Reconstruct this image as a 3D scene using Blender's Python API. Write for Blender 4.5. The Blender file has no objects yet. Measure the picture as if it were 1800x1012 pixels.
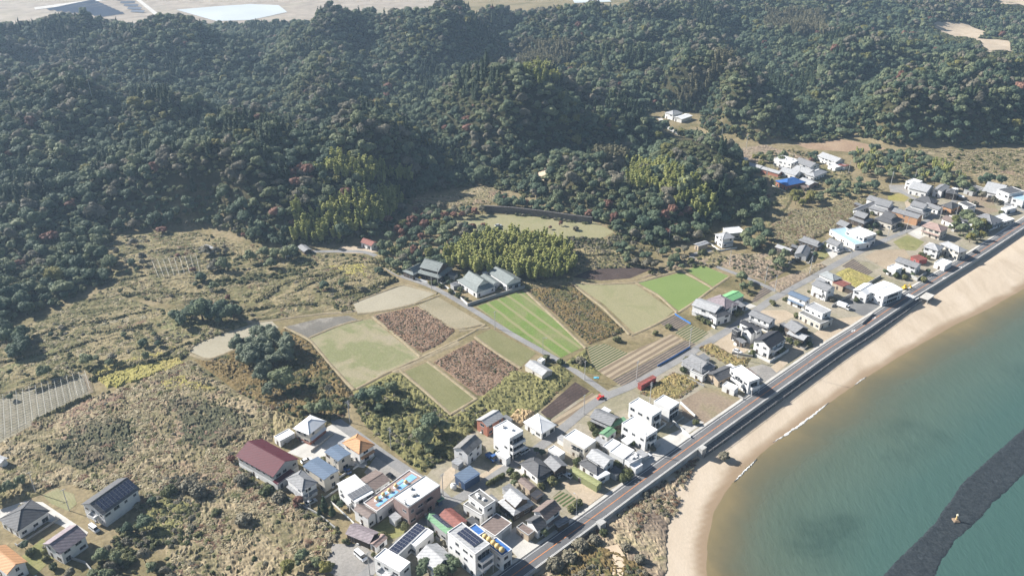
import bpy, bmesh, math, random
import numpy as np
from mathutils import Vector, Matrix
from mathutils.geometry import delaunay_2d_cdt

R = math.radians
SC = bpy.context.scene
COL = SC.collection
random.seed(7)
RNG = np.random.default_rng(11)

# ------------------------------------------------------------------ camera, sky, sun, exposure
V = 4.0                       # level of the village ground above the sea
CAMZ, PITCH, FPX, CX, CY = 204.0, R(27.5), 1459.0, 900.0, 506.0
cam_data = bpy.data.cameras.new("camera")
cam_data.sensor_width = 36.0
cam_data.lens = 36.0 * FPX / 1800.0
cam_data.clip_start = 1.0
cam_data.clip_end = 30000.0
cam = bpy.data.objects.new("camera", cam_data)
COL.objects.link(cam)
cam.location = (0, 0, CAMZ)
cam.rotation_euler = (R(90) - PITCH, 0, 0)
SC.camera = cam

SUN_EL = R(33.5)
SUN_XY = Vector((-0.93, 0.36)).normalized()          # towards the sun, on the ground
to_sun = Vector((SUN_XY.x * math.cos(SUN_EL), SUN_XY.y * math.cos(SUN_EL), math.sin(SUN_EL)))
world = bpy.data.worlds.new("World")
SC.world = world
world.use_nodes = True
wn = world.node_tree
sky = wn.nodes.new("ShaderNodeTexSky")
sky.sky_type = 'NISHITA'
sky.sun_disc = False
sky.sun_elevation = SUN_EL
sky.sun_rotation = math.atan2(SUN_XY.x, SUN_XY.y)
sky.air_density = 1.0
sky.dust_density = 1.2
sky.ozone_density = 1.5
bg = wn.nodes["Background"]
bg.inputs["Strength"].default_value = 0.052
wn.links.new(sky.outputs[0], bg.inputs[0])
sun_data = bpy.data.lights.new("sun", 'SUN')
sun_data.energy = 5.0
sun_data.angle = R(0.53)
sun_data.color = (1.0, 0.97, 0.925)
sun = bpy.data.objects.new("sun", sun_data)
COL.objects.link(sun)
sun.rotation_euler = to_sun.to_track_quat('Z', 'Y').to_euler()
SC.view_settings.view_transform = 'Standard'
SC.view_settings.look = 'None'
SC.view_settings.exposure = 1.1
SC.view_settings.gamma = 1.0
SC.cycles.max_bounces = 5
SC.cycles.diffuse_bounces = 2
SC.cycles.glossy_bounces = 2
SC.cycles.transmission_bounces = 3
SC.cycles.transparent_max_bounces = 8
SC.cycles.volume_bounces = 0
SC.cycles.use_adaptive_sampling = True
SC.cycles.adaptive_threshold = 0.02

# ------------------------------------------------------------------ noise
def hash2(ix, iy, seed):
    h = (ix.astype(np.int64) * 374761393 + iy.astype(np.int64) * 668265263 + seed * 982451653) & 0xFFFFFFFF
    h = ((h ^ (h >> 13)) * 1274126177) & 0xFFFFFFFF
    return ((h ^ (h >> 16)) & 0xFFFFFF) / float(0xFFFFFF)

def vnoise(x, y, seed=0):
    x = np.asarray(x, float); y = np.asarray(y, float)
    ix = np.floor(x); iy = np.floor(y)
    fx = x - ix; fy = y - iy
    fx = fx * fx * (3 - 2 * fx); fy = fy * fy * (3 - 2 * fy)
    a = hash2(ix, iy, seed); b = hash2(ix + 1, iy, seed)
    c = hash2(ix, iy + 1, seed); d = hash2(ix + 1, iy + 1, seed)
    return (a * (1 - fx) + b * fx) * (1 - fy) + (c * (1 - fx) + d * fx) * fy

def fbm(x, y, seed=0, octv=4):
    t = 0; amp = 0.5; s = 0
    for k in range(octv):
        t = t + amp * vnoise(np.asarray(x) * 2 ** k + 17.3 * k, np.asarray(y) * 2 ** k - 9.1 * k, seed + k)
        s += amp; amp *= 0.5
    return t / s

# ------------------------------------------------------------------ picture -> place
SP, CP = math.sin(PITCH), math.cos(PITCH)

def PZ(px, py, z=V):
    """the place at height z that the photograph shows at px, py"""
    v = (py - CY) / FPX; u = (px - CX) / FPX
    D = SP + v * CP
    t = (CAMZ - z) / D
    return Vector((u * t, t * (CP - v * SP), z))

def zAtY(py, Y):
    v = (py - CY) / FPX
    return CAMZ - Y * (SP + v * CP) / (CP - v * SP)

def PY(px, py, Y):
    v = (py - CY) / FPX
    t = Y / (CP - v * SP)
    return Vector(((px - CX) / FPX * t, Y, zAtY(py, Y)))

def pts(px_list, z=V):
    return [PZ(a, b, z) for a, b in px_list]

def in_poly(x, y, poly):
    x = np.asarray(x, float); y = np.asarray(y, float)
    inside = np.zeros(x.shape, bool)
    n = len(poly)
    for i in range(n):
        x1, y1 = poly[i][0], poly[i][1]; x2, y2 = poly[(i + 1) % n][0], poly[(i + 1) % n][1]
        if y1 == y2: continue
        c = ((y1 > y) != (y2 > y)) & (x < (x2 - x1) * (y - y1) / (y2 - y1) + x1)
        inside ^= c
    return inside

def seg_dist(x, y, line, closed=False):
    """distance to a polyline, and the position t (index + fraction) along it"""
    x = np.asarray(x, float); y = np.asarray(y, float)
    best = np.full(x.shape, 1e18); tt = np.zeros(x.shape); side = np.zeros(x.shape)
    n = len(line)
    for i in range(n if closed else n - 1):
        ax, ay = line[i][0], line[i][1]; bx, by = line[(i + 1) % n][0], line[(i + 1) % n][1]
        dx, dy = bx - ax, by - ay
        L2 = dx * dx + dy * dy + 1e-12
        t = np.clip(((x - ax) * dx + (y - ay) * dy) / L2, 0, 1)
        d = (x - ax - t * dx) ** 2 + (y - ay - t * dy) ** 2
        m = d < best
        best = np.where(m, d, best); tt = np.where(m, i + t, tt)
        side = np.where(m, dx * (y - ay) - dy * (x - ax), side)
    return np.sqrt(best), tt, side

def sstep(a, b, x):
    t = np.clip((np.asarray(x, float) - a) / (b - a), 0, 1)
    return t * t * (3 - 2 * t)

# ------------------------------------------------------------------ materials
MATS = {}
def newmat(name):
    m = bpy.data.materials.new(name); m.use_nodes = True
    nt = m.node_tree
    return m, nt, nt.nodes["Principled BSDF"]

def ramp(nt, stops, interp='LINEAR'):
    r = nt.nodes.new("ShaderNodeValToRGB")
    el = r.color_ramp.elements
    r.color_ramp.interpolation = interp
    while len(el) < len(stops): el.new(0.5)
    for e, (p, c) in zip(el, stops):
        e.position = p; e.color = (*c, 1)
    return r

def pos_node(nt, coord='OBJECT', scale=(1, 1, 1), rot=(0, 0, 0)):
    if coord == 'POS':
        g = nt.nodes.new("ShaderNodeNewGeometry"); out = g.outputs["Position"]
    else:
        g = nt.nodes.new("ShaderNodeTexCoord"); out = g.outputs["Object"]
    mp = nt.nodes.new("ShaderNodeMapping")
    mp.inputs["Scale"].default_value = scale
    mp.inputs["Rotation"].default_value = rot
    nt.links.new(out, mp.inputs[0])
    return mp.outputs[0]

def noise_node(nt, vec, scale, detail=4, rough=0.6, dist=0.0):
    n = nt.nodes.new("ShaderNodeTexNoise")
    n.inputs["Scale"].default_value = scale
    n.inputs["Detail"].default_value = detail
    n.inputs["Roughness"].default_value = rough
    n.inputs["Distortion"].default_value = dist
    nt.links.new(vec, n.inputs["Vector"])
    return n.outputs["Fac"]

def mixc(nt, fac, a, b, mode='MIX'):
    m = nt.nodes.new("ShaderNodeMix"); m.data_type = 'RGBA'; m.blend_type = mode
    for sock, val in ((m.inputs[0], fac), (m.inputs[6], a), (m.inputs[7], b)):
        if isinstance(val, (int, float)): sock.default_value = val
        elif isinstance(val, tuple): sock.default_value = (*val, 1)
        else: nt.links.new(val, sock)
    return m.outputs[2]

def bump(nt, h, strength, dist, bsdf):
    b = nt.nodes.new("ShaderNodeBump")
    b.inputs["Strength"].default_value = strength
    b.inputs["Distance"].default_value = dist
    nt.links.new(h, b.inputs["Height"])
    nt.links.new(b.outputs[0], bsdf.inputs["Normal"])

def ground_mat(name, stops, scale=0.05, fine=0.6, fine_amt=0.45, rough=0.95, rows=None, bumpd=0.15, stretch=(1, 1, 1), rot=0.0):
    """earth, grass, sand or concrete: broad patches of the colours in stops, broken up by finer grain; rows = (width m, angle, colour, amount)"""
    if name in MATS: return MATS[name]
    m, nt, b = newmat(name)
    p = pos_node(nt, 'POS', stretch, (0, 0, rot))
    n1 = noise_node(nt, p, scale, 5, 0.62, 0.6)
    n2 = noise_node(nt, p, fine, 4, 0.7)
    r = ramp(nt, stops); nt.links.new(n1, r.inputs[0])
    r2 = ramp(nt, [(0.25, (1 - fine_amt,) * 3), (0.75, (1 + fine_amt * 0.6,) * 3)]); nt.links.new(n2, r2.inputs[0])
    c = mixc(nt, 1.0, r.outputs[0], r2.outputs[0], 'MULTIPLY')
    if rows:
        w, ang, colr, amt = rows[:4]
        pv = pos_node(nt, 'POS', (1, 1, 1), (0, 0, -ang))
        wv = nt.nodes.new("ShaderNodeTexWave"); wv.wave_type = 'BANDS'; wv.bands_direction = 'X'
        wv.inputs["Scale"].default_value = math.pi * 2 / w / 20.0 * 1.0
        wv.inputs["Distortion"].default_value = 0.6
        wv.inputs["Detail"].default_value = 2
        wv.inputs["Detail Scale"].default_value = 1.5
        nt.links.new(pv, wv.inputs["Vector"])
        rr = ramp(nt, [(rows[4] if len(rows) > 4 else 0.35, (0, 0, 0)), (rows[4] + 0.12 if len(rows) > 4 else 0.65, (amt,) * 3)]); nt.links.new(wv.outputs["Fac"], rr.inputs[0])
        c = mixc(nt, rr.outputs[0], c, colr)
    nt.links.new(c, b.inputs["Base Color"])
    b.inputs["Roughness"].default_value = rough
    b.inputs["Specular IOR Level"].default_value = 0.2
    bump(nt, n2, 0.6, bumpd, b)
    MATS[name] = m
    return m

def plain(name, col, rough=0.6, var=0.18, scale=0.7, metal=0.0, spec=0.35, stripes=None):
    """paint, plaster, metal: one colour, a little weathered; stripes = (axis, width m, depth)"""
    key = name
    if key in MATS: return MATS[key]
    m, nt, b = newmat(name)
    p = pos_node(nt, 'OBJECT')
    n = noise_node(nt, p, scale, 5, 0.65)
    lo = tuple(max(0, c * (1 - var)) for c in col); hi = tuple(min(1, c * (1 + var * 0.6)) for c in col)
    r = ramp(nt, [(0.3, lo), (0.7, hi)]); nt.links.new(n, r.inputs[0])
    c = r.outputs[0]
    if stripes:
        ax, w, dep = stripes
        pv = pos_node(nt, 'OBJECT')
        wv = nt.nodes.new("ShaderNodeTexWave"); wv.wave_type = 'BANDS'; wv.bands_direction = ax
        wv.inputs["Scale"].default_value = math.pi * 2 / w / 20.0
        nt.links.new(pv, wv.inputs["Vector"])
        rr = ramp(nt, [(0.0, (1 - dep,) * 3), (0.35, (1, 1, 1))]); nt.links.new(wv.outputs["Fac"], rr.inputs[0])
        c = mixc(nt, 1.0, c, rr.outputs[0], 'MULTIPLY')
        bump(nt, wv.outputs["Fac"], 0.5, 0.05, b)
    nt.links.new(c, b.inputs["Base Color"])
    b.inputs["Roughness"].default_value = rough
    b.inputs["Metallic"].default_value = metal
    b.inputs["Specular IOR Level"].default_value = spec
    MATS[key] = m
    return m

# ------------------------------------------------------------------ mesh building
class MB:
    """collects faces for ONE mesh object"""
    def __init__(s): s.v = []; s.f = []; s.mi = []
    def add(s, vs, fs, mi=0):
        o = len(s.v)
        s.v += [tuple(q) for q in vs]
        s.f += [tuple(i + o for i in f) for f in fs]
        s.mi += [mi] * len(fs)
    def box(s, x0, x1, y0, y1, z0, z1, mi=0):
        s.add([(x0, y0, z0), (x1, y0, z0), (x1, y1, z0), (x0, y1, z0), (x0, y0, z1), (x1, y0, z1), (x1, y1, z1), (x0, y1, z1)],
              [(3, 2, 1, 0), (4, 5, 6, 7), (0, 1, 5, 4), (1, 2, 6, 5), (2, 3, 7, 6), (3, 0, 4, 7)], mi)
    def prism(s, poly, z0, z1, mi=0):
        n = len(poly)
        s.add([(p[0], p[1], z0) for p in poly] + [(p[0], p[1], z1) for p in poly],
              [tuple(range(n - 1, -1, -1)), tuple(range(n, 2 * n))] + [(i, (i + 1) % n, n + (i + 1) % n, n + i) for i in range(n)], mi)
    def slab(s, quad, th, mi=0):
        """a quad (four corners, top face) given a thickness downwards"""
        q = [Vector(p) for p in quad]; n = (q[1] - q[0]).cross(q[2] - q[0]).normalized()
        if n.z < 0: n = -n
        lo = [p - n * th for p in q]; k = len(q)
        s.add(q + lo, [tuple(range(k)), tuple(range(2 * k - 1, k - 1, -1))] + [(i, i + k, (i + 1) % k + k, (i + 1) % k) for i in range(k)], mi)
    def tube(s, a, b, r0, r1=None, seg=8, mi=0, caps=True):
        r1 = r0 if r1 is None else r1
        a = Vector(a); b = Vector(b); d = (b - a).normalized()
        u = d.cross(Vector((0, 0, 1)) if abs(d.z) < 0.95 else Vector((1, 0, 0))).normalized(); w = d.cross(u)
        vs = []
        for c, r in ((a, r0), (b, r1)):
            for k in range(seg):
                t = 2 * math.pi * k / seg
                vs.append(c + u * (r * math.cos(t)) + w * (r * math.sin(t)))
        fs = [(k, (k + 1) % seg, seg + (k + 1) % seg, seg + k) for k in range(seg)]
        if caps: fs += [tuple(range(seg - 1, -1, -1)), tuple(range(seg, 2 * seg))]
        s.add(vs, fs, mi)
    def ball(s, c, r, rings=8, seg=12, mi=0, sz=1.0):
        c = Vector(c); vs = [c + Vector((0, 0, r * sz))]
        for i in range(1, rings):
            a = math.pi * i / rings
            for k in range(seg):
                t = 2 * math.pi * k / seg
                vs.append(c + Vector((r * math.sin(a) * math.cos(t), r * math.sin(a) * math.sin(t), r * sz * math.cos(a))))
        vs.append(c - Vector((0, 0, r * sz)))
        fs = [(0, 1 + k, 1 + (k + 1) % seg) for k in range(seg)]
        for i in range(rings - 2):
            for k in range(seg):
                p = 1 + i * seg; fs.append((p + k, p + seg + k, p + seg + (k + 1) % seg, p + (k + 1) % seg))
        p = 1 + (rings - 2) * seg
        fs += [(p + k, len(vs) - 1, p + (k + 1) % seg) for k in range(seg)]
        s.add(vs, fs, mi)
    def mesh(s, name, mats, smooth=False):
        me = bpy.data.meshes.new(name)
        me.from_pydata([tuple(v) for v in s.v], [], s.f)
        for m in (mats if isinstance(mats, (list, tuple)) else [mats]): me.materials.append(m)
        me.polygons.foreach_set("material_index", s.mi)
        if smooth: me.polygons.foreach_set("use_smooth", [True] * len(s.f))
        me.update()
        return me
    def build(s, name, mats, parent=None, smooth=False):
        o = bpy.data.objects.new(name, s.mesh(name, mats, smooth))
        COL.objects.link(o)
        if parent: o.parent = parent
        return o

def tag(o, label=None, cat=None, group=None, kind=None):
    if label: o["label"] = label
    if cat: o["category"] = cat
    if group: o["group"] = group
    if kind: o["kind"] = kind
    return o

def empty(name, loc, rz=0.0):
    o = bpy.data.objects.new(name, None); COL.objects.link(o)
    o.location = loc; o.rotation_euler = (0, 0, rz); o.empty_display_size = 0.5
    return o

def structure(o): o["kind"] = "structure"; return o

def np_mesh(name, verts, faces, mats, smooth=True):
    me = bpy.data.meshes.new(name)
    me.from_pydata(verts.tolist() if hasattr(verts, "tolist") else verts, [], faces.tolist() if hasattr(faces, "tolist") else faces)
    for m in (mats if isinstance(mats, (list, tuple)) else [mats]): me.materials.append(m)
    if smooth: me.polygons.foreach_set("use_smooth", [True] * len(me.polygons))
    me.update()
    return me

def link(name, me, parent=None):
    o = bpy.data.objects.new(name, me); COL.objects.link(o)
    if parent: o.parent = parent
    return o
# ------------------------------------------------------------------ terrain: hills behind the village
RIDGES = [  # (radius m, [(px, py, distance m) of tree-top crest])
 (150, [(-350,60,940),(-150,55,960),(60,42,960),(150,25,1000),(270,32,980),(330,36,980),(480,36,990),(560,14,1000),(640,22,1000),(740,3,1020),(850,0,1060),(920,6,1060),(1000,-2,1100),(1150,-6,1150),(1350,-8,1250),(1500,-12,1300),(1700,-14,1350),(2000,-14,1350)]),
 (105, [(-350,75,800),(-100,84,800),(30,85,800),(110,108,770),(180,120,750),(260,143,730),(340,155,710),(380,162,690),(440,188,670)]),
 (95,  [(640,50,930),(580,90,860),(545,125,800),(510,170,740),(495,190,700)]),
 (125, [(-350,190,600),(-150,190,600),(0,200,600),(120,200,600),(250,200,610),(350,195,620),(480,190,630),(560,190,640),(640,195,640),(700,215,630),(760,245,610),(815,280,585)]),
 (110, [(700,180,690),(740,145,720),(800,120,730),(850,110,730),(900,118,725),(960,140,710),(1030,165,690),(1100,200,660),(1150,232,630)]),
 (105, [(1000,60,1000),(1100,50,1000),(1200,45,1000),(1270,95,850),(1320,120,780),(1370,150,740),(1400,190,700),(1430,238,640)]),
 (100, [(1000,60,930),(1070,65,900),(1130,95,850),(1160,140,780)]),
 (105, [(1440,215,650),(1480,180,680),(1540,152,710),(1610,138,730),(1700,145,740),(1800,150,750),(1950,140,760),(2200,140,760)]),
 (120, [(1400,30,1100),(1480,50,1000),(1560,85,900),(1620,100,850),(1700,105,850),(1800,85,900),(1950,80,950),(2200,80,950)]),
 (72,  [(880,300,545),(930,285,545),(1000,280,550),(1080,280,545),(1150,262,555),(1200,246,560),(1250,255,555),(1290,285,540)]),
 (85,  [(-350,300,500),(0,300,500),(100,300,500),(300,300,510),(450,320,500),(520,350,490)]),
]
RW = []
for rad, L in RIDGES:
    L = [(a, b, Y * (1.0 if Y < 520 else 0.96 if a < 300 and Y < 650 else 0.925 if a > 1430 and Y < 770 else 0.865 if 562 < Y < 890 else 0.93)) for a, b, Y in L]
    RW.append((rad * 0.86, [(*PY(a, b, Y).xy, max(2.0, zAtY(b, Y) - 8.5 - V)) for a, b, Y in L]))

FOOT = [(-350,600),(-50,590),(40,560),(120,530),(185,500),(200,470),(175,440),(205,412),(290,402),(360,400),(420,418),(470,432),(560,432),(625,424),(665,425),(700,385),(730,350),(780,335),(840,325),(905,340),(960,360),(1050,388),(1090,420),(1150,435),(1230,425),(1262,395),(1310,395),(1345,375),(1340,330),(1310,290),(1260,262),(1215,240),(1165,228),(1120,212),(1150,192),(1200,205),(1250,238),(1330,252),(1440,250),(1500,240),(1560,255),(1700,260),(1800,256),(2100,256)]
FOREST = [PZ(a, b).xy for a, b in FOOT] + [Vector((1900, 700)), Vector((1900, 1800)), Vector((500, 1500)), Vector((60, 1210)), Vector((-350, 1130)), Vector((-1100, 1080)), Vector((-1100, 600))]
CLEAR_PX = {
 'meadow': [(770,388),(830,376),(900,378),(1000,386),(1045,388),(1085,408),(1060,420),(960,420),(880,412),(790,404)],
 'upper_grass': [(712,352),(760,340),(850,326),(900,340),(880,358),(800,362),(740,362)],
 'valley': [(1130,205),(1165,195),(1230,200),(1235,222),(1190,236),(1150,225)],
}
CLEARINGS = {k: [PZ(a, b).xy for a, b in v] for k, v in CLEAR_PX.items()}

ROAD_PX = [(700,1155),(780,1098),(901,1011),(1060,896),(1108,860),(1247,759.6),(1350,687),(1460,610),(1508,580),(1600,518),(1720,444.5),(1800,392),(1900,330),(2010,262),(2160,170)]
ROAD = [PZ(a, b).xy for a, b in ROAD_PX]
SHORE_PX = [(1262,1250),(1246,1120),(1243,1012),(1242,960),(1254,899),(1286,848),(1333,801),(1400,750),(1455,710),(1520,664),(1600,615),(1680,570),(1743,540),(1800,507),(1900,450),(2050,362),(2300,220)]
SHORE = [PZ(a, b, 0.0).xy for a, b in SHORE_PX]

VALLEYS = [(30, [(838,285),(765,240),(705,200),(676,165),(655,125),(640,95)]), (30, [(480,195),(458,158),(445,120),(470,75)]), (34, [(60,112),(160,132),(250,150),(330,160),(420,185),(480,195)]),
 (30, [(1165,210),(1132,175),(1090,140),(1000,118),(900,100),(820,108),(740,125),(690,165)]), (26, [(1440,250),(1405,200),(1365,150),(1325,115),(1300,90)]), (26, [(1440,240),(1470,190),(1500,150),(1560,125),(1640,118),(1760,120)]),
 (24, [(880,300),(960,268),(1040,262),(1120,246),(1180,236)]), (30, [(-200,170),(0,178),(150,190),(300,200),(420,205),(480,195)]), (26, [(1085,300),(1120,275),(1150,262)]), (34, [(300,60),(420,75),(520,60),(600,40)]), (34, [(880,70),(960,50),(1080,38),(1200,30)])]
VW = [(w, [PZ(a, b, V + 12).xy for a, b in L]) for w, L in VALLEYS]

def height(x, y):
    x = np.asarray(x, float); y = np.asarray(y, float)
    acc = np.zeros(x.shape)
    for rad, line in RW:
        d, t, _ = seg_dist(x, y, line)
        hs = np.array([p[2] for p in line])
        i = np.clip(np.floor(t).astype(int), 0, len(hs) - 2); f = t - i
        hh = hs[i] * (1 - f) + hs[i + 1] * f
        wob = rad * (0.75 + 0.5 * fbm(x / 90, y / 90, 5, 2))
        q = np.clip(1 - (d / wob) ** 2, 0, 1)
        acc += (hh * q) ** 12
    h = acc ** (1 / 12)
    for w, L in VW:
        d, _, _ = seg_dist(x, y, L)
        h = h * (1 - 0.80 * np.exp(-(d / w) ** 2))
    ins = in_poly(x, y, FOREST)
    dF, _, _ = seg_dist(x, y, FOREST, True)
    m = np.where(ins, sstep(-4, 30, dF), 0.0)
    for c in CLEARINGS.values():
        dc, _, _ = seg_dist(x, y, c, True)
        m = m * np.where(in_poly(x, y, c), 0, sstep(0, 28, dc))
    gul = np.abs(2 * fbm(x / 85, y / 85, 19, 2) - 1)
    h = h * m * (0.60 + 1.38 * np.minimum(gul, 0.36)) + m * (fbm(x / 40, y / 40, 9, 2) - 0.5) * 8
    h = V + np.maximum(h, 0)
    # terraced fields on the left step up gently
    d, _, s = seg_dist(x, y, ROAD)
    sea = (s < 0) & (d > 1.0)
    h = np.where(sea, -9.0, h)
    return h

def drop(px, py, off=0.0):
    """the spot of the terrain (raised by off) that the photograph shows at px, py"""
    v = (py - CY) / FPX; u = (px - CX) / FPX
    ts = np.linspace(180, 1700, 1200) / (SP + 0)  # distances along the ray
    dirv = np.array([u, CP - v * SP, -(SP + v * CP)])
    t = np.linspace(150, 1600, 1500)
    P = dirv[None, :] * t[:, None]
    z = CAMZ + P[:, 2]
    hgt = height(P[:, 0], P[:, 1]) + off
    below = np.nonzero(z <= hgt)[0]
    k = below[0] if len(below) else len(t) - 1
    return Vector((P[k, 0], P[k, 1], hgt[k] - off))

def axis(lo, hi, step, *outer):
    a = list(np.arange(lo, hi + 0.1, step))
    return np.array(sorted(set(a + list(outer))))
XS = axis(-620, 860, 5.0, -9000, -5000, -3000, -1800, -1300, -1000, -850, -700, 950, 1100, 1300, 1700, 2500, 4000, 9000)
YS = axis(130, 1300, 5.0, -400, -100, 60, 1330, 1370, 1450, 1600, 1900, 2500, 4000, 9000)
GX, GY = np.meshgrid(XS, YS)
GZ = height(GX.ravel(), GY.ravel())
nx, ny = len(XS), len(YS)
idx = np.arange(nx * ny).reshape(ny, nx)
quads = np.stack([idx[:-1, :-1].ravel(), idx[:-1, 1:].ravel(), idx[1:, 1:].ravel(), idx[1:, :-1].ravel()], 1)
gm, nt, b = newmat("ground_earth")
p = pos_node(nt, 'POS')
n1 = noise_node(nt, p, 0.03, 6, 0.65, 0.8); n2 = noise_node(nt, p, 0.5, 5, 0.7)
r1 = ramp(nt, [(0.30, (0.115, 0.105, 0.048)), (0.45, (0.20, 0.165, 0.085)), (0.58, (0.27, 0.215, 0.125)), (0.75, (0.16, 0.14, 0.07))]); nt.links.new(n1, r1.inputs[0])
r2 = ramp(nt, [(0.3, (0.6,) * 3), (0.7, (1.2,) * 3)]); nt.links.new(n2, r2.inputs[0])
c = mixc(nt, 1.0, r1.outputs[0], r2.outputs[0], 'MULTIPLY')
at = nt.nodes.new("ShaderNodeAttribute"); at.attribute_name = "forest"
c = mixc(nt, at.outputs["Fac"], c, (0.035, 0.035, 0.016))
nt.links.new(c, b.inputs["Base Color"]); b.inputs["Roughness"].default_value = 0.95; b.inputs["Specular IOR Level"].default_value = 0.15
bump(nt, n2, 0.7, 0.3, b)
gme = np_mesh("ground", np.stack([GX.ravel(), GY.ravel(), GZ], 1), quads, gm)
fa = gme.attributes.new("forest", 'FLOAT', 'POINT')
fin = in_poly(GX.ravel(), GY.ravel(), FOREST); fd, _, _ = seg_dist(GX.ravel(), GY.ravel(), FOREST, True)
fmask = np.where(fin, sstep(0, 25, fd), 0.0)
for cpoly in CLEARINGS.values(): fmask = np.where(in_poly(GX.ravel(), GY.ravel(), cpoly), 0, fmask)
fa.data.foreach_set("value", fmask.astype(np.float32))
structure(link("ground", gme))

# ------------------------------------------------------------------ sheets laid on the ground
def sheet_mesh(poly, zfun, step, mat, name, smooth=True):
    """a polygon on the ground, filled with a grid fine enough to follow it"""
    poly = [Vector((q[0], q[1])) for q in poly]
    xs = [q.x for q in poly]; ys = [q.y for q in poly]
    gx, gy = np.meshgrid(np.arange(min(xs) + step * 0.5, max(xs), step), np.arange(min(ys) + step * 0.5, max(ys), step))
    gx = gx.ravel(); gy = gy.ravel()
    k = in_poly(gx, gy, poly)
    d, _, _ = seg_dist(gx, gy, poly, True)
    k &= d > step * 0.35
    edge = []
    n = len(poly)
    for i in range(n):
        a, bb = poly[i], poly[(i + 1) % n]
        m = max(1, int((bb - a).length / step))
        for j in range(m): edge.append(a.lerp(bb, j / m))
    ne = len(edge)
    P2 = edge + [Vector((x, y)) for x, y in zip(gx[k], gy[k])]
    vv, _, ff, _, _, _ = delaunay_2d_cdt(P2, [(i, (i + 1) % ne) for i in range(ne)], [], 1, 1e-4)
    ax = np.array([q.x for q in vv]); ay = np.array([q.y for q in vv])
    z = zfun(ax, ay)
    f2 = []
    for f in ff:
        a, b_, c_ = [vv[i] for i in f[:3]]
        f2.append(tuple(f) if (b_ - a).cross(c_ - a) > 0 else tuple(reversed(f)))
    return np_mesh(name, np.stack([ax, ay, z], 1), f2, mat, smooth)

LAYER = [0]
def field(name, px, mat, off=None, step=8.0, z=V, kind='structure', flat=True, label=None, cat=None):
    LAYER[0] += 1
    off = (0.03 + 0.004 * (LAYER[0] % 12)) if off is None else off
    poly = [PZ(a, b, z).xy for a, b in px] if flat else [drop(a, b).xy for a, b in px]
    zf = (lambda x, y: np.full(np.shape(x), z + off)) if flat else (lambda x, y: height(x, y) + off)
    o = link(name, sheet_mesh(poly, zf, step if not flat else 60.0, mat, name))
    o["kind"] = kind
    if label: tag(o, label, cat)
    return o

def rough_cover(name, px, mat, step=0.6, amp=0.8, scale=1.6, seed=0, kind='stuff', off=0.05, edge=1.5, z=None, stretch=1.0, ang=0.0, ragged=0.0):
    """tangled grass or low scrub: a sheet heaved up into tussocks"""
    poly = [PZ(a, b).xy for a, b in px]
    ca, sa = math.cos(ang), math.sin(ang)
    def zf(x, y):
        u = (x * ca + y * sa) / stretch; w = -x * sa + y * ca
        wu = u + 1.3 * scale * (fbm(u / (3 * scale), w / (3 * scale), seed + 50, 2) - 0.5) * 2
        n = 1 - np.abs(2 * fbm(wu / scale, w / scale, seed, 4) - 1) * 1.6
        big = fbm(u / 9, w / 9, seed + 30, 2)
        d, _, _ = seg_dist(x, y, poly, True)
        base = height(x, y) if z is None else z(x, y)
        zz = base + off + np.clip(d / edge, 0, 1) * (amp * np.clip(n, 0, 1) * (0.45 + 0.9 * big))
        if ragged:
            de = d + ragged * 1.6 * (fbm(x / 4.5, y / 4.5, seed + 70, 4) - 0.62)
            zz = np.where(d < step * .5, base - 0.4, zz - (1 - sstep(-0.3, 1.2, de)) * (amp + off + 0.5))
        return zz
    o = link(name, sheet_mesh(poly, zf, step, mat, name, smooth=False))
    o["kind"] = kind
    return o

def strip(line, w0, w1, zf, step=4.0):
    """a ribbon along a line from w0 to w1 metres to its right"""
    P = [Vector((q[0], q[1])) for q in line]
    out = [P[0]]
    for a, b2 in zip(P, P[1:]):
        m = max(1, int((b2 - a).length / step))
        out += [a.lerp(b2, j / m) for j in range(1, m + 1)]
    # smooth
    for _ in range(3):
        out = [out[0]] + [(out[i - 1] + out[i] * 2 + out[i + 1]) / 4 for i in range(1, len(out) - 1)] + [out[-1]]
    L, Rr = [], []
    for i, q in enumerate(out):
        t = (out[min(i + 1, len(out) - 1)] - out[max(i - 1, 0)]).normalized()
        n = Vector((t.y, -t.x))
        L.append(q + n * w0); Rr.append(q + n * w1)
    return out, L, Rr

def ribbon(name, line, w0, w1, z, mat, step=4.0):
    _, L, Rr = strip(line, w0, w1, None, step)
    n = len(L)
    vs = [(*q, z) for q in L] + [(*q, z) for q in Rr]
    fs = [(i, n + i, n + i + 1, i + 1) for i in range(n - 1)]
    return link(name, np_mesh(name, vs, fs, mat, False))
# ------------------------------------------------------------------ coast: road, sea wall, beach, sea
SANDM = ground_mat("beach_sand", [(0.3, (0.46, 0.35, 0.235)), (0.5, (0.56, 0.44, 0.31)), (0.7, (0.61, 0.49, 0.355))], 0.06, 1.5, 0.14, bumpd=0.08, stretch=(1.6, 0.6, 1), rot=R(-43))
ASPH = ground_mat("road_asphalt", [(0.3, (0.115, 0.115, 0.118)), (0.7, (0.165, 0.163, 0.162))], 0.12, 3.0, 0.2, 0.85, bumpd=0.02)
LANE = ground_mat("lane_asphalt", [(0.3, (0.20, 0.195, 0.19)), (0.7, (0.29, 0.28, 0.265))], 0.12, 2.0, 0.22, 0.9, bumpd=0.03)
CONC = ground_mat("pale_concrete", [(0.3, (0.42, 0.40, 0.36)), (0.7, (0.58, 0.55, 0.50))], 0.15, 2.0, 0.15, 0.9, bumpd=0.02)
WALLC = ground_mat("sea_wall_concrete", [(0.3, (0.36, 0.35, 0.33)), (0.7, (0.50, 0.49, 0.46))], 0.2, 2.0, 0.2, 0.9, bumpd=0.02)
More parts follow.
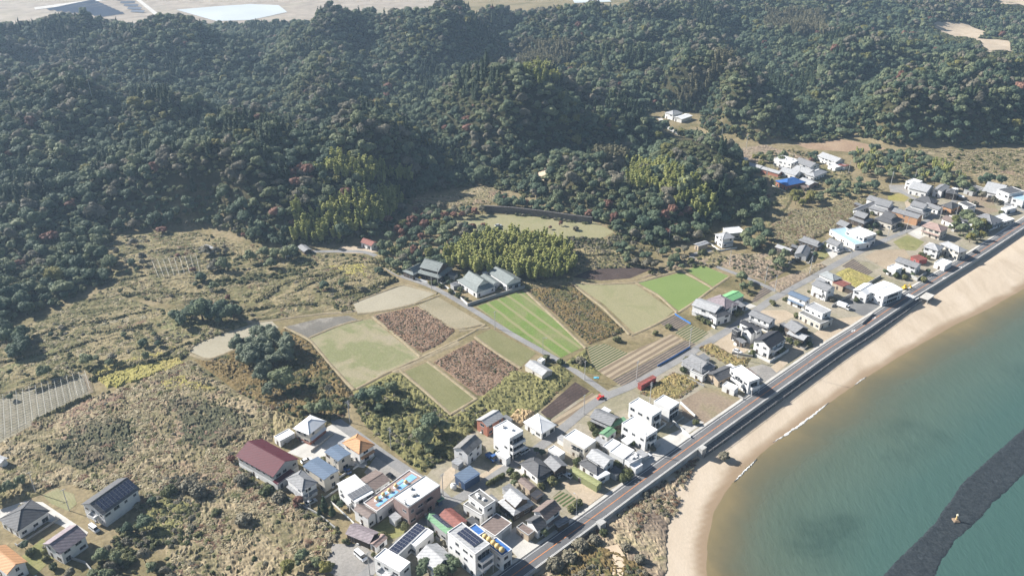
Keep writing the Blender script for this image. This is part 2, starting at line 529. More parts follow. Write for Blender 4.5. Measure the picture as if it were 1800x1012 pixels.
BLOCK = ground_mat("revetment_block", [(0.3, (0.13, 0.13, 0.13)), (0.7, (0.24, 0.235, 0.225))], 0.3, 2.0, 0.35, 0.9, rows=(1.5, R(47), (0.08, 0.08, 0.08), 0.6))
WHITEP = plain("white_road_paint", (0.78, 0.77, 0.74), 0.7, 0.15)
ORANGEP = plain("orange_road_paint", (0.62, 0.22, 0.06), 0.7, 0.2)

HW = 2.85   # half the carriageway
SEA_SIDE = 3.25
mb = MB()
_, L, Rr = strip(ROAD, -HW - 0.4, SEA_SIDE, None)
n = len(L); zr = V + 0.12
mb.add([(*q, zr) for q in L] + [(*q, zr) for q in Rr] + [(*q, -0.5) for q in Rr] + [(*q, V - 0.3) for q in L],
       [(i, n + i, n + i + 1, i + 1) for i in range(n - 1)] + [(n + i, 2 * n + i, 2 * n + i + 1, n + i + 1) for i in range(n - 1)] + [(3 * n + i, i, i + 1, 3 * n + i + 1) for i in range(n - 1)])
structure(mb.build("coast_road", ASPH))
structure(ribbon("road_centre_line", ROAD, -0.1, 0.14, zr + 0.012, ORANGEP))
structure(ribbon("road_edge_line", ROAD, -HW + 0.28, -HW + 0.40, zr + 0.012, WHITEP))
structure(ribbon("road_edge_line", ROAD, HW - 0.38, HW - 0.26, zr + 0.012, WHITEP))
def ribwall(name, w0, w1, z0, z1, mat):
    m = MB(); _, A, B = strip(ROAD, w0, w1, None); k = len(A)
    m.add([(*q, z0) for q in A] + [(*q, z1) for q in A] + [(*q, z1) for q in B] + [(*q, z0) for q in B],
          [(i, k + i, k + i + 1, i + 1) for i in range(k - 1)] + [(k + i, 2 * k + i, 2 * k + i + 1, k + i + 1) for i in range(k - 1)] + [(2 * k + i, 3 * k + i, 3 * k + i + 1, 2 * k + i + 1) for i in range(k - 1)] + [(3 * k + i, i, i + 1, 3 * k + i + 1) for i in range(k - 1)])
    return m.build(name, mat)
structure(ribwall("kerb", -HW - 0.72, -HW - 0.42, V - 0.2, zr + 0.13, CONC))
structure(ribbon("pavement", ROAD, -HW - 1.7, -HW - 0.72, V + 0.14, CONC))
sw = ribwall("sea_wall", SEA_SIDE - 0.15, SEA_SIDE + 0.2, -0.6, zr + 0.55, WALLC)
tag(sw, "long white topped concrete sea wall between coast road and beach", "sea wall")

def beach_z(x, y):
    ds, _, s = seg_dist(x, y, SHORE)
    up = np.minimum(0.095 * ds, 1.5 + 0.03 * ds)
    z = np.where(s > 0, np.minimum(up, 2.5), -np.minimum(0.10 * ds, 4.0))
    return z + 0.10 * (fbm(np.asarray(x) / 7, np.asarray(y) / 7, 77, 3) - 0.5)

# beach strip: from the wall out under the water
Nl, Nt = 420, 46
_, wallL, _ = strip(ROAD, SEA_SIDE, 0, None, 2.0)
wl = np.array([(q.x, q.y) for q in wallL])
def resample(a, n):
    d = np.r_[0, np.cumsum(np.hypot(*np.diff(a, axis=0).T))]
    t = np.linspace(0, d[-1], n)
    return np.stack([np.interp(t, d, a[:, 0]), np.interp(t, d, a[:, 1])], 1)
A = resample(wl, Nl)
dirs = np.gradient(A, axis=0); dirs /= np.linalg.norm(dirs, axis=1)[:, None]
nrm = np.stack([dirs[:, 1], -dirs[:, 0]], 1)
tw = np.r_[np.linspace(0, 60, 34), np.linspace(64, 190, 12)]
BX = A[:, None, 0] + nrm[:, None, 0] * tw[None, :]; BY = A[:, None, 1] + nrm[:, None, 1] * tw[None, :]
BZ = beach_z(BX.ravel(), BY.ravel())
bi = np.arange(Nl * len(tw)).reshape(Nl, len(tw))
bq = np.stack([bi[:-1, :-1].ravel(), bi[:-1, 1:].ravel(), bi[1:, 1:].ravel(), bi[1:, :-1].ravel()], 1)
# wet sand: darker by how low it lies
sm, nt, b = newmat("beach_and_seabed")
p = pos_node(nt, 'POS', (1.6, 0.6, 1), (0, 0, R(-43)))
n1 = noise_node(nt, p, 0.06, 5, 0.6, 0.5); n2 = noise_node(nt, p, 1.2, 5, 0.7)
r1 = ramp(nt, [(0.3, (0.45, 0.36, 0.26)), (0.5, (0.53, 0.435, 0.325)), (0.7, (0.575, 0.48, 0.37))]); nt.links.new(n1, r1.inputs[0])
r2 = ramp(nt, [(0.25, (0.86,) * 3), (0.75, (1.08,) * 3)]); nt.links.new(n2, r2.inputs[0])
c = mixc(nt, 1.0, r1.outputs[0], r2.outputs[0], 'MULTIPLY')
wet = nt.nodes.new("ShaderNodeAttribute"); wet.attribute_name = "wet"
c = mixc(nt, wet.outputs["Fac"], c, (0.27, 0.19, 0.115))
nt.links.new(c, b.inputs["Base Color"]); b.inputs["Roughness"].default_value = 0.85; b.inputs["Specular IOR Level"].default_value = 0.2
bump(nt, n2, 0.5, 0.10, b)
bme = np_mesh("beach", np.stack([BX.ravel(), BY.ravel(), BZ], 1), bq, sm)
wa = bme.attributes.new("wet", 'FLOAT', 'POINT')
wn_ = (fbm(BX.ravel() / 12, BY.ravel() / 12, 3, 3) - 0.5) * 0.35
wa.data.foreach_set("value", (1 - sstep(0.14, 0.5, BZ + wn_)).astype(np.float32) * 0.9)
structure(link("beach", bme))

# ---- sea
SGX = axis(40, 420, 3.0, 440, 470, 520, 600, 800, 1200, 2000, 4000, 9000)
SGY = axis(120, 620, 3.0, -9000, -3000, -1000, -300, 0, 60, 640, 680, 740, 850, 1100, 1600)
sx, sy = np.meshgrid(SGX, SGY)
ds, tline, ss = seg_dist(sx.ravel(), sy.ravel(), SHORE)
sd = np.where(ss > 0, -ds, ds)
si = np.arange(sx.size).reshape(sx.shape)
sq = np.stack([si[:-1, :-1].ravel(), si[:-1, 1:].ravel(), si[1:, 1:].ravel(), si[1:, :-1].ravel()], 1)
keep = (sd[sq] > -9).any(1)
sq = sq[keep]
wm, nt, b = newmat("sea_water")
a_ = nt.nodes.new("ShaderNodeAttribute"); a_.attribute_name = "shore_distance"
mul = nt.nodes.new("ShaderNodeMath"); mul.operation = 'MULTIPLY'; mul.inputs[1].default_value = 1 / 120.0
nt.links.new(a_.outputs["Fac"], mul.inputs[0])
p = pos_node(nt, 'POS'); nb = noise_node(nt, p, 0.02, 5, 0.6, 0.7)
ad = nt.nodes.new("ShaderNodeMath"); ad.operation = 'MULTIPLY_ADD'; ad.inputs[1].default_value = 0.16; ad.inputs[2].default_value = -0.08
nt.links.new(nb, ad.inputs[0])
sm2 = nt.nodes.new("ShaderNodeMath"); sm2.operation = 'ADD'
nt.links.new(mul.outputs[0], sm2.inputs[0]); nt.links.new(ad.outputs[0], sm2.inputs[1])
rw = ramp(nt, [(0.0, (0.165, 0.155, 0.11)), (0.07, (0.122, 0.137, 0.098)), (0.18, (0.085, 0.119, 0.090)), (0.42, (0.056, 0.104, 0.088)), (1.0, (0.040, 0.094, 0.085))])
nt.links.new(sm2.outputs[0], rw.inputs[0])
# sea weed and rock seen through the water as dark patches of the bed
nw = noise_node(nt, p, 0.035, 6, 0.65, 0.5)
rwd = ramp(nt, [(0.42, (0, 0, 0)), (0.66, (0.5,) * 3)]); nt.links.new(nw, rwd.inputs[0])
wd = nt.nodes.new("ShaderNodeAttribute"); wd.attribute_name = "weed"
mw = nt.nodes.new("ShaderNodeMath"); mw.operation = 'MULTIPLY'
nt.links.new(rwd.outputs[0], mw.inputs[0]); nt.links.new(wd.outputs["Fac"], mw.inputs[1])
c = mixc(nt, mw.outputs[0], rw.outputs[0], (0.018, 0.040, 0.036))
nt.links.new(c, b.inputs["Base Color"])
b.inputs["Roughness"].default_value = 0.18
b.inputs["IOR"].default_value = 1.33
b.inputs["Specular IOR Level"].default_value = 0.3
pr = pos_node(nt, 'POS', (1.0, 0.28, 1), (0, 0, R(18)))
nr = noise_node(nt, pr, 0.9, 4, 0.6, 0.3)
pr2 = pos_node(nt, 'POS', (1.0, 0.35, 1), (0, 0, R(30)))
nr2 = noise_node(nt, pr2, 0.35, 3, 0.55, 0.2)
adn = nt.nodes.new("ShaderNodeMath"); adn.operation = 'MULTIPLY_ADD'; adn.inputs[1].default_value = 0.6
nt.links.new(nr, adn.inputs[0]); nt.links.new(nr2, adn.inputs[2])
bump(nt, adn.outputs[0], 0.42, 0.5, b)
tr = nt.nodes.new("ShaderNodeBsdfTransparent")
tr.inputs[0].default_value = (0.84, 0.88, 0.80, 1)
mx = nt.nodes.new("ShaderNodeMixShader")
al = ramp(nt, [(0.0, (0.0,) * 3), (0.04, (0.30,) * 3), (0.14, (0.85,) * 3), (0.25, (1, 1, 1))]); nt.links.new(sm2.outputs[0], al.inputs[0])
nt.links.new(al.outputs[0], mx.inputs[0]); nt.links.new(tr.outputs[0], mx.inputs[1]); nt.links.new(b.outputs[0], mx.inputs[2])
nt.links.new(mx.outputs[0], nt.nodes["Material Output"].inputs["Surface"])
used = np.unique(sq); remap = -np.ones(sx.size, int); remap[used] = np.arange(len(used))
sme = np_mesh("sea", np.stack([sx.ravel()[used], sy.ravel()[used], np.zeros(len(used))], 1), remap[sq], wm)
q = sme.attributes.new("shore_distance", 'FLOAT', 'POINT'); q.data.foreach_set("value", sd[used].astype(np.float32))
weed = np.zeros(len(used))
for (wx, wy, wr) in ((1445,940,16),(1480,925,14),(1600,765,16),(1570,800,10),(1420,975,12),(1800,655,14),(1650,770,8)):
    cpt = PZ(wx, wy, 0)
    weed = np.maximum(weed, 1 - sstep(0.3, 1.0, np.hypot(sx.ravel()[used] - cpt.x, sy.ravel()[used] - cpt.y) / wr))
q = sme.attributes.new("weed", 'FLOAT', 'POINT'); q.data.foreach_set("value", weed.astype(np.float32))
structure(link("sea", sme))

# ---- breakwater of dark rocks just breaking the surface
RM = ground_mat("wet_rock", [(0.3, (0.024, 0.030, 0.034)), (0.6, (0.042, 0.050, 0.054)), (0.8, (0.066, 0.072, 0.074))], 0.5, 1.6, 0.6, 0.55)
bw_px = [(1545,1012),(1600,955),(1640,915),(1665,880),(1690,845),(1745,795),(1800,748),(1900,670),(2060,570),(2060,660),(1900,765),(1800,838),(1745,890),(1720,920),(1690,945),(1660,985),(1650,1012),(1600,1090),(1480,1090)]
bw = [PZ(a, b2, 0).xy for a, b2 in bw_px]
cb = sum(bw, Vector((0, 0))) / len(bw)
def rock_z(x, y):
    d, _, _ = seg_dist(x, y, bw, True)
    n = 1 - np.abs(2 * fbm(x / 1.1, y / 1.1, 91, 3) - 1)
    return -0.35 + 0.46 * sstep(-0.3, 1.4, d + 0.8 * (fbm(x / 4, y / 4, 92, 2) - 0.5)) + 0.19 * (n - 0.5)
o = link("breakwater", sheet_mesh(bw, rock_z, 0.7, RM, "breakwater", smooth=False))
o["kind"] = "structure"

# ---- surf
FOAM = plain("surf_foam", (0.66, 0.65, 0.62), 0.8, 0.3, 1.2)
def surf(pxl, width, name="surf", seed=1):
    P = resample(np.array([tuple(PZ(a, b2, 0.03).xy) for a, b2 in pxl]), 160)
    T = np.gradient(P, axis=0); T /= np.linalg.norm(T, axis=1)[:, None]; N_ = np.stack([T[:, 1], -T[:, 0]], 1)
    s = np.linspace(0, 1, 160); w = width * np.sin(np.pi * s) ** 0.5
    a = fbm(s * 30, s * 0, seed, 3) - 0.5; b2 = fbm(s * 26 + 50, s * 0, seed + 5, 3)
    Lx = P + N_ * (w * a * 0.8)[:, None]; Rx = P + N_ * (w * (0.25 + 1.1 * b2))[:, None]
    top = (Lx + Rx) / 2
    vs = [(*q, 0.02) for q in Lx] + [(*q, 0.20) for q in top] + [(*q, 0.02) for q in Rx]
    fs = [(i, 160 + i, 161 + i, i + 1) for i in range(159)] + [(160 + i, 320 + i, 321 + i, 161 + i) for i in range(159)]
    o = link(name, np_mesh(name, vs, fs, FOAM)); o["kind"] = "stuff"
surf([(1358,777),(1378,764),(1405,745),(1430,727),(1456,707)], 1.15)
surf([(1290,846),(1310,824),(1330,806)], 0.7, seed=9)
surf([(1502,676),(1512,668),(1522,662)], 0.6, seed=12)
# ------------------------------------------------------------------ trees
def foliage_mat(name, lo, hi, tip=None, transl=0.15):
    m, nt, b = newmat(name)
    oi = nt.nodes.new("ShaderNodeObjectInfo")
    r = ramp(nt, [(0.0, lo), (0.55, tuple((a + c) / 2 for a, c in zip(lo, hi))), (1.0, hi)])
    nt.links.new(oi.outputs["Random"], r.inputs[0])
    p = pos_node(nt, 'POS'); n = noise_node(nt, p, 1.1, 3, 0.7)
    r2 = ramp(nt, [(0.3, (0.72,) * 3), (0.72, (1.25,) * 3)]); nt.links.new(n, r2.inputs[0])
    c = mixc(nt, 1.0, r.outputs[0], r2.outputs[0], 'MULTIPLY')
    if tip:
        nn = noise_node(nt, p, 0.45, 2, 0.6)
        rr = ramp(nt, [(0.52, (0, 0, 0)), (0.68, (0.8,) * 3)]); nt.links.new(nn, rr.inputs[0])
        c = mixc(nt, rr.outputs[0], c, tip)
    nt.links.new(c, b.inputs["Base Color"]); b.inputs["Roughness"].default_value = 0.65; b.inputs["Specular IOR Level"].default_value = 0.25
    t = nt.nodes.new("ShaderNodeBsdfTranslucent"); nt.links.new(c, t.inputs[0])
    mx = nt.nodes.new("ShaderNodeMixShader"); mx.inputs[0].default_value = transl
    nt.links.new(b.outputs[0], mx.inputs[1]); nt.links.new(t.outputs[0], mx.inputs[2])
    nt.links.new(mx.outputs[0], nt.nodes["Material Output"].inputs["Surface"])
    return m
FM = {
 'dark':   foliage_mat("dark_green_leaves", (0.064, 0.098, 0.060), (0.130, 0.166, 0.092)),
 'mid':    foliage_mat("olive_green_leaves", (0.140, 0.170, 0.090), (0.215, 0.236, 0.122)),
 'brown':  foliage_mat("greyish_brown_leaves", (0.145, 0.135, 0.095), (0.225, 0.20, 0.14)),
 'red':    foliage_mat("russet_leaves", (0.155, 0.072, 0.050), (0.26, 0.135, 0.092)),
 'yellow': foliage_mat("yellow_green_leaves", (0.13, 0.14, 0.040), (0.21, 0.19, 0.055)),
 'bamboo': foliage_mat("bamboo_leaves", (0.26, 0.285, 0.085), (0.41, 0.415, 0.14), (0.52, 0.48, 0.19), 0.3),
 'palebamboo': foliage_mat("dry_bamboo_leaves", (0.15, 0.14, 0.075), (0.24, 0.22, 0.125), (0.28, 0.26, 0.16), 0.3),
 'silver': foliage_mat("silvery_green_leaves", (0.125, 0.150, 0.098), (0.175, 0.200, 0.130), (0.22, 0.24, 0.165)),
 'shrub':  foliage_mat("shrub_leaves", (0.075, 0.092, 0.036), (0.165, 0.162, 0.068)),
 'pine':   foliage_mat("conifer_needles", (0.028, 0.050, 0.023), (0.055, 0.080, 0.032)),
 'gold':   foliage_mat("golden_leaves", (0.30, 0.20, 0.03), (0.38, 0.26, 0.04)),
}
BARK = plain("tree_bark", (0.085, 0.062, 0.045), 0.9, 0.3, 3.0)

def leaf_shell(rng, centre, rad, n, size, flat=0.45, up=0.25):
    """n leaf sprays on a lobe: quads facing more or less outwards"""
    d = rng.normal(size=(n, 3)); d /= np.linalg.norm(d, axis=1)[:, None]
    d[:, 2] = np.where(d[:, 2] < -0.35, -d[:, 2], d[:, 2])
    rr = rad * (0.80 + 0.32 * rng.random((n, 1)))
    P = centre + d * rr
    nr = d + flat * rng.normal(size=(n, 3)); nr[:, 2] += up
    nr /= np.linalg.norm(nr, axis=1)[:, None]
    a = np.cross(nr, rng.normal(size=(n, 3))); a /= np.linalg.norm(a, axis=1)[:, None]
    b = np.cross(nr, a)
    s = size * (0.6 + 0.8 * rng.random((n, 1)))
    k = 0.55 + 0.5 * rng.random((n, 1))
    bend = nr * s * 0.25
    v = np.stack([P - a * s - b * s * k * 0.4 - bend, P - b * s * k, P + a * s + b * s * k * 0.2 - bend, P + b * s * k], 1)
    return v.reshape(-1, 3)

ICO = None
def core_shell(rng, centre, rad):
    global ICO
    if ICO is None:
        bm = bmesh.new(); bmesh.ops.create_icosphere(bm, subdivisions=2, radius=1.0)
        ICO = (np.array([tuple(v.co) for v in bm.verts]), np.array([[v.index for v in f.verts] for f in bm.faces])); bm.free()
    v, f = ICO
    w = v * (rad * (0.78 + 0.30 * rng.random((len(v), 1)))) + centre
    return w, f

def crown_mesh(name, mat, lobes, leaf, per, seed, flat=0.32):
    rng = np.random.default_rng(seed)
    V_, F_ = [], []; o = 0
    for c, r in lobes:
        c = np.array(c, float)
        cv, cf = core_shell(rng, c, r * 0.92)
        V_.append(cv); F_ += (cf + o).tolist(); o += len(cv)
        n = max(6, int(per * r * r))
        lv = leaf_shell(rng, c, r, n, leaf, flat)
        V_.append(lv); F_ += (np.arange(n * 4).reshape(n, 4) + o).tolist(); o += len(lv)
    return np_mesh(name, np.concatenate(V_), F_, mat, False)

def round_lobes(seed, R_, H0, n=9, squash=0.75):
    rng = np.random.default_rng(seed)
    L = [((0, 0, H0), R_ * 0.62)]
    for k in range(n):
        a = 2.4 * k + rng.random() * 0.7; t = (k + 0.5) / n
        rr = R_ * 0.62 * math.sqrt(1 - (1 - t) ** 2) if k else R_ * 0.1
        rr = R_ * (0.30 + 0.42 * rng.random())
        z = H0 + R_ * squash * (0.55 - 0.95 * (rr / (R_ * 0.72)) ** 2) + rng.normal() * 0.12 * R_
        L.append(((rr * math.cos(a), rr * math.sin(a), z), R_ * (0.27 + 0.20 * rng.random())))
    return L

def plume_lobes(seed, n, R_, H):
    """bamboo: tall arching plumes that lean outwards"""
    rng = np.random.default_rng(seed); L = []
    for k in range(n):
        a = rng.random() * 6.28; r0 = R_ * math.sqrt(rng.random()) * 0.8
        h = H * (0.72 + 0.35 * rng.random()); lx, ly = math.cos(a) * 0.16, math.sin(a) * 0.16
        x0, y0 = r0 * math.cos(a), r0 * math.sin(a)
        for j in range(5):
            t = 0.38 + 0.62 * j / 4
            L.append(((x0 + lx * h * t * t, y0 + ly * h * t * t, h * t), 1.05 * (1 - 0.55 * abs(t - 0.66) * 2.0) * (0.9 + 0.3 * rng.random())))
    return L

def tuft_mesh(name, mat, seed, n=22, H=0.55, spread=0.85):
    """a tussock of long grass, blades falling over to one side"""
    rng = np.random.default_rng(seed); V_, F_ = [], []
    lean = rng.random() * 6.28
    for k in range(n):
        a = rng.random() * 6.28; r0 = 0.35 * math.sqrt(rng.random()); x0, y0 = r0 * math.cos(a), r0 * math.sin(a)
        b = a * 0.5 + lean * 0.5 + rng.normal() * 0.6; L = spread * (0.6 + 0.7 * rng.random()); h = H * (0.6 + 0.5 * rng.random()); w = 0.07 + 0.07 * rng.random()
        c, s = math.cos(b), math.sin(b); o = len(V_)
        for t, zz in ((0, 0), (0.40, h), (1.0, h * 0.72)):
            for sg in (-1, 1): V_.append((x0 + c * L * t - s * w * sg, y0 + s * L * t + c * w * sg, zz))
        F_ += [(o, o + 1, o + 3, o + 2), (o + 2, o + 3, o + 5, o + 4)]
    return np_mesh(name, V_, F_, mat, False)

def trunk_mesh(name, H, r, seed):
    rng = np.random.default_rng(seed); m = MB()
    top = Vector((rng.normal() * 0.3, rng.normal() * 0.3, H * 0.62))
    m.tube((0, 0, -0.6), top, r, r * 0.6, 7)
    for k in range(4):
        a = k * 1.6 + rng.random(); e = top + Vector((math.cos(a) * H * 0.2, math.sin(a) * H * 0.2, H * 0.2))
        m.tube(top - Vector((0, 0, H * 0.12 * rng.random())), e, r * 0.5, r * 0.2, 5)
    return m.mesh(name, BARK)

PROTO = {}   # kind -> [(crown mesh, trunk mesh, nominal radius)]
def protos():
    s = 100
    for kind, mat, num in (('dark', 'dark', 3), ('mid', 'mid', 3), ('brown', 'brown', 2), ('red', 'red', 2), ('yellow', 'yellow', 1), ('silver', 'silver', 2)):
        PROTO[kind] = []
        for k in range(num):
            s += 1
            L = round_lobes(s, 4.0, 5.6, 10 + k, 0.70)
            leaf = 0.34 if kind in ('dark', 'mid', 'silver') else 0.30
            PROTO[kind].append((crown_mesh(kind + "_crown", FM[mat], L, leaf, 19, s), trunk_mesh("trunk", 7.0, 0.28, s)))
    for kind in ('bamboo', 'palebamboo'):
        PROTO[kind] = []
        for k in range(2):
            s += 1
            PROTO[kind].append((crown_mesh(kind + "_crown", FM[kind], plume_lobes(s, 7, 3.0, 10.5), 0.42, 26, s, 0.7), None))
    PROTO['pine'] = []
    for k in range(2):
        s += 1
        L = [((0.25 * math.sin(j * 2.1), 0.25 * math.cos(j * 2.1), 1.2 + j * 1.15), 2.0 * (1 - j / 8.5)) for j in range(8)]
        PROTO['pine'].append((crown_mesh("conifer_crown", FM['pine'], L, 0.33, 26, s), trunk_mesh("trunk", 7.5, 0.22, s)))
    PROTO['shrub'] = []
    for k in range(3):
        s += 1
        L = round_lobes(s, 1.5, 0.9, 7, 0.55)
        PROTO['shrub'].append((crown_mesh("shrub_foliage", FM['shrub'], L, 0.22, 60, s), None))
    PROTO['brownshrub'] = [(crown_mesh("shrub_foliage", FM['brown'], round_lobes(301, 1.5, 0.9, 7, 0.55), 0.2, 55, 301), None)]
    PROTO['gold'] = [(crown_mesh("golden_crown", FM['gold'], round_lobes(311, 4.0, 5.0, 9, 0.7), 0.3, 18, 311), trunk_mesh("trunk", 6.0, 0.2, 311))]
protos()
for q, (nm_, m_) in enumerate((('tuft', foliage_mat("straw_blades", (0.34, 0.285, 0.165), (0.50, 0.43, 0.28), None, 0.3)), ('tuftg', foliage_mat("green_blades", (0.165, 0.17, 0.068), (0.28, 0.26, 0.12), None, 0.3)), ('tuftr', foliage_mat("rust_blades", (0.20, 0.12, 0.072), (0.30, 0.20, 0.128), None, 0.3)))):
    PROTO[nm_] = [(tuft_mesh(nm_, m_, 500 + 10 * q + k), None) for k in range(3)]
PKIND = list(PROTO)
PFLAT = [(k, i) for k in PKIND for i in range(len(PROTO[k]))]
PINDEX = {}
for q, (k, i) in enumerate(PFLAT): PINDEX.setdefault(k, []).append(q)
pcol = bpy.data.collections.new("foliage_kinds")
for q, (k, i) in enumerate(PFLAT):
    o = bpy.data.objects.new("kind_%03d" % q, PROTO[k][i][0]); pcol.objects.link(o)

def scatter_group():
    ng = bpy.data.node_groups.new("scatter", 'GeometryNodeTree')
    ng.interface.new_socket("Geometry", in_out='INPUT', socket_type='NodeSocketGeometry')
    ng.interface.new_socket("Geometry", in_out='OUTPUT', socket_type='NodeSocketGeometry')
    gi = ng.nodes.new("NodeGroupInput"); go = ng.nodes.new("NodeGroupOutput")
    iop = ng.nodes.new("GeometryNodeInstanceOnPoints")
    ci = ng.nodes.new("GeometryNodeCollectionInfo")
    ci.inputs["Collection"].default_value = pcol
    ci.inputs["Separate Children"].default_value = True
    ci.inputs["Reset Children"].default_value = True
    iop.inputs["Pick Instance"].default_value = True
    def na(name, t):
        n = ng.nodes.new("GeometryNodeInputNamedAttribute"); n.data_type = t
        n.inputs["Name"].default_value = name
        return [o for o in n.outputs if o.enabled and o.name == "Attribute"][0]
    ng.links.new(gi.outputs[0], iop.inputs["Points"])
    ng.links.new(ci.outputs[0], iop.inputs["Instance"])
    ng.links.new(na("kind_index", 'INT'), iop.inputs["Instance Index"])
    ng.links.new(na("turn", 'FLOAT_VECTOR'), iop.inputs["Rotation"])
    ng.links.new(na("size", 'FLOAT_VECTOR'), iop.inputs["Scale"])
    ng.links.new(iop.outputs[0], go.inputs[0])
    return ng
SCATTER = scatter_group()
def scatter(name, P, kinds, turn, size):
    """one mass of plants: P (n,3), kinds: index into PFLAT"""
    me = bpy.data.meshes.new(name); me.from_pydata([tuple(p) for p in P], [], [])
    a = me.attributes.new("kind_index", 'INT', 'POINT'); a.data.foreach_set("value", np.asarray(kinds, np.int32))
    a = me.attributes.new("turn", 'FLOAT_VECTOR', 'POINT'); a.data.foreach_set("vector", np.stack([np.zeros(len(P)), np.zeros(len(P)), turn], 1).astype(np.float32).ravel())
    a = me.attributes.new("size", 'FLOAT_VECTOR', 'POINT'); a.data.foreach_set("vector", np.asarray(size, np.float32).ravel())
    o = link(name, me); o["kind"] = "stuff"
    md = o.modifiers.new("scatter", 'NODES'); md.node_group = SCATTER
    return o

def project(P):
    """where the camera sees points P (n,3): px, py, depth"""
    P = np.asarray(P, float); z = P[:, 2] - CAMZ
    dep = P[:, 1] * CP - z * SP
    vv = (-z * CP - P[:, 1] * SP) / dep
    return CX + FPX * P[:, 0] / dep, CY + FPX * vv, dep

# ---- the wooded hills: a spot for every tree
def spots(poly, step, jitter=0.42, seed=0):
    rng = np.random.default_rng(seed)
    xs = [q[0] for q in poly]; ys = [q[1] for q in poly]
    gx, gy = np.meshgrid(np.arange(min(xs), max(xs), step), np.arange(min(ys), max(ys), step))
    gx = gx + (np.arange(gx.shape[0]) % 2)[:, None] * step / 2
    gx = gx.ravel() + rng.uniform(-jitter, jitter, gx.size) * step; gy = gy.ravel() + rng.uniform(-jitter, jitter, gy.size) * step
    k = in_poly(gx, gy, poly)
    return gx[k], gy[k], rng
# ------------------------------------------------------------------ planting
NAMES = {'dark': ('evergreen_tree', 'tree'), 'mid': ('broadleaf_tree', 'tree'), 'brown': ('deciduous_tree', 'tree'), 'red': ('autumn_tree', 'tree'),
         'yellow': ('autumn_tree', 'tree'), 'gold': ('autumn_tree', 'tree'), 'silver': ('broadleaf_tree', 'tree'), 'pine': ('conifer_tree', 'tree'), 'bamboo': ('bamboo_clump', 'bamboo'),
         'palebamboo': ('bamboo_clump', 'bamboo'), 'shrub': ('shrub', 'shrub'), 'brownshrub': ('shrub', 'shrub')}
LOOK = {'dark': 'dark green rounded evergreen tree', 'mid': 'olive green broad-crowned tree', 'brown': 'greyish brown thinly leaved tree', 'red': 'russet red autumn tree',
        'yellow': 'yellow green broad-crowned tree', 'gold': 'bright golden yellow autumn tree', 'silver': 'silvery green billowing tree', 'pine': 'dark pointed conifer', 'bamboo': 'yellow green feathery bamboo clump',
        'palebamboo': 'pale straw coloured bamboo clump', 'shrub': 'dense green shrub', 'brownshrub': 'brownish twiggy shrub'}
def plant(kind, i, P, turn, size, label, group=None):
    """one plant as a thing of its own: tree > crown, trunk; clump or shrub = one mesh"""
    cm, tm = PROTO[kind][i]
    nm, cat = NAMES[kind]
    if tm is None:
        o = link(nm, cm); o.location = P; o.rotation_euler = (0, 0, turn); o.scale = size
    else:
        o = empty(nm, P, turn); o.scale = size
        link("crown", cm, o); link("trunk", tm, o)
    tag(o, label, cat, group)
    return o

# ---- the hills
px_, py_ = None, None
gx, gy, rng = spots(FOREST, 4.6, seed=3)
kq = np.ones(gx.size, bool)
for cpoly in CLEARINGS.values(): kq &= ~in_poly(gx, gy, cpoly)
gx, gy = gx[kq], gy[kq]
gz = height(gx, gy)
qx, qy, dep = project(np.stack([gx, gy, gz + 4], 1))
kq = (qx > -90) & (qx < 1890) & (qy > -70) & (qy < 720)
BARE_PX = [[(1640,38),(1700,42),(1735,58),(1715,70),(1665,64),(1640,50)], [(1715,68),(1775,72),(1785,92),(1735,94)], [(1740,-8),(1812,-8),(1812,14),(1760,10)], [(948,306),(960,298),(966,306),(955,318),(946,316)], [(1150,225),(1180,232),(1260,262),(1310,290),(1300,296),(1255,270),(1175,242)]]
for bp in BARE_PX:
    for dyp in (6, 0, -6, -11): kq &= ~in_poly(qx, qy + dyp, bp)
gx, gy, gz, qx, qy, dep = [a[kq] for a in (gx, gy, gz, qx, qy, dep)]
n = len(gx)
u = rng.random(n)
nz = fbm(gx / 38, gy / 38, 21, 3); nz2 = fbm(gx / 22, gy / 22, 33, 3)
# paler growth on ridges, dark evergreens in gullies: relief shading put into leaf colour
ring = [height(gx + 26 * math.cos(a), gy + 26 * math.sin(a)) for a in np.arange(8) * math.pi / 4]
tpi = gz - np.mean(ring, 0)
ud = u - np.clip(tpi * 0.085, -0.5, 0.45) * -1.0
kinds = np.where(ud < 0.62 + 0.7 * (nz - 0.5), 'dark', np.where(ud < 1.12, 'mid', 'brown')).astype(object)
kinds[(nz2 > 0.68) & (u > 0.35)] = 'brown'
kinds[(nz2 < 0.30) & (u > 0.55)] = 'yellow'
kinds[(rng.random(n) < 0.010 + 0.03 * sstep(330, 400, qy))] = 'red'
kinds[(rng.random(n) < 0.02)] = 'pine'
kinds[(fbm(gx / 30, gy / 30, 61, 3) > 0.69) & (rng.random(n) < 0.7)] = 'pine'
kinds[(rng.random(n) < 0.015)] = 'yellow'
def zone(poly, kind, frac):
    k = in_poly(qx, qy + 8, poly) & (rng.random(n) < frac); kinds[k] = kind
zone([(1188,180),(1215,140),(1275,98),(1290,112),(1262,150),(1210,190)], 'palebamboo', 0.85)
zone([(905,98),(940,80),(1000,82),(1010,112),(960,135),(915,125)], 'palebamboo', 0.75)
zone([(1350,25),(1440,30),(1455,65),(1400,70),(1345,50)], 'palebamboo', 0.7)
zone([(1030,268),(1085,270),(1110,288),(1060,292)], 'palebamboo', 0.9)
zone([(575,280),(640,288),(725,302),(720,330),(640,325),(565,305)], 'bamboo', 0.85)
zone([(518,375),(560,362),(640,345),(700,345),(700,380),(640,405),(560,432),(520,430)], 'bamboo', 0.8)
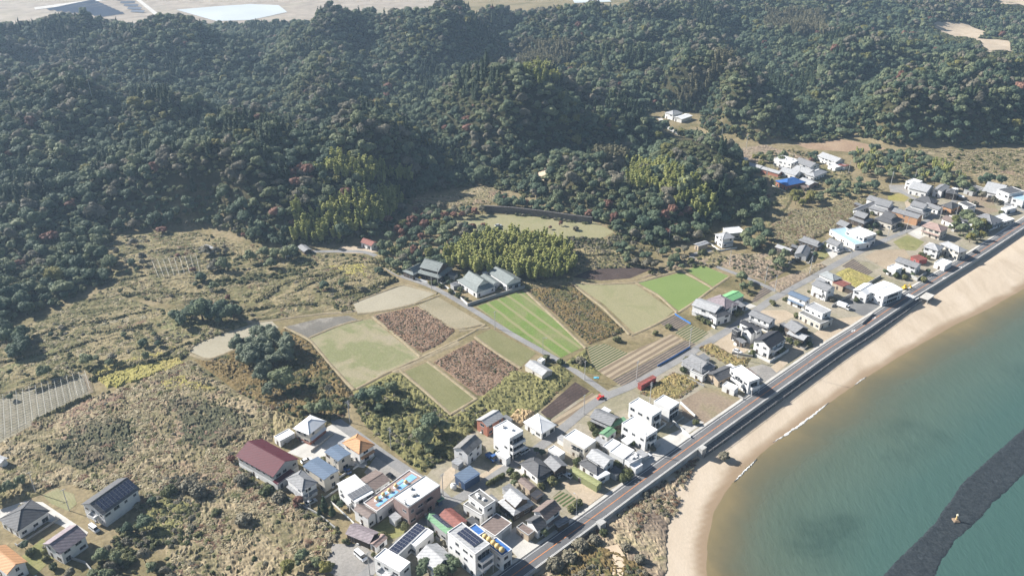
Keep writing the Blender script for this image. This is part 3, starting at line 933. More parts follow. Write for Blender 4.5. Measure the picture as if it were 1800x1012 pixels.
zone([(1105,295),(1180,298),(1235,330),(1265,372),(1235,392),(1180,352),(1105,325)], 'bamboo', 0.7)
zone([(548,100),(566,106),(520,188),(496,196)], 'mid', 0.95)  # sunlit edge of the spur, put in as a strip of paler trees
zone([(-20,80),(60,84),(120,100),(190,124),(185,138),(100,120),(-20,104)], 'brown', 0.6)  # tan crest growth, its colour also standing in for the lit ridge edge
zone([(920,122),(980,128),(978,155),(930,148)], 'bamboo', 0.7)
zone([(530,385),(560,330),(590,330),(560,400)], 'mid', 0.7)
zone([(360,300),(400,290),(420,330),(370,345)], 'brown', 0.6)
zone([(500,300),(545,295),(560,325),(510,330)], 'red', 0.5)
zone([(1180,375),(1235,368),(1240,395),(1190,398)], 'red', 0.6)
zone([(130,385),(200,380),(330,395),(420,390),(420,425),(300,410),(180,420)], 'brown', 0.5)
zone([(1560,5),(1700,10),(1720,45),(1640,40)], 'brown', 0.6)
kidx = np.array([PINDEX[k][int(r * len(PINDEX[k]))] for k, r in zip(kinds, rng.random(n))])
isb = np.array([k in ('bamboo', 'palebamboo') for k in kinds])
s0 = 0.36 + 0.85 * rng.random(n) ** 2.4 + 0.22 * (nz - 0.5)
s0 = np.where(isb, 0.75 + 0.35 * rng.random(n), s0)
s0 = np.where(kinds == 'pine', 0.9 + 0.4 * rng.random(n), s0)
sz = np.stack([s0 * rng.uniform(0.80, 1.40, n), s0 * rng.uniform(0.80, 1.25, n), s0 * rng.uniform(0.85, 1.15, n)], 1)
turn = rng.random(n) * 6.283
# hidden from this side of the ridge? march from the tree towards the lens
vis = np.ones(n, bool)
for f in np.linspace(0.03, 0.5, 14):
    X = gx * (1 - f); Y = gy * (1 - f); Z = (gz + 7) * (1 - f) + CAMZ * f
    vis &= Z > height(X, Y) + 2.0
inframe = (qx > 8) & (qx < 1792) & (qy > 8)
rank = np.where(vis & inframe, s0 / dep, 0)
order = np.argsort(-rank)
N_TREE, N_BAM = 150, 60
single = np.zeros(n, bool)
single[[i for i in order if not isb[i]][:N_TREE]] = True
single[[i for i in order if isb[i] and kinds[i] == 'bamboo'][:N_BAM]] = True
def hill_name(x, y):
    if x < 380: return "at the foot of the hillside above the terraces"
    if x < 690: return "at the hill foot above the lane sheds"
    if x < 880: return "on the wooded slope above the meadow"
    if x < 1130: return "on the wooded knoll behind the stone retaining wall"
    if x < 1360: return "on the wooded knoll above the gabled white house"
    return "along the hill foot behind the far hamlet"
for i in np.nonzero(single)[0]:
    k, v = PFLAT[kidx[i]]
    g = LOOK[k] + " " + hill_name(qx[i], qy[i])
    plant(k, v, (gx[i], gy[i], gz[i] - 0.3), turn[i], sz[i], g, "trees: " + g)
m_ = ~single
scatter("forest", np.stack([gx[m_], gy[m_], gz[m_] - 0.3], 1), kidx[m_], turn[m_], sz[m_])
# undergrowth that closes the canopy between them
ux, uy, r2_ = spots(FOREST, 4.6, seed=8)
kq = np.ones(ux.size, bool)
for cpoly in CLEARINGS.values(): kq &= ~in_poly(ux, uy, cpoly)
ux, uy = ux[kq], uy[kq]; uz = height(ux, uy)
ax_, ay_, _ = project(np.stack([ux, uy, uz], 1))
kq = (ax_ > -60) & (ax_ < 1860) & (ay_ > -40) & (ay_ < 720)
for bp in BARE_PX: kq &= ~in_poly(ax_, ay_, bp)
ux, uy, uz = ux[kq], uy[kq], uz[kq]
us = 1.0 + 0.9 * r2_.random(len(ux))
scatter("undergrowth", np.stack([ux, uy, uz], 1), [PINDEX['shrub'][int(q * 3)] for q in r2_.random(len(ux))], r2_.random(len(ux)) * 6.28, np.stack([us * 1.25, us * 1.25, us], 1))

# ---- woods and groves on the flat: every plant a thing
def grove(name, poly_px, step, mix, smin, smax, seed, where, jitter=0.4, z=None):
    poly = [PZ(a, b).xy for a, b in poly_px]
    x, y, r = spots(poly, step, jitter, seed)
    zz = height(x, y)
    ks = [k for k, w in mix]; ws = np.array([w for k, w in mix], float); ws /= ws.sum()
    for i in range(len(x)):
        k = ks[r.choice(len(ks), p=ws)]
        s = r.uniform(smin, smax); g = LOOK[k] + " " + where
        plant(k, int(r.random() * len(PROTO[k])), (x[i], y[i], zz[i] - 0.15), r.random() * 6.28, (s * r.uniform(.9, 1.15), s * r.uniform(.9, 1.15), s * r.uniform(.85, 1.1)), g, g + " (all of them)")
grove("a", [(668,440),(690,405),(720,392),(765,385),(800,398),(880,414),(870,428),(800,446),(760,462),(700,478),(675,470)], 6.2, [('dark', 5), ('mid', 4), ('red', 1.2), ('brown', 1), ('yellow', .5)], .55, .95, 41, "in the wood between meadow and tiled farmhouses")
grove("a2", [(705,392),(735,372),(770,362),(860,372),(850,380),(790,388),(740,398)], 6.0, [('dark', 3), ('red', 1.5), ('brown', 2)], .5, .8, 42, "between the upper grass and the meadow")
grove("a3", [(885,352),(960,364),(1048,382),(1052,389),(960,377),(900,369),(862,366)], 5.0, [("dark", 4), ("mid", 3), ("red", .4)], .5, .85, 140, "along the top of the stone retaining wall")
grove("b0", [(690,476),(740,462),(790,448),(800,462),(775,480),(720,482)], 5.4, [("dark", 4), ("mid", 3), ("red", .5)], .55, .9, 141, "left of the bamboo grove behind the farmhouses")
grove("b", [(785,462),(810,445),(850,428),(930,424),(985,440),(1012,462),(1000,486),(940,498),(870,488),(800,480),(780,474)], 4.6, [('bamboo', 1)], .8, 1.12, 43, "in the grove behind the tiled farmhouses")
grove("c", [(1065,425),(1090,435),(1150,448),(1225,440),(1200,478),(1150,484),(1110,474),(1080,450)], 6.4, [('mid', 3), ('brown', 3), ('dark', 2)], .45, .8, 44, "beside the ploughed strip below the meadow")
grove("d", [(1305,412),(1335,398),(1348,425),(1340,445),(1308,446)], 6.0, [('dark', 3), ('mid', 2)], .7, 1.0, 45, "right of the gabled white hillside house")
grove("e", [(1392,356),(1400,344),(1455,348),(1452,364),(1400,366)], 6.0, [('yellow', 2), ('mid', 2)], .65, .95, 46, "in the copse below the blue tarpaulin roof")
grove("f", [(1440,345),(1455,326),(1515,322),(1545,338),(1500,350),(1450,350)], 6.4, [('dark', 3), ('mid', 2)], .6, .95, 47, "in the copse behind the reed field")
grove("g", [(1490,272),(1540,268),(1640,285),(1690,312),(1712,345),(1672,334),(1600,326),(1560,322),(1500,305)], 7.2, [('dark', 4), ('mid', 3), ('yellow', 1), ('bamboo', 2)], .65, 1.05, 48, "in the wood behind the upper village")
grove("h", [(1322,285),(1350,270),(1388,285),(1370,293),(1335,296)], 6.5, [('mid', 2), ('yellow', 1)], .6, .95, 49, "beside the long sheds of the far hamlet")
grove("h2", [(1405,290),(1435,270),(1445,283),(1420,293)], 5.5, [('dark', 2), ('red', .6)], .5, .8, 50, "behind the flat white house of the far hamlet")
grove("i", [(412,645),(420,612),(455,595),(490,596),(512,622),(512,645),(480,660),(465,672),(425,668)], 6.4, [('silver', 1)], .95, 1.3, 51, "in the clump left of the big paddy")
grove("i2", [(470,680),(500,680),(505,705),(475,708)], 5.5, [('silver', 1)], .7, 1.0, 52, "below the silvery clump")
grove("j", [(500,665),(540,655),(600,690),(618,700),(600,730),(560,742),(515,735),(490,710)], 5.2, [('shrub', 5), ('mid', .8), ('brownshrub', 1)], .8, 1.5, 53, "in the thicket left of the car park lane")
grove("k", [(622,705),(680,682),(730,698),(760,735),(790,755),(800,795),(765,815),(720,790),(645,740)], 5.4, [('shrub', 6), ('dark', .8), ('mid', 1.6)], .45, 1.2, 54, "in the thicket right of the car park lane")
grove("l", [(292,572),(312,552),(370,538),(425,556),(405,572),(330,580)], 5.2, [('dark', 2), ('shrub', 2)], .6, 1.4, 55, "in the dark copse among the left terraces")
grove("m", [(352,490),(400,492),(480,482),(560,462),(562,470),(490,494),(400,506),(350,500)], 3.4, [('shrub', 1)], .9, 1.4, 56, "in the hedge round the old orchard")
grove("n", [(370,470),(420,455),(520,448),(545,456),(480,474),(400,486)], 7.0, [('mid', 1), ('shrub', 2)], .45, 1.1, 57, "inside the old orchard")
grove("o", [(-20,600),(30,575),(60,600),(50,640),(-20,650)], 6.0, [('dark', 3), ('shrub', 1)], .6, 1.2, 58, "at the far left edge of the terraces")
grove("p", [(118,1000),(170,985),(240,985),(300,990),(330,1012),(300,1060),(120,1060)], 5.6, [('brown', 2), ('mid', 2), ('shrub', 1)], .45, .85, 59, "beside the lower left houses")
grove("q", [(190,935),(260,900),(285,900),(275,930),(215,950)], 4.5, [('dark', 2), ('shrub', 2)], .4, 1.1, 60, "behind the solar roofed house")
grove("r", [(500,1000),(545,975),(585,985),(580,1030),(500,1040)], 4.8, [('mid', 2), ('yellow', 1), ('shrub', 1)], .5, .9, 61, "below the parked van")
grove("s", [(725,1005),(745,985),(800,995),(830,1010),(800,1040),(730,1040)], 5.0, [('dark', 2), ('mid', 1), ('gold', .6)], .45, .75, 62, "beside the white building with solar roof")
None if True else grove("t", [(958,1030),(1000,985),(1040,975),(1100,1000),(1150,1030),(1100,1080),(960,1090)], 5.0, [('brownshrub', 3), ('shrub', 2)], .7, 1.5, 63, "on the seaward scrub below the coast road")
grove("u", [(1700,320),(1740,318),(1770,330),(1720,335)], 5.5, [('shrub', 2), ('dark', 1)], .6, 1.3, 64, "on the dry field behind the upper village")
grove("v", [(1660,395),(1690,385),(1730,392),(1742,420),(1715,432),(1680,420)], 4.6, [('mid', 2), ('shrub', 2), ('yellow', 1)], .4, 1.0, 65, "in the garden grove by the coast road")
grove("w", [(1360,445),(1395,435),(1400,460),(1370,478),(1350,470)], 4.8, [('brownshrub', 2), ('mid', 1), ('shrub', 2)], .5, 1.2, 66, "on the waste ground beside the village lane")
grove("x", [(1288,487),(1310,495),(1330,510),(1315,525),(1295,515)], 4.2, [('shrub', 3), ('mid', 1)], .4, 1.1, 67, "between the bright paddy and the green shed")

# ---- low growth over the rough ground: nobody could count it
def brush(name, px, step, mix, smin, smax, seed, thr=0.0, nscale=14.0, z=None, zoff=0.0):
    poly = [PZ(a, b).xy for a, b in px]
    x, y, r = spots(poly, step, 0.5, seed)
    if thr > 0:
        k = fbm(x / nscale, y / nscale, seed, 3) > thr; x, y = x[k], y[k]
    zz = (height(x, y) if z is None else z(x, y)) + zoff
    ks = [k for k, w in mix]; ws = np.array([w for k, w in mix], float); ws /= ws.sum()
    pick = r.choice(len(ks), size=len(x), p=ws)
    kk = [PINDEX[ks[i]][int(q * len(PINDEX[ks[i]]))] for i, q in zip(pick, r.random(len(x)))]
    s = r.uniform(smin, smax, len(x))
    s = np.where([ks[i].startswith('tuft') for i in pick], np.maximum(s, 0.8) * 1.15, s)
    scatter(name, np.stack([x, y, zz], 1), kk, r.random(len(x)) * 6.28, np.stack([s * r.uniform(.8, 1.3, len(x)), s * r.uniform(.8, 1.3, len(x)), s * r.uniform(.7, 1.2, len(x))], 1))
MEADOW = [(-60,830),(60,745),(150,700),(230,680),(330,635),(420,690),(480,720),(480,775),(420,800),(440,850),(510,880),(590,940),(565,1000),(520,1060),(300,1060),(290,960),(230,880),(130,850),(60,860)]
TERR1 = [(-40,640),(0,600),(60,568),(120,542),(186,508),(270,540),(420,560),(440,570),(345,603),(328,622),(240,640),(165,660),(150,650),(0,700),(-40,700)]
TERR2 = [(185,512),(205,470),(182,442),(208,416),(290,407),(350,410),(420,425),(470,440),(560,446),(600,450),(650,452),(690,490),(660,515),(615,532),(620,546),(560,551),(448,565),(420,555),(300,535)]
brush("grass_tussocks", MEADOW, 1.5, [('tuft', 6), ('tuftg', 1), ('tuftr', 1.4)], .8, 1.3, 801, 0.48, 10, zoff=.35)
brush("meadow_brush", MEADOW, 2.6, [('shrub', 5), ('brownshrub', 3)], .28, .75, 802, 0.53, 12)
brush("creeper_brush", [(95,790),(130,755),(200,725),(245,740),(250,790),(220,820),(150,830),(105,815)], 1.1, [('shrub', 5), ('brownshrub', 1)], .3, .55, 803, 0.36, 8)
brush("creeper_brush", [(285,700),(340,690),(420,715),(450,740),(430,780),(380,800),(320,785),(300,740)], 1.1, [('shrub', 6), ('brownshrub', 1)], .3, .55, 804, 0.36, 8)
brush("rust_brush", [(80,748),(160,698),(225,690),(235,715),(200,730),(110,762)], 1.0, [('tuftr', 5), ('brownshrub', 1)], .3, .6, 805, 0.3)
brush("grass_tussocks", TERR1, 1.6, [('tuft', 4), ('tuftg', 5)], .8, 1.2, 806, 0.48, 10, zoff=.3)
brush("grass_tussocks", TERR2, 1.6, [('tuft', 5), ('tuftg', 4), ('tuftr', .8)], .8, 1.2, 807, 0.48, 10, zoff=.3)
brush("terrace_brush", TERR1, 2.8, [('shrub', 5), ('brownshrub', 2), ('mid', .12)], .3, .85, 808, 0.53, 12)
brush("terrace_brush", TERR2, 2.8, [('shrub', 5), ('brownshrub', 3), ('red', .1), ('brown', .15)], .3, .9, 809, 0.52, 14)
brush("thicket_brush", [(372,634),(430,612),(480,597),(500,590),(545,608),(580,650),(620,695),(600,735),(560,748),(480,720),(420,690)], 1.35, [('shrub', 5), ('brownshrub', 3), ('tuftr', 2)], .3, .7, 810, 0.40, 9)
brush("thicket_brush", [(615,700),(690,665),(715,685),(795,735),(838,712),(860,720),(830,755),(800,800),(740,830),(700,800),(640,745)], 1.35, [('shrub', 7), ('brownshrub', 1.5), ('tuftg', 1.5)], .35, .85, 811, 0.30, 9)
brush("weed_brush", [(838,705),(900,655),(925,658),(985,645),(1008,660),(945,722),(905,735),(845,745)], 1.2, [('tuftg', 6), ('shrub', 2), ('tuftr', 1)], .3, .6, 812, 0.30, 9)
brush("wall_ivy", [(850,368),(900,372),(960,380),(1000,386),(1045,392),(1045,396),(1000,391),(960,385),(900,378),(850,374)], 0.9, [("shrub", 5), ("brownshrub", 3)], .3, .8, 841, 0.5, 5)
brush("meadow_edge_brush", [(1000,418),(1058,421),(1088,412),(1130,436),(1080,440),(1020,440),(985,428)], 1.3, [("shrub", 4), ("brownshrub", 3), ("tuft", 2)], .4, .9, 842, 0.3, 8)
brush("rust_brush", [(658,556),(735,540),(798,581),(776,600),(742,618),(685,582)], 1.0, [('tuftr', 3), ('brownshrub', 4), ('shrub', 1)], .22, .42, 813)
brush("rust_brush", [(765,636),(834,600),(908,648),(888,670),(851,693),(838,690)], 1.0, [('tuftr', 3), ('brownshrub', 4), ('shrub', 1.2)], .22, .42, 814)
brush("scrub_brush", [(928,510),(1003,500),(1097,583),(1035,604),(980,555)], 0.95, [('shrub', 4), ('brownshrub', 4), ('tuftr', 2)], .25, .5, 815)
brush("reed_tussocks", [(1337,438),(1354,402),(1387,370),(1450,368),(1500,354),(1543,339),(1526,352),(1500,378),(1488,392),(1418,425),(1375,438)], 1.15, [('tuftr', 4), ('tuft', 3), ('tuftg', 3)], .8, 1.2, 816, zoff=.3)
brush("waste_brush", [(1262,454),(1300,448),(1345,447),(1400,437),(1410,450),(1383,473),(1350,493),(1320,486),(1290,473)], 1.3, [('tuft', 3), ('brownshrub', 3), ('shrub', 2), ('tuftr', 2)], .3, .8, 817, 0.35, 9)
brush("waste_brush", [(1125,690),(1160,668),(1185,655),(1238,668),(1195,698),(1160,704)], 1.0, [('tuftr', 3), ('tuft', 3), ('brownshrub', 1), ('tuftg', 2)], .3, .5, 818)
brush("waste_brush", [(1228,612),(1250,604),(1298,630),(1318,630),(1308,644),(1285,644)], 1.0, [('tuftr', 2), ('tuft', 3), ('brownshrub', 1), ('tuftg', 2)], .3, .5, 819)
brush("dry_tussocks", [(1520,270),(1560,263),(1700,265),(1850,263),(1900,300),(1850,328),(1780,333),(1740,312),(1690,300),(1640,277)], 2.2, [('tuft', 5), ('tuftg', 2), ('shrub', .3)], .8, 1.3, 820, 0.4, 20)
brush("dry_tussocks", [(1350,300),(1330,270),(1390,262),(1450,272),(1490,300),(1500,318),(1450,318),(1440,330),(1395,340),(1360,345)], 1.8, [('tuft', 4), ('tuftg', 4), ('shrub', 1), ('brownshrub', 1)], .4, .9, 821, 0.4, 12)
brush("dry_tussocks", [(715,352),(785,343),(845,328),(895,340),(880,358),(800,362),(722,362)], 1.6, [('tuft', 5), ('tuftg', 3), ('shrub', .5)], .4, .8, 822)
brush("bank_brush", [(650,455),(700,485),(730,478),(800,480),(860,490),(900,500),(880,505),(800,492),(760,482),(700,472),(672,447)], 1.5, [('shrub', 5), ('tuftg', 3)], .35, .8, 823, 0.35, 9)
brush("bank_brush", [(1010,440),(1060,424),(1100,440),(1128,470),(1030,472),(1012,482),(1003,470)], 1.3, [('shrub', 3), ('brownshrub', 3), ('tuft', 4)], .35, .8, 824, 0.3, 9)
brush("bank_brush", [(1130,480),(1200,460),(1262,440),(1285,462),(1250,470),(1205,470),(1150,486)], 1.5, [('shrub', 3), ('brownshrub', 2), ('tuft', 3)], .35, .8, 825, 0.4, 9)
brush("coast_brush", [(905,1030),(960,990),(1010,955),(1090,898),(1150,852),(1215,805),(1235,795),(1222,812),(1200,850),(1186,900),(1174,960),(1168,1030),(1160,1100),(850,1100)], 1.15, [('tuftr', 4), ('brownshrub', 3), ('tuft', 4), ('shrub', 1)], .3, .6, 826, 0.56, 11, beach_z, .3)
brush("coast_brush", [(905,1030),(960,985),(1000,970),(1040,955),(1075,965),(1120,990),(1165,1030),(1150,1100),(850,1100)], 1.3, [('brownshrub', 5), ('shrub', 3)], .4, .9, 827, 0.57, 8, beach_z, .3)
brush("house_brush", [(235,885),(300,850),(360,900),(330,960),(300,1012),(200,1012),(150,985),(215,940),(265,905)], 1.5, [('shrub', 6), ('brownshrub', 2)], .4, 1.0, 828, 0.42, 9)
brush("house_brush", [(290,840),(340,835),(400,860),(380,885),(320,890)], 1.2, [('brownshrub', 5), ('shrub', 1)], .4, .9, 829, 0.35, 9)
brush("wall_brush", [(400,800),(425,800),(500,868),(600,932),(590,945),(500,885),(430,850)], 1.2, [('shrub', 4), ('brownshrub', 3), ('tuftg', 2), ('red', .08)], .35, .8, 830, 0.3, 9)
brush("orchard_brush", [(362,480),(400,455),(520,446),(555,456),(480,476),(400,490)], 1.8, [('shrub', 5), ('tuftg', 4), ('brownshrub', 1)], .4, 1.0, 831, 0.3, 9)

BANKS = [([(107,579),(188,565),(265,548)],1.3), ([(158,589),(215,582),(269,572)],1.6), ([(101,622),(168,599)],1.4), ([(-10,642),(84,622)],1.2), ([(222,622),(285,595)],1.3), ([(255,641),(336,603)],1.3), ([(275,446),(356,436)],1.2), ([(201,497),(302,477)],1.4), ([(447,534),(490,505),(524,490),(600,482)],1.8), ([(518,513),(560,494),(602,479)],1.8), ([(585,523),(640,512),(696,491)],2.4), ([(455,531),(491,511)],1.5), ([(579,501),(636,494)],1.4), ([(215,520),(290,515),(350,520)],1.6), ([(370,560),(450,545),(560,535)],1.4), ([(30,605),(100,580)],1.4), ([(600,465),(680,462)],1.2), ([(60,690),(140,660)],1.2), ([(1060,425),(1130,437),(1180,442)],1.6), ([(1010,455),(1080,448),(1130,462)],1.4), ([(160,668),(240,640),(325,626)],1.2), ([(60,742),(110,720),(160,697)],1.3)]
for q, (pxl, w) in enumerate(BANKS):
    _, bl, br = strip([PZ(a, b).xy for a, b in pxl], -w, w, None, 3.0)
    loop = [tuple(q_) for q_ in bl] + [tuple(q_) for q_ in reversed(br)]
    xx, yy, _ = project(np.array([[a, b, V] for a, b in loop]))
    brush("bank_brush", list(zip(xx.tolist(), yy.tolist())), 1.05, [('shrub', 5), ('brownshrub', 2), ('tuftg', 2)], .35, .75, 900 + q)

for q, (pxl, where) in enumerate((([(60,585),(110,572),(118,590),(70,600)], "on the upper left terraces nearest the forest"), ([(240,600),(275,590),(285,612),(250,622)], "beside the rust strip on the left terraces"), ([(330,500),(380,492),(392,510),(345,520)], "between orchard hedge and dark copse"), ([(185,640),(215,628),(222,645),(195,655)], "above the yellow strip on the left terraces"), ([(560,510),(600,500),(610,515),(570,528)], "on the terraces above the pale paddy"), ([(640,470),(672,466),(680,480),(650,488)], "on the terraces beside the sandy yard lane"), ([(0,690),(30,680),(50,700),(10,715)], "at the corner above the trellis field"), ([(215,470),(250,455),(262,475),(225,488)], "on the terraces below the rust coloured wood edge"))):
    grove("z%d" % q, pxl, 4.6, [('dark', 2), ('mid', 1.5), ('brown', 1), ('shrub', 4)], .35, .75, 160 + q, where)
# ------------------------------------------------------------------ fields, lanes and yards
RA = R(-47)          # rows that run along the coast road
RB = R(43)           # rows that run across it
PAD_TAN = ground_mat("stubble_tan", [(0.3, (0.227, 0.202, 0.130)), (0.5, (0.294, 0.256, 0.172)), (0.7, (0.336, 0.290, 0.202))], 0.07, 1.2, 0.28, rows=(0.9, RA, (0.185, 0.160, 0.092), 0.3))
PAD_PALE = ground_mat("stubble_pale", [(0.3, (0.311, 0.277, 0.202)), (0.7, (0.378, 0.340, 0.256))], 0.06, 1.4, 0.2, rows=(1.0, RA, (0.260, 0.227, 0.151), 0.3))
PAD_MIX = ground_mat("stubble_greening", [(0.34, (0.32, 0.275, 0.19)), (0.46, (0.285, 0.255, 0.155)), (0.56, (0.195, 0.205, 0.095)), (0.64, (0.215, 0.215, 0.11)), (0.74, (0.305, 0.265, 0.175))], 0.07, 1.3, 0.3, rows=(0.9, RA, (0.210, 0.193, 0.101), 0.3))
PAD_OLIVE = ground_mat("stubble_olive", [(0.3, (0.168, 0.164, 0.074)), (0.7, (0.231, 0.210, 0.109))], 0.08, 1.3, 0.28, rows=(0.8, RA, (0.130, 0.139, 0.055), 0.5))
PAD_LIGHT = ground_mat("stubble_light_green", [(0.3, (0.244, 0.231, 0.122)), (0.5, (0.286, 0.260, 0.151)), (0.7, (0.210, 0.214, 0.101))], 0.05, 1.3, 0.25, rows=(0.9, RB, (0.202, 0.193, 0.092), 0.35))
PAD_WET = ground_mat("wet_paddy_mud", [(0.35, (0.135, 0.125, 0.105)), (0.55, (0.17, 0.155, 0.13)), (0.68, (0.36, 0.33, 0.28))], 0.05, 1.0, 0.3, 0.7)
GRN = ground_mat("bright_green_crop", [(0.3, (0.165, 0.220, 0.070)), (0.7, (0.205, 0.255, 0.090))], 0.04, 1.5, 0.2, rows=(1.1, RB, (0.109, 0.185, 0.038), 0.35))
_a, _b = PZ(880, 527), PZ(1004, 618)
TRK = math.atan2(_b.y - _a.y, _b.x - _a.x) - math.pi / 2
GRN2 = ground_mat("sprouting_green_crop", [(0.32, (0.168, 0.206, 0.071)), (0.5, (0.139, 0.202, 0.050)), (0.7, (0.210, 0.206, 0.097))], 0.035, 1.3, 0.3, rows=(6.5, TRK, (0.27, 0.235, 0.13), 0.7, 0.80))
PLOUGH = ground_mat("ploughed_earth", [(0.3, (0.060, 0.042, 0.036)), (0.7, (0.105, 0.075, 0.062))], 0.2, 1.0, 0.5, rows=(1.6, RA, (0.045, 0.032, 0.028), 0.5), bumpd=0.3)
TANROW = ground_mat("tan_soil_rows", [(0.3, (0.311, 0.248, 0.168)), (0.7, (0.378, 0.307, 0.214))], 0.1, 1.2, 0.2, rows=(3.2, RA, (0.143, 0.105, 0.071), 0.75))
TANSOIL = ground_mat("tan_soil", [(0.3, (0.302, 0.239, 0.164)), (0.7, (0.378, 0.307, 0.218))], 0.1, 1.0, 0.25)
DIRT = ground_mat("dirt_track", [(0.3, (0.244, 0.197, 0.130)), (0.6, (0.311, 0.256, 0.181)), (0.8, (0.210, 0.185, 0.105))], 0.12, 0.9, 0.3)
SANDLOT = ground_mat("sandy_yard", [(0.3, (0.378, 0.302, 0.211)), (0.7, (0.477, 0.392, 0.293))], 0.1, 1.0, 0.2)
LAWN = ground_mat("lawn_grass", [(0.3, (0.17, 0.18, 0.065)), (0.7, (0.27, 0.245, 0.11))], 0.12, 1.0, 0.3)
DRYLOT = ground_mat("brown_lot", [(0.3, (0.20, 0.15, 0.105)), (0.5, (0.27, 0.21, 0.15)), (0.7, (0.22, 0.20, 0.105))], 0.05, 1.0, 0.35)
GREYLOT = ground_mat("grey_yard", [(0.3, (0.225, 0.211, 0.194)), (0.7, (0.333, 0.310, 0.279))], 0.08, 1.2, 0.25)
BEDGREEN = ground_mat("vegetable_rows", [(0.3, (0.252, 0.210, 0.139)), (0.7, (0.302, 0.252, 0.168))], 0.1, 1.2, 0.2, rows=(1.5, RA, (0.046, 0.080, 0.021), 0.95))
BEDDARK = ground_mat("mulched_beds", [(0.3, (0.16, 0.125, 0.10)), (0.7, (0.27, 0.215, 0.16))], 0.2, 1.2, 0.3, rows=(1.4, RA, (0.05, 0.05, 0.048), 0.8))
STRAW = ground_mat("straw_grass", [(0.30, (0.225, 0.175, 0.105)), (0.44, (0.31, 0.25, 0.155)), (0.52, (0.165, 0.145, 0.075)), (0.60, (0.27, 0.205, 0.13)), (0.68, (0.19, 0.125, 0.092)), (0.8, (0.29, 0.235, 0.145))], 0.055, 0.8, 0.35)
STRAWG = ground_mat("greenish_straw_grass", [(0.30, (0.17, 0.15, 0.075)), (0.45, (0.265, 0.215, 0.12)), (0.55, (0.14, 0.13, 0.058)), (0.66, (0.24, 0.19, 0.108)), (0.8, (0.195, 0.14, 0.085))], 0.06, 0.8, 0.38)
YGRASS = ground_mat("yellow_grass", [(0.30, (0.27, 0.245, 0.07)), (0.6, (0.31, 0.26, 0.095)), (0.8, (0.27, 0.19, 0.10))], 0.07, 0.8, 0.35)
KUDZU = ground_mat("dark_creeper_cover", [(0.30, (0.070, 0.074, 0.040)), (0.5, (0.11, 0.105, 0.060)), (0.65, (0.145, 0.115, 0.075)), (0.8, (0.085, 0.09, 0.045))], 0.08, 0.8, 0.45)
RUST = ground_mat("rust_brown_scrub", [(0.30, (0.165, 0.100, 0.064)), (0.5, (0.225, 0.155, 0.108)), (0.65, (0.185, 0.112, 0.068)), (0.85, (0.125, 0.108, 0.055))], 0.10, 0.7, 0.4)
BROWNSC = ground_mat("brown_olive_scrub", [(0.30, (0.125, 0.095, 0.040)), (0.5, (0.175, 0.125, 0.055)), (0.62, (0.085, 0.088, 0.036)), (0.8, (0.16, 0.12, 0.052))], 0.10, 0.7, 0.4)
REED = ground_mat("reed_bed", [(0.30, (0.21, 0.165, 0.11)), (0.5, (0.17, 0.15, 0.085)), (0.65, (0.24, 0.21, 0.12)), (0.8, (0.15, 0.115, 0.085))], 0.06, 0.8, 0.4)
GRASSDIRT = ground_mat("village_earth", [(0.30, (0.270, 0.239, 0.180)), (0.45, (0.324, 0.284, 0.216)), (0.6, (0.243, 0.221, 0.144)), (0.8, (0.297, 0.252, 0.189))], 0.05, 0.9, 0.3)
BANKG = ground_mat("bank_grass", [(0.3, (0.085, 0.085, 0.036)), (0.5, (0.15, 0.13, 0.062)), (0.7, (0.11, 0.095, 0.048))], 0.1, 0.8, 0.4)
TARPB = plain("blue_sheet", (0.06, 0.19, 0.50), 0.5, 0.2)
POND = plain("still_pond_water", (0.075, 0.085, 0.06), 0.15, 0.2, 0.05)

# the village ground, then everything on it
field("village_ground", [(560,1090),(620,1010),(700,900),(770,810),(830,760),(905,735),(1060,690),(1150,640),(1280,560),(1365,505),(1480,440),(1590,330),(1700,330),(1800,330),(1900,270),(1960,260),(1960,285),(1800,385),(1720,435),(1600,510),(1508,572),(1460,602),(1350,678),(1240,752),(1108,848),(1050,890),(895,1000),(790,1082),(720,1130)], GRASSDIRT, 0.02)
field("paddy_field", [(545,595),(602,570),(653,560),(737,628),(626,682),(617,679),(556,627)], PAD_MIX)
field("paddy_field", [(501,574.5),(560,560),(612,554.5),(632,563),(590,575),(544,593),(516,595)], PAD_WET)
field("paddy_field", [(621,534),(665,517),(708,501.5),(765,516),(730,532),(680,545),(629,551)], PAD_PALE)
field("paddy_field", [(334,618),(344,606),(395,585),(448,568),(478,564),(490,576),(430,605),(367,632)], PAD_PALE)
field("paddy_field", [(733.5,537),(770,522),(851,569.6),(809.6,580),(799,578)], PAD_TAN)
field("paddy_field", [(834,592),(864,578),(943,620),(915,645)], PAD_OLIVE)
field("paddy_field", [(711.5,653),(750,637),(834,699),(794,726)], PAD_OLIVE)
field("crop_field", [(837,539),(918,511),(1027,609),(985,629),(900,583)], GRN2)
field("crop_field", [(1121,498),(1197.5,479),(1250,507),(1193.6,547),(1160,520)], GRN)
field("crop_field", [(1205,475),(1235,466),(1280.6,485),(1253,504)], GRN)
field("stubble_field", [(1008,497.5),(1118,500),(1184,547),(1159,567),(1117,587),(1062,535)], PAD_LIGHT)
field("ploughed_field", [(950,724),(1011,671),(1037,687),(966,738)], PLOUGH)
field("tan_field", [(968,742),(1041,690),(1052,698),(982,756)], TANROW)
field("ploughed_field", [(1007,487),(1035,475),(1118,465),(1148,472),(1108,489),(1058,493)], PLOUGH)
field("tan_field", [(1043,647),(1180,587),(1202,597),(1076,667)], TANROW)
field("vegetable_plot", [(1033,610),(1063,604),(1104,621),(1050,651),(1040,640)], BEDGREEN)
field("vegetable_plot", [(1161,569),(1185,554),(1211,569),(1183,582)], BEDDARK)
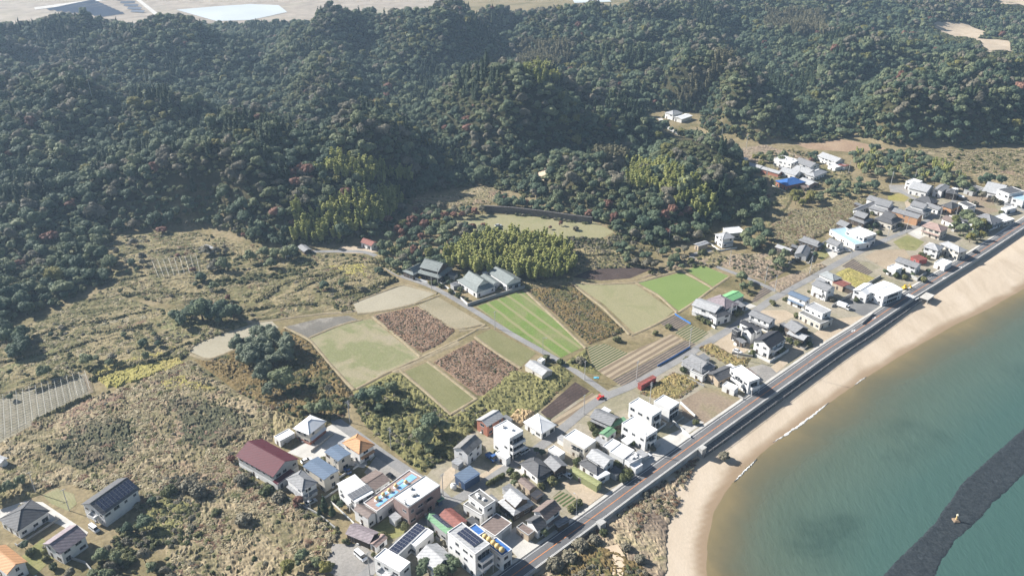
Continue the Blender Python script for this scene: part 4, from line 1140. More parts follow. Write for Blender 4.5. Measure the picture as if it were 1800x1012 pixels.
field("vegetable_plot", [(1185,584),(1213,570),(1246,585),(1219,604)], BEDGREEN)
field("vegetable_plot", [(1077,668),(1204,598),(1224,605),(1150,648),(1095,680)], BEDDARK)
field("vegetable_plot", [(1340,505),(1355,500),(1362,508),(1330,530),(1318,533)], BEDDARK)
field("vegetable_plot", [(1480,468),(1500,455),(1535,478),(1520,486)], BEDDARK)
field("tan_field", [(1540,440),(1590,438),(1600,452),(1560,475),(1520,452)], TANSOIL)
field("vegetable_plot", [(970,874),(985,862),(1020,878),(1010,894),(990,890)], BEDGREEN)
field("meadow", [(770,386),(830,377),(900,378),(1000,386),(1043,389),(1080,408),(1058,419),(960,419),(880,411),(792,402)], PAD_LIGHT)
field("sandy_yard", [(588,444),(600,432),(660,434),(668,442),(640,446)], SANDLOT)
# dirt banks between the paddies
LANES = []
def lane(name, px, w, mat, z=0.06):
    LANES.append(([PZ(a, b).xy for a, b in px], w))
    o = ribbon(name, [PZ(a, b).xy for a, b in px], -w / 2, w / 2, V + z, mat); o["kind"] = "structure"; return o
DK = 0.30
def dyke(px, w=0.9, h=0.35):
    """a low earth bank"""
    m = MB(); _, L, Rr = strip([PZ(a, b).xy for a, b in px], -w, w, None, 2.5); k = len(L)
    mid = [(p + q) / 2 for p, q in zip(L, Rr)]
    rng_ = np.random.default_rng(int(px[0][0]))
    l2 = [m0.lerp(p, 0.45) for m0, p in zip(mid, L)]; r2 = [m0.lerp(p, 0.45) for m0, p in zip(mid, Rr)]
    hh = [h * (0.7 + 0.6 * rng_.random()) for _ in mid]
    m.add([(*q, V) for q in L] + [(*q, V + a) for q, a in zip(l2, hh)] + [(*q, V + a * .9) for q, a in zip(r2, hh)] + [(*q, V) for q in Rr],
          [(j * k + i, (j + 1) * k + i, (j + 1) * k + i + 1, j * k + i + 1) for j in range(3) for i in range(k - 1)])
    o = m.build("earth_bank", DYKE, smooth=True); o["kind"] = "structure"
DYKE = ground_mat("earth_bank", [(0.3, (0.235, 0.19, 0.115)), (0.6, (0.31, 0.255, 0.165)), (0.8, (0.19, 0.175, 0.085))], 0.2, 0.8, 0.35)
for px in ([(326,620),(344,603),(395,582),(448,566),(480,563),(560,552),(620,547)], [(331,621),(366,634),(430,607),(480,590)], [(500,575),(545,597),(580,640),(622,685)], [(543,594),(600,570),(636,562)], [(655,556),(700,592),(739,627)], [(626,684),(680,655),(742,628),(800,600),(853,571)], [(628,552),(680,546),(735,533),(772,519)], [(620,533),(665,515),(710,499),(768,516)], [(735,538),(768,563),(800,580),(852,570)], [(702,650),(750,690),(793,730)], [(752,635),(800,672),(838,702)], [(793,728),(838,701)], [(806,582),(860,576)], [(1000,495),(1060,540),(1107,588)], [(922,509),(960,545),(1030,612)], [(1118,497),(1160,520),(1190,549)], [(1109,590),(1150,572),(1190,550)], [(1199,477),(1225,490),(1254,507)], [(835,592),(875,622),(915,647)], [(1192,550),(1225,528),(1254,506),(1283,486)], [(1000,497),(1060,500),(1120,497),(1200,474)]):
    dyke(px)
dyke([(690,655),(742,629),(806,601)], 1.8, 0.2)
# lanes
lane("village_lane", [(600,1060),(640,1010),(720,940),(785,886),(835,862),(880,829),(940,793),(985,757),(1030,718),(1065,694),(1100,684),(1160,651),(1222,615),(1286,577),(1358,525),(1460,470),(1520,437),(1560,420)], 4.2, LANE, 0.085)
lane("village_lane", [(1560,420),(1590,408),(1622,392),(1650,375),(1680,352)], 3.4, LANE, 0.08)
lane("field_lane", [(1070,694),(1048,678),(1025,661),(985,635),(900,588),(845,553),(790,520),(750,499),(700,484),(683,474),(668,452),(640,441),(590,442),(548,442)], 3.3, LANE, 0.088)
lane("side_lane", [(575,730),(620,760),(680,805),(730,838),(770,862),(790,884)], 4.6, LANE, 0.075)
lane("side_lane", [(1363,511),(1325,493),(1286,478),(1240,462),(1205,452),(1225,444),(1250,440)], 3.0, LANE, 0.07)
lane("side_lane", [(860,800),(905,830),(960,838)], 2.6, CONC, 0.05)
lane("side_lane", [(1570,330),(1600,345),(1650,372)], 4.0, LANE, 0.066)
lane("valley_lane", [(1262,262),(1230,246),(1195,238),(1170,222),(1160,208)], 4.0, CONC, 0.09)
lane("hillside_lane", [(1345,292),(1300,272),(1272,258),(1245,248)], 3.5, DIRT, 0.1)
lane("dirt_path", [(548,442),(500,432),(460,430),(420,438),(385,432),(355,420)], 2.2, DIRT, 0.07)
lane("dirt_path", [(150,660),(160,690)], 2.0, DIRT, 0.06)
lane("dirt_path", [(430,567),(500,553),(600,549),(630,545)], 3.0, DIRT, 0.04)
lane("dirt_path", [(560,940),(600,985),(560,1012)], 2.0, DIRT, 0.04)
# yards
field("car_park", [(590,740),(625,772),(660,800),(640,822),(600,815),(560,790),(548,770)], CONC)
field("concrete_yard", [(505,795),(540,775),(600,800),(560,815)], CONC)
field("tarmac_yard", [(640,830),(662,800),(720,825),(712,838),(665,850)], GREYLOT)
field("gravel_yard", [(585,955),(640,955),(665,985),(620,1030),(570,1000)], GREYLOT)
field("lawn", [(655,930),(690,900),(720,915),(710,940),(680,950)], LAWN)
field("sandy_yard", [(780,830),(800,815),(800,838),(776,866),(768,862)], SANDLOT)
field("sandy_yard", [(835,838),(880,815),(890,828),(855,850)], SANDLOT)
field("concrete_yard", [(880,945),(905,925),(945,960),(915,985)], CONC)
field("sandy_yard", [(985,850),(1010,835),(1062,868),(1030,892)], SANDLOT)
field("concrete_yard", [(1115,812),(1150,775),(1205,750),(1215,770),(1130,838)], CONC)
field("brown_lot", [(1196,705),(1240,680),(1310,692),(1300,715),(1238,752),(1200,730)], DRYLOT)
field("concrete_yard", [(1196,750),(1220,735),(1238,742),(1205,765)], CONC)
field("gravel_yard", [(1300,650),(1340,640),(1382,655),(1340,672),(1310,672)], GREYLOT)
field("sandy_yard", [(1255,605),(1285,580),(1300,590),(1330,605),(1300,625),(1275,625)], SANDLOT)
field("sandy_yard", [(1355,645),(1400,610),(1425,605),(1365,655)], SANDLOT)
field("sandy_yard", [(1425,590),(1470,560),(1520,555),(1500,570),(1430,615)], SANDLOT)
field("tarmac_yard", [(1475,535),(1500,510),(1550,540),(1540,552),(1515,555)], ground_mat("yard_tarmac", [(0.3, (0.15, 0.148, 0.145)), (0.7, (0.20, 0.198, 0.19))], 0.1, 2.0, 0.15))
field("sandy_yard", [(1330,545),(1380,545),(1400,555),(1365,570)], SANDLOT)
field("concrete_yard", [(1280,535),(1310,530),(1330,538),(1300,550)], CONC)
field("lawn", [(1420,438),(1450,430),(1470,440),(1445,458)], LAWN)
field("concrete_yard", [(1450,438),(1480,425),(1500,432),(1462,455)], CONC)
field("dry_grass_lot", [(1470,480),(1490,470),(1540,492),(1500,500)], YGRASS)
field("garden_plot", [(1570,425),(1595,413),(1625,425),(1610,440),(1585,440)], LAWN)
field("concrete_yard", [(1595,410),(1625,395),(1640,410),(1615,420)], CONC)
field("concrete_yard", [(1655,460),(1690,440),(1700,448),(1660,475)], CONC)
field("tarmac_yard", [(1562,325),(1600,325),(1605,340),(1565,338)], GREYLOT)
field("lawn", [(1560,345),(1580,340),(1600,345),(1590,355),(1562,352)], YGRASS)
field("sandy_yard", [(1590,355),(1610,350),(1615,360),(1595,372)], SANDLOT)
field("brown_lot", [(1690,345),(1740,345),(1755,372),(1720,380),(1695,362)], DRYLOT)
field("concrete_yard", [(0,895),(45,880),(75,882),(155,935),(150,945),(100,920),(40,905),(0,915)], CONC)
field("lawn", [(75,870),(100,858),(130,868),(135,885),(120,898),(90,885)], PAD_LIGHT)
field("lawn", [(30,985),(75,945),(100,975),(60,1012)], LAWN)
field("dry_field", [(1520,268),(1560,262),(1700,264),(1850,262),(1900,300),(1800,300),(1740,300),(1690,300),(1640,275)], STRAW)
field("red_earth_lot", [(1395,252),(1440,240),(1500,248),(1560,262),(1500,268),(1420,262)], ground_mat("reddish_earth", [(0.3, (0.26, 0.17, 0.11)), (0.7, (0.36, 0.26, 0.17))], 0.06, 0.8, 0.35))
field("stubble_field", [(1265,262),(1300,262),(1330,285),(1345,300),(1320,300)], DRYLOT)
# ---- rough ground: tussock grass, creepers, scrub
RC = rough_cover
RC("tussock_grass", [(-60,830),(60,745),(150,700),(230,680),(330,635),(420,690),(480,720),(480,775),(420,800),(440,850),(510,880),(590,940),(565,1000),(520,1060),(300,1060),(290,960),(230,880),(130,850),(60,860)], STRAW, 0.62, 1.15, 2.0, 1)
RC("creeper_cover", [(60,790),(110,760),(200,725),(240,740),(250,790),(220,820),(150,830),(95,815)], KUDZU, 0.62, 1.5, 1.8, 2, off=0.35, ragged=9)
RC("creeper_cover", [(280,700),(340,690),(420,715),(450,735),(430,780),(380,800),(320,785),(300,740)], KUDZU, 0.62, 1.5, 1.8, 3, off=0.35, ragged=9)
RC("yellow_grass", [(165,660),(230,640),(320,625),(330,640),(240,675),(180,690)], YGRASS, 0.62, 0.9, 1.5, 4, off=0.15, ragged=4)
RC("rust_scrub", [(80,745),(160,695),(225,690),(200,720),(110,758)], RUST, 0.62, 1.0, 1.4, 5, off=0.3, ragged=6)
RC("terrace_grass", [(-40,640),(0,600),(60,568),(120,542),(186,508),(270,540),(420,560),(440,570),(345,603),(328,622),(240,640),(165,660),(150,650),(0,700),(-40,700)], STRAWG, 0.75, 1.0, 2.0, 6, stretch=2.5, ang=R(20))
RC("terrace_grass", [(185,512),(205,470),(182,442),(208,416),(290,407),(350,410),(420,425),(470,440),(560,446),(600,450),(650,452),(690,490),(660,515),(615,532),(620,546),(560,551),(448,565),(420,555),(300,535)], STRAWG, 0.75, 1.1, 2.2, 7, stretch=2.5, ang=R(15))
RC("scrub_cover", [(340,632),(372,634),(430,607),(480,590),(500,576),(545,600),(580,642),(620,690),(600,730),(560,745),(480,720),(420,690)], BROWNSC, 0.65, 1.2, 1.7, 8)
RC("scrub_cover", [(620,690),(690,655),(705,655),(795,732),(838,704),(900,650),(925,655),(985,640),(1010,660),(945,725),(905,735),(830,755),(790,800),(740,830),(700,800),(640,745)], ground_mat("olive_scrub", [(0.3, (0.14, 0.135, 0.055)), (0.5, (0.20, 0.185, 0.075)), (0.7, (0.12, 0.115, 0.048))], 0.08, 0.7, 0.4), 0.65, 1.2, 1.6, 9)
RC("rust_scrub", [(656,554),(735,538),(800,581),(778,602),(742,620),(683,582)], RUST, 0.5, 0.65, 0.9, 10)
RC("rust_scrub", [(762,636),(834,597),(912,648),(890,672),(851,696),(838,694)], RUST, 0.5, 0.65, 0.9, 11)
RC("brown_scrub", [(926,509),(1005,499),(1100,583),(1035,606),(980,555)], BROWNSC, 0.5, 0.9, 1.0, 12)
RC("reed_bed", [(1335,440),(1352,400),(1385,368),(1450,366),(1500,352),(1545,338),(1528,352),(1502,378),(1490,392),(1420,425),(1375,440)], REED, 0.7, 1.3, 1.3, 13)
RC("tussock_grass", [(1262,452),(1300,446),(1345,445),(1400,435),(1412,450),(1385,475),(1350,495),(1320,488),(1290,475),(1250,460)], DRYLOT, 0.7, 0.9, 1.5, 14)
RC("tussock_grass", [(1370,515),(1350,497),(1395,480),(1440,462),(1455,468),(1400,498)], DRYLOT, 0.7, 0.7, 1.5, 15)
RC("brown_scrub", [(1125,690),(1160,668),(1185,655),(1240,668),(1230,675),(1195,700),(1160,705)], ground_mat("ochre_weeds", [(0.3, (0.27, 0.19, 0.085)), (0.6, (0.22, 0.185, 0.075)), (0.8, (0.26, 0.15, 0.09))], 0.12, 0.7, 0.4), 0.5, 1.0, 1.2, 16)
RC("brown_scrub", [(1228,610),(1250,602),(1300,630),(1322,628),(1310,645),(1285,645)], MATS["ochre_weeds"], 0.5, 0.9, 1.2, 17)
RC("yellow_grass", [(1468,482),(1492,470),(1545,492),(1505,506)], YGRASS, 0.6, 0.5, 1.2, 18)
RC("tussock_grass", [(785,345),(800,338),(845,328),(895,340),(880,357),(800,361),(720,360),(715,352)], STRAW, 0.7, 0.8, 1.5, 19)
RC("terrace_grass", [(1010,440),(1060,422),(1100,440),(1130,470),(1030,473),(1010,484),(1002,470)], STRAWG, 0.65, 1.1, 1.5, 20)
RC("dry_grass", [(885,745),(910,715),(945,722),(925,742),(905,758)], ground_mat("piled_straw", [(0.3, (0.34, 0.24, 0.13)), (0.7, (0.44, 0.33, 0.19))], 0.3, 1.0, 0.4), 0.5, 1.4, 1.2, 21)
RC("dry_grass", [(1350,300),(1330,285),(1390,285),(1450,285),(1490,300),(1500,318),(1450,318),(1440,330),(1395,340),(1360,345)], STRAWG, 0.8, 0.7, 1.5, 22)
RC("dry_grass", [(1700,310),(1740,300),(1850,300),(1900,312),(1850,330),(1780,335)], STRAW, 0.8, 0.7, 1.5, 23)
for q, (pxl, w) in enumerate(BANKS):
    _, bl, br = strip([PZ(a, b).xy for a, b in pxl], -w, w, None, 3.0)
    nm_ = [tuple(q_) for q_ in bl] + [tuple(q_) for q_ in reversed(br)]
    inv = [(lambda X_: (X_[0][0], X_[1][0]))(project(np.array([[a, b, V]]))) for a, b in nm_]
    RC("bank_grass", inv, BANKG, 0.6, 1.5, 1.2, 200 + q, off=0.5, edge=1.0)
RC("dry_grass", [(1225,452),(1262,440),(1285,462),(1250,470)], STRAWG, 0.7, 0.9, 1.4, 31)
RC("dry_grass", [(1150,478),(1200,458),(1262,452),(1250,462),(1205,468),(1120,492)], DRYLOT, 0.7, 0.7, 1.4, 32)
RC("dry_grass", [(1290,262),(1345,255),(1440,285),(1395,292),(1345,285),(1330,300)], DRYLOT, 0.8, 0.8, 1.6, 33)
RC("dry_grass", [(1350,345),(1400,340),(1385,366),(1350,400),(1342,380)], STRAWG, 0.8, 0.8, 1.6, 34)
RC("dry_grass", [(1450,345),(1500,320),(1560,330),(1548,338),(1500,352),(1450,364)], STRAWG, 0.8, 0.8, 1.6, 35)
RC("scrub_cover", [(900,500),(930,492),(1010,487),(1005,497),(924,508)], STRAWG, 0.6, 1.0, 1.2, 36)
RC("scrub_cover", [(650,455),(700,485),(730,478),(800,480),(860,490),(900,500),(880,505),(800,490),(760,480),(700,470),(670,445)], STRAWG, 0.6, 0.9, 1.2, 37)
RC("scrub_cover", [(990,640),(1030,612),(1040,642),(1060,660),(1030,655)], MATS["olive_scrub"], 0.5, 1.0, 1.2, 38)
RC("tussock_grass", [(480,720),(560,745),(575,730),(585,745),(545,765),(500,790),(480,775)], STRAWG, 0.6, 1.2, 1.6, 39)
RC("tussock_grass", [(420,800),(440,790),(500,870),(600,935),(590,950),(510,880)], MATS["olive_scrub"], 0.6, 1.2, 1.6, 40, off=0.2, ragged=3)
RC("tussock_grass", [(0,830),(60,800),(110,845),(75,868),(40,880),(-40,905)], STRAWG, 0.6, 1.1, 1.6, 41)
RC("tussock_grass", [(235,885),(300,850),(360,900),(330,960),(290,965),(230,930)], MATS["olive_scrub"], 0.6, 1.2, 1.6, 42, off=0.25, ragged=6)
RC("yellow_grass", [(160,650),(215,632),(318,605),(326,620),(240,638),(165,666)], YGRASS, 0.6, 0.8, 1.4, 51, off=0.3, ragged=3)
RC("rust_grass", [(222,627),(285,598),(333,601),(318,607),(215,634)], RUST, 0.6, 0.7, 1.3, 52, off=0.3, ragged=3)
RC("green_strip", [(-20,652),(60,625),(112,606),(104,622),(30,650),(-20,672)], PAD_OLIVE, 0.7, 0.6, 1.3, 53, off=0.45, ragged=3)
RC("tan_strip", [(185,562),(262,548),(264,561),(150,586)], PAD_TAN, 0.7, 0.6, 1.3, 54, off=0.4, ragged=3)
RC("rust_grass", [(200,574),(262,561),(268,570),(205,583)], RUST, 0.6, 0.7, 1.3, 55, off=0.4, ragged=3)
RC("tan_strip", [(270,560),(330,556),(400,568),(345,600),(300,600)], PAD_OLIVE, 0.7, 0.7, 1.3, 56, off=0.3, ragged=6)
RC("yellow_grass", [(570,468),(640,462),(672,478),(640,492),(590,484)], YGRASS, 0.7, 0.8, 1.3, 57, off=0.25, ragged=6)
RC("yellow_grass", [(230,690),(330,650),(400,690),(300,700)], YGRASS, 0.6, 0.9, 1.3, 58, off=0.25, ragged=8)
# seaward scrub below the road
CS = [(905,1030),(960,985),(1010,950),(1090,893),(1150,848),(1215,800),(1240,790),(1228,812),(1205,850),(1190,900),(1180,960),(1172,1030),(1165,1100),(850,1100)]
COAST1 = ground_mat("coastal_scrub", [(0.30, (0.15, 0.11, 0.085)), (0.42, (0.22, 0.17, 0.125)), (0.50, (0.36, 0.285, 0.19)), (0.60, (0.27, 0.24, 0.13)), (0.72, (0.42, 0.335, 0.23))], 0.05, 0.8, 0.4)
RC("coastal_scrub", CS, COAST1, 0.55, 0.75, 1.4, 24, z=beach_z, off=0.15, edge=3.0, ragged=4)
RC("coastal_scrub", [(960,1030),(1000,975),(1040,950),(1080,960),(1130,985),(1175,1030),(1150,1100),(960,1100)], BROWNSC, 0.55, 1.3, 1.2, 25, z=beach_z, off=0.3)
o = link("sandy_path", sheet_mesh([PZ(a, b, 1.9).xy for a, b in [(1062,968),(1085,962),(1100,985),(1092,1030),(1080,1100),(1040,1100),(1075,1020),(1080,990)]], lambda x, y: beach_z(x, y) + 1.1, 1.0, SANDM, "sandy_path")); structure(o)
# block revetment under the sea wall, north of the scrub
i0 = 5
rv = [Vector(q) for q in ROAD[5:10]]; rv[0] = ROAD[4].lerp(ROAD[5], 0.75)
_, RL, RR = strip(rv, SEA_SIDE + 0.15, SEA_SIDE + 2.7, None, 3.0)
m = MB(); k = len(RL)
m.add([(*q, 3.0) for q in RL] + [(*q, 2.45) for q in RR] + [(*q, -0.5) for q in RR],
      [(i, k + i, k + i + 1, i + 1) for i in range(k - 1)] + [(k + i, 2 * k + i, 2 * k + i + 1, k + i + 1) for i in range(k - 1)])
structure(m.build("revetment", BLOCK))
# far plain behind the hills
FARSAND = ground_mat("far_plain_earth", [(0.3, (0.24, 0.20, 0.155)), (0.5, (0.33, 0.28, 0.225)), (0.7, (0.27, 0.24, 0.165))], 0.008, 0.06, 0.35)
field("far_plain", [(-300,-35),(700,-40),(820,0),(700,28),(560,35),(300,48),(120,50),(-300,58)], FARSAND, 0.05)
field("far_pond", [(310,18),(380,12),(440,8),(490,10),(505,22),(470,30),(440,36),(380,38)], plain("far_pond_water", (0.46, 0.49, 0.49), 0.6, 0.1, 0.01, spec=0.1), 0.4)
field("far_track", [(232,-5),(240,-5),(285,30),(275,30)], CONC, 0.5)
field("far_track", [(60,14),(120,6),(200,-4),(206,-2),(125,10),(62,18)], CONC, 0.5)
field("far_pond", [(1000,-8),(1060,-10),(1075,4),(1010,6)], MATS["far_pond_water"], 0.4)
o = field("quarry_ground", [(1740,-8),(1812,-8),(1812,14),(1760,10)], SANDLOT, 0.5, 12.0, flat=False)
o = field("quarry_ground", [(1640,38),(1700,42),(1735,58),(1715,70),(1665,64),(1640,50)], SANDLOT, 0.5, 12.0, flat=False)
o = field("quarry_ground", [(1715,68),(1775,72),(1785,92),(1735,94)], SANDLOT, 0.5, 12.0, flat=False)
o = field("quarry_ground", [(946,306),(958,297),(967,304),(956,320),(945,317)], SANDLOT, 0.8, 2.0, flat=False)
field("pond", [(845,287),(862,283),(882,285),(872,293),(848,293)], POND, 0.3, 4.0, flat=False)
# ------------------------------------------------------------------ houses
CROPS = dict(a=(400,700,5.06), b=(560,820,5.27), c=(760,700,5.06), d=(760,840,5.883), e=(960,660,5.06), f=(1160,560,5.06), g=(1160,460,5.06), h=(1260,420,5.622),
             i=(1450,400,5.622), j=(1400,330,6.325), k=(1560,290,6.325), l=(1140,240,4.6), m=(640,400,4.6), n=(900,480,4.6), o=(1360,240,6.325), p=(0,700,3.244), q=(300,400,2.9767), r=(600,0,2.977))
def cp(c, x, y):
    x0, y0, s = CROPS[c]; return x0 + x / s, y0 + y / s

def tile(name, col, var=0.22): return plain(name, col, 0.65, var, 0.9, spec=0.25, stripes=('DIAGONAL', 0.9, 0.22))
RO = {
 'maroon': tile("maroon_metal_roof", (0.105, 0.024, 0.032), 0.15), 'grey': tile("grey_tile_roof", (0.235, 0.235, 0.238)), 'dark': tile("dark_grey_tile_roof", (0.105, 0.105, 0.108)),
 'pale': tile("pale_grey_roof", (0.40, 0.40, 0.40)), 'silver': tile("silver_tile_roof", (0.33, 0.345, 0.34)), 'black': tile("black_slate_roof", (0.050, 0.050, 0.056)),
 'blue': tile("blue_grey_metal_roof", (0.135, 0.18, 0.245), 0.12), 'bright_blue': tile("bright_blue_roof", (0.05, 0.15, 0.40), 0.15), 'brown': tile("brown_tile_roof", (0.20, 0.155, 0.135)),
 'orange': tile("orange_tile_roof", (0.50, 0.27, 0.13), 0.15), 'pinkish': tile("pinkish_tile_roof", (0.36, 0.26, 0.225)), 'purple': tile("mauve_tile_roof", (0.27, 0.225, 0.235), 0.3),
 'white': plain("white_roof_sheet", (0.74, 0.74, 0.73), 0.6, 0.10, 0.3), 'cement': plain("weathered_cement_roof", (0.20, 0.195, 0.185), 0.9, 0.45, 0.5), 'green': tile("green_metal_roof", (0.16, 0.30, 0.17), 0.15),
 'bright_green': tile("bright_green_roof", (0.20, 0.44, 0.20), 0.12), 'olive': tile("olive_metal_roof", (0.29, 0.30, 0.14), 0.15), 'rust': tile("rust_red_metal_roof", (0.25, 0.095, 0.075), 0.3), 'paleblue': tile("pale_blue_roof", (0.36, 0.50, 0.60), 0.12),
 'sage': tile("sage_tile_roof", (0.20, 0.222, 0.212), 0.22),
}
WA = {
 'white': plain("white_plaster_wall", (0.72, 0.71, 0.69), 0.8, 0.08, 0.5), 'cream': plain("cream_wall", (0.58, 0.535, 0.46), 0.8, 0.12, 0.5), 'grey': plain("grey_wall", (0.40, 0.40, 0.39), 0.8, 0.15, 0.5),
 'brick': plain("red_brick_wall", (0.36, 0.15, 0.10), 0.85, 0.2, 2.0), 'pink': plain("pinkish_brown_wall", (0.28, 0.20, 0.18), 0.85, 0.15, 0.6), 'wood': plain("dark_wood_wall", (0.085, 0.065, 0.05), 0.85, 0.3, 1.0),
 'navy': plain("navy_metal_wall", (0.045, 0.08, 0.16), 0.6, 0.15, 0.6, stripes=('X', 0.6, 0.25)), 'orange': plain("orange_wall", (0.47, 0.27, 0.15), 0.8, 0.12, 0.6), 'olive': plain("olive_metal_wall", (0.25, 0.27, 0.13), 0.7, 0.15, 0.6),
 'tin': plain("corrugated_tin_wall", (0.42, 0.42, 0.42), 0.6, 0.15, 0.6, stripes=('DIAGONAL', 0.5, 0.25)), 'rust': plain("rusty_red_wall", (0.32, 0.08, 0.07), 0.7, 0.3, 1.0), 'black': plain("black_siding_wall", (0.035, 0.035, 0.038), 0.6, 0.2, 0.8), 'tan': plain("tan_wall", (0.46, 0.37, 0.27), 0.85, 0.15, 0.6),
}
GLASS = plain("window_glass", (0.022, 0.027, 0.033), 0.12, 0.3, 0.4, spec=0.6)
ALU = plain("window_frame_metal", (0.42, 0.42, 0.42), 0.5, 0.1)
DARKF = plain("dark_door", (0.10, 0.075, 0.06), 0.6, 0.2)
SHUT = plain("grey_shutter", (0.46, 0.46, 0.45), 0.6, 0.1, stripes=('Z', 0.25, 0.25))
PANEL = plain("solar_panel_glass", (0.045, 0.052, 0.085), 0.18, 0.15, 0.5, spec=0.6)
PANELG = plain("grey_solar_panel_glass", (0.20, 0.20, 0.205), 0.2, 0.15, 0.5, spec=0.6)
HR = random.Random(5)
HOUSES = []
WINM = {}
def window_mesh(w, h):
    key = (round(w, 1), round(h, 1))
    if key not in WINM:
        m = MB(); f = 0.07
        m.box(-w / 2, w / 2, -0.02, 0.035, 0, f, 1); m.box(-w / 2, w / 2, -0.02, 0.035, h - f, h, 1)
        m.box(-w / 2, -w / 2 + f, -0.02, 0.035, f, h - f, 1); m.box(w / 2 - f, w / 2, -0.02, 0.035, f, h - f, 1)
        m.box(-w / 2 + f, w / 2 - f, -0.02, 0.012, f, h - f, 0)
        m.box(-0.03, 0.03, 0.012, 0.03, f, h - f, 1)
        m.box(-w / 2 - 0.08, w / 2 + 0.08, 0.0, 0.09, -0.06, 0, 1)
        WINM[key] = m.mesh("window", [GLASS, ALU])
    return WINM[key]

def roof_faces(kind, X, Y, rise, th, inset=None):
    """roof planes over a rectangle half X by half Y, ridge along x, eaves at z 0: list of faces (top side)"""
    if kind == 'gable':
        return [[(-X, -Y, 0), (X, -Y, 0), (X, 0, rise), (-X, 0, rise)], [(X, Y, 0), (-X, Y, 0), (-X, 0, rise), (X, 0, rise)]]
    if kind == 'hip':
        a = max(0.02, X - Y)
        return [[(-X, -Y, 0), (X, -Y, 0), (a, 0, rise), (-a, 0, rise)], [(X, Y, 0), (-X, Y, 0), (-a, 0, rise), (a, 0, rise)], [(X, -Y, 0), (X, Y, 0), (a, 0, rise)], [(-X, Y, 0), (-X, -Y, 0), (-a, 0, rise)]]
    if kind == 'mono':
        return [[(-X, -Y, 0), (X, -Y, 0), (X, Y, rise), (-X, Y, rise)]]
    if kind == 'skirt':
        ix, iy, r = inset
        return [[(-X, -Y, 0), (X, -Y, 0), (ix, -iy, r), (-ix, -iy, r)], [(X, -Y, 0), (X, Y, 0), (ix, iy, r), (ix, -iy, r)], [(X, Y, 0), (-X, Y, 0), (-ix, iy, r), (ix, iy, r)], [(-X, Y, 0), (-X, -Y, 0), (-ix, -iy, r), (-ix, iy, r)]]

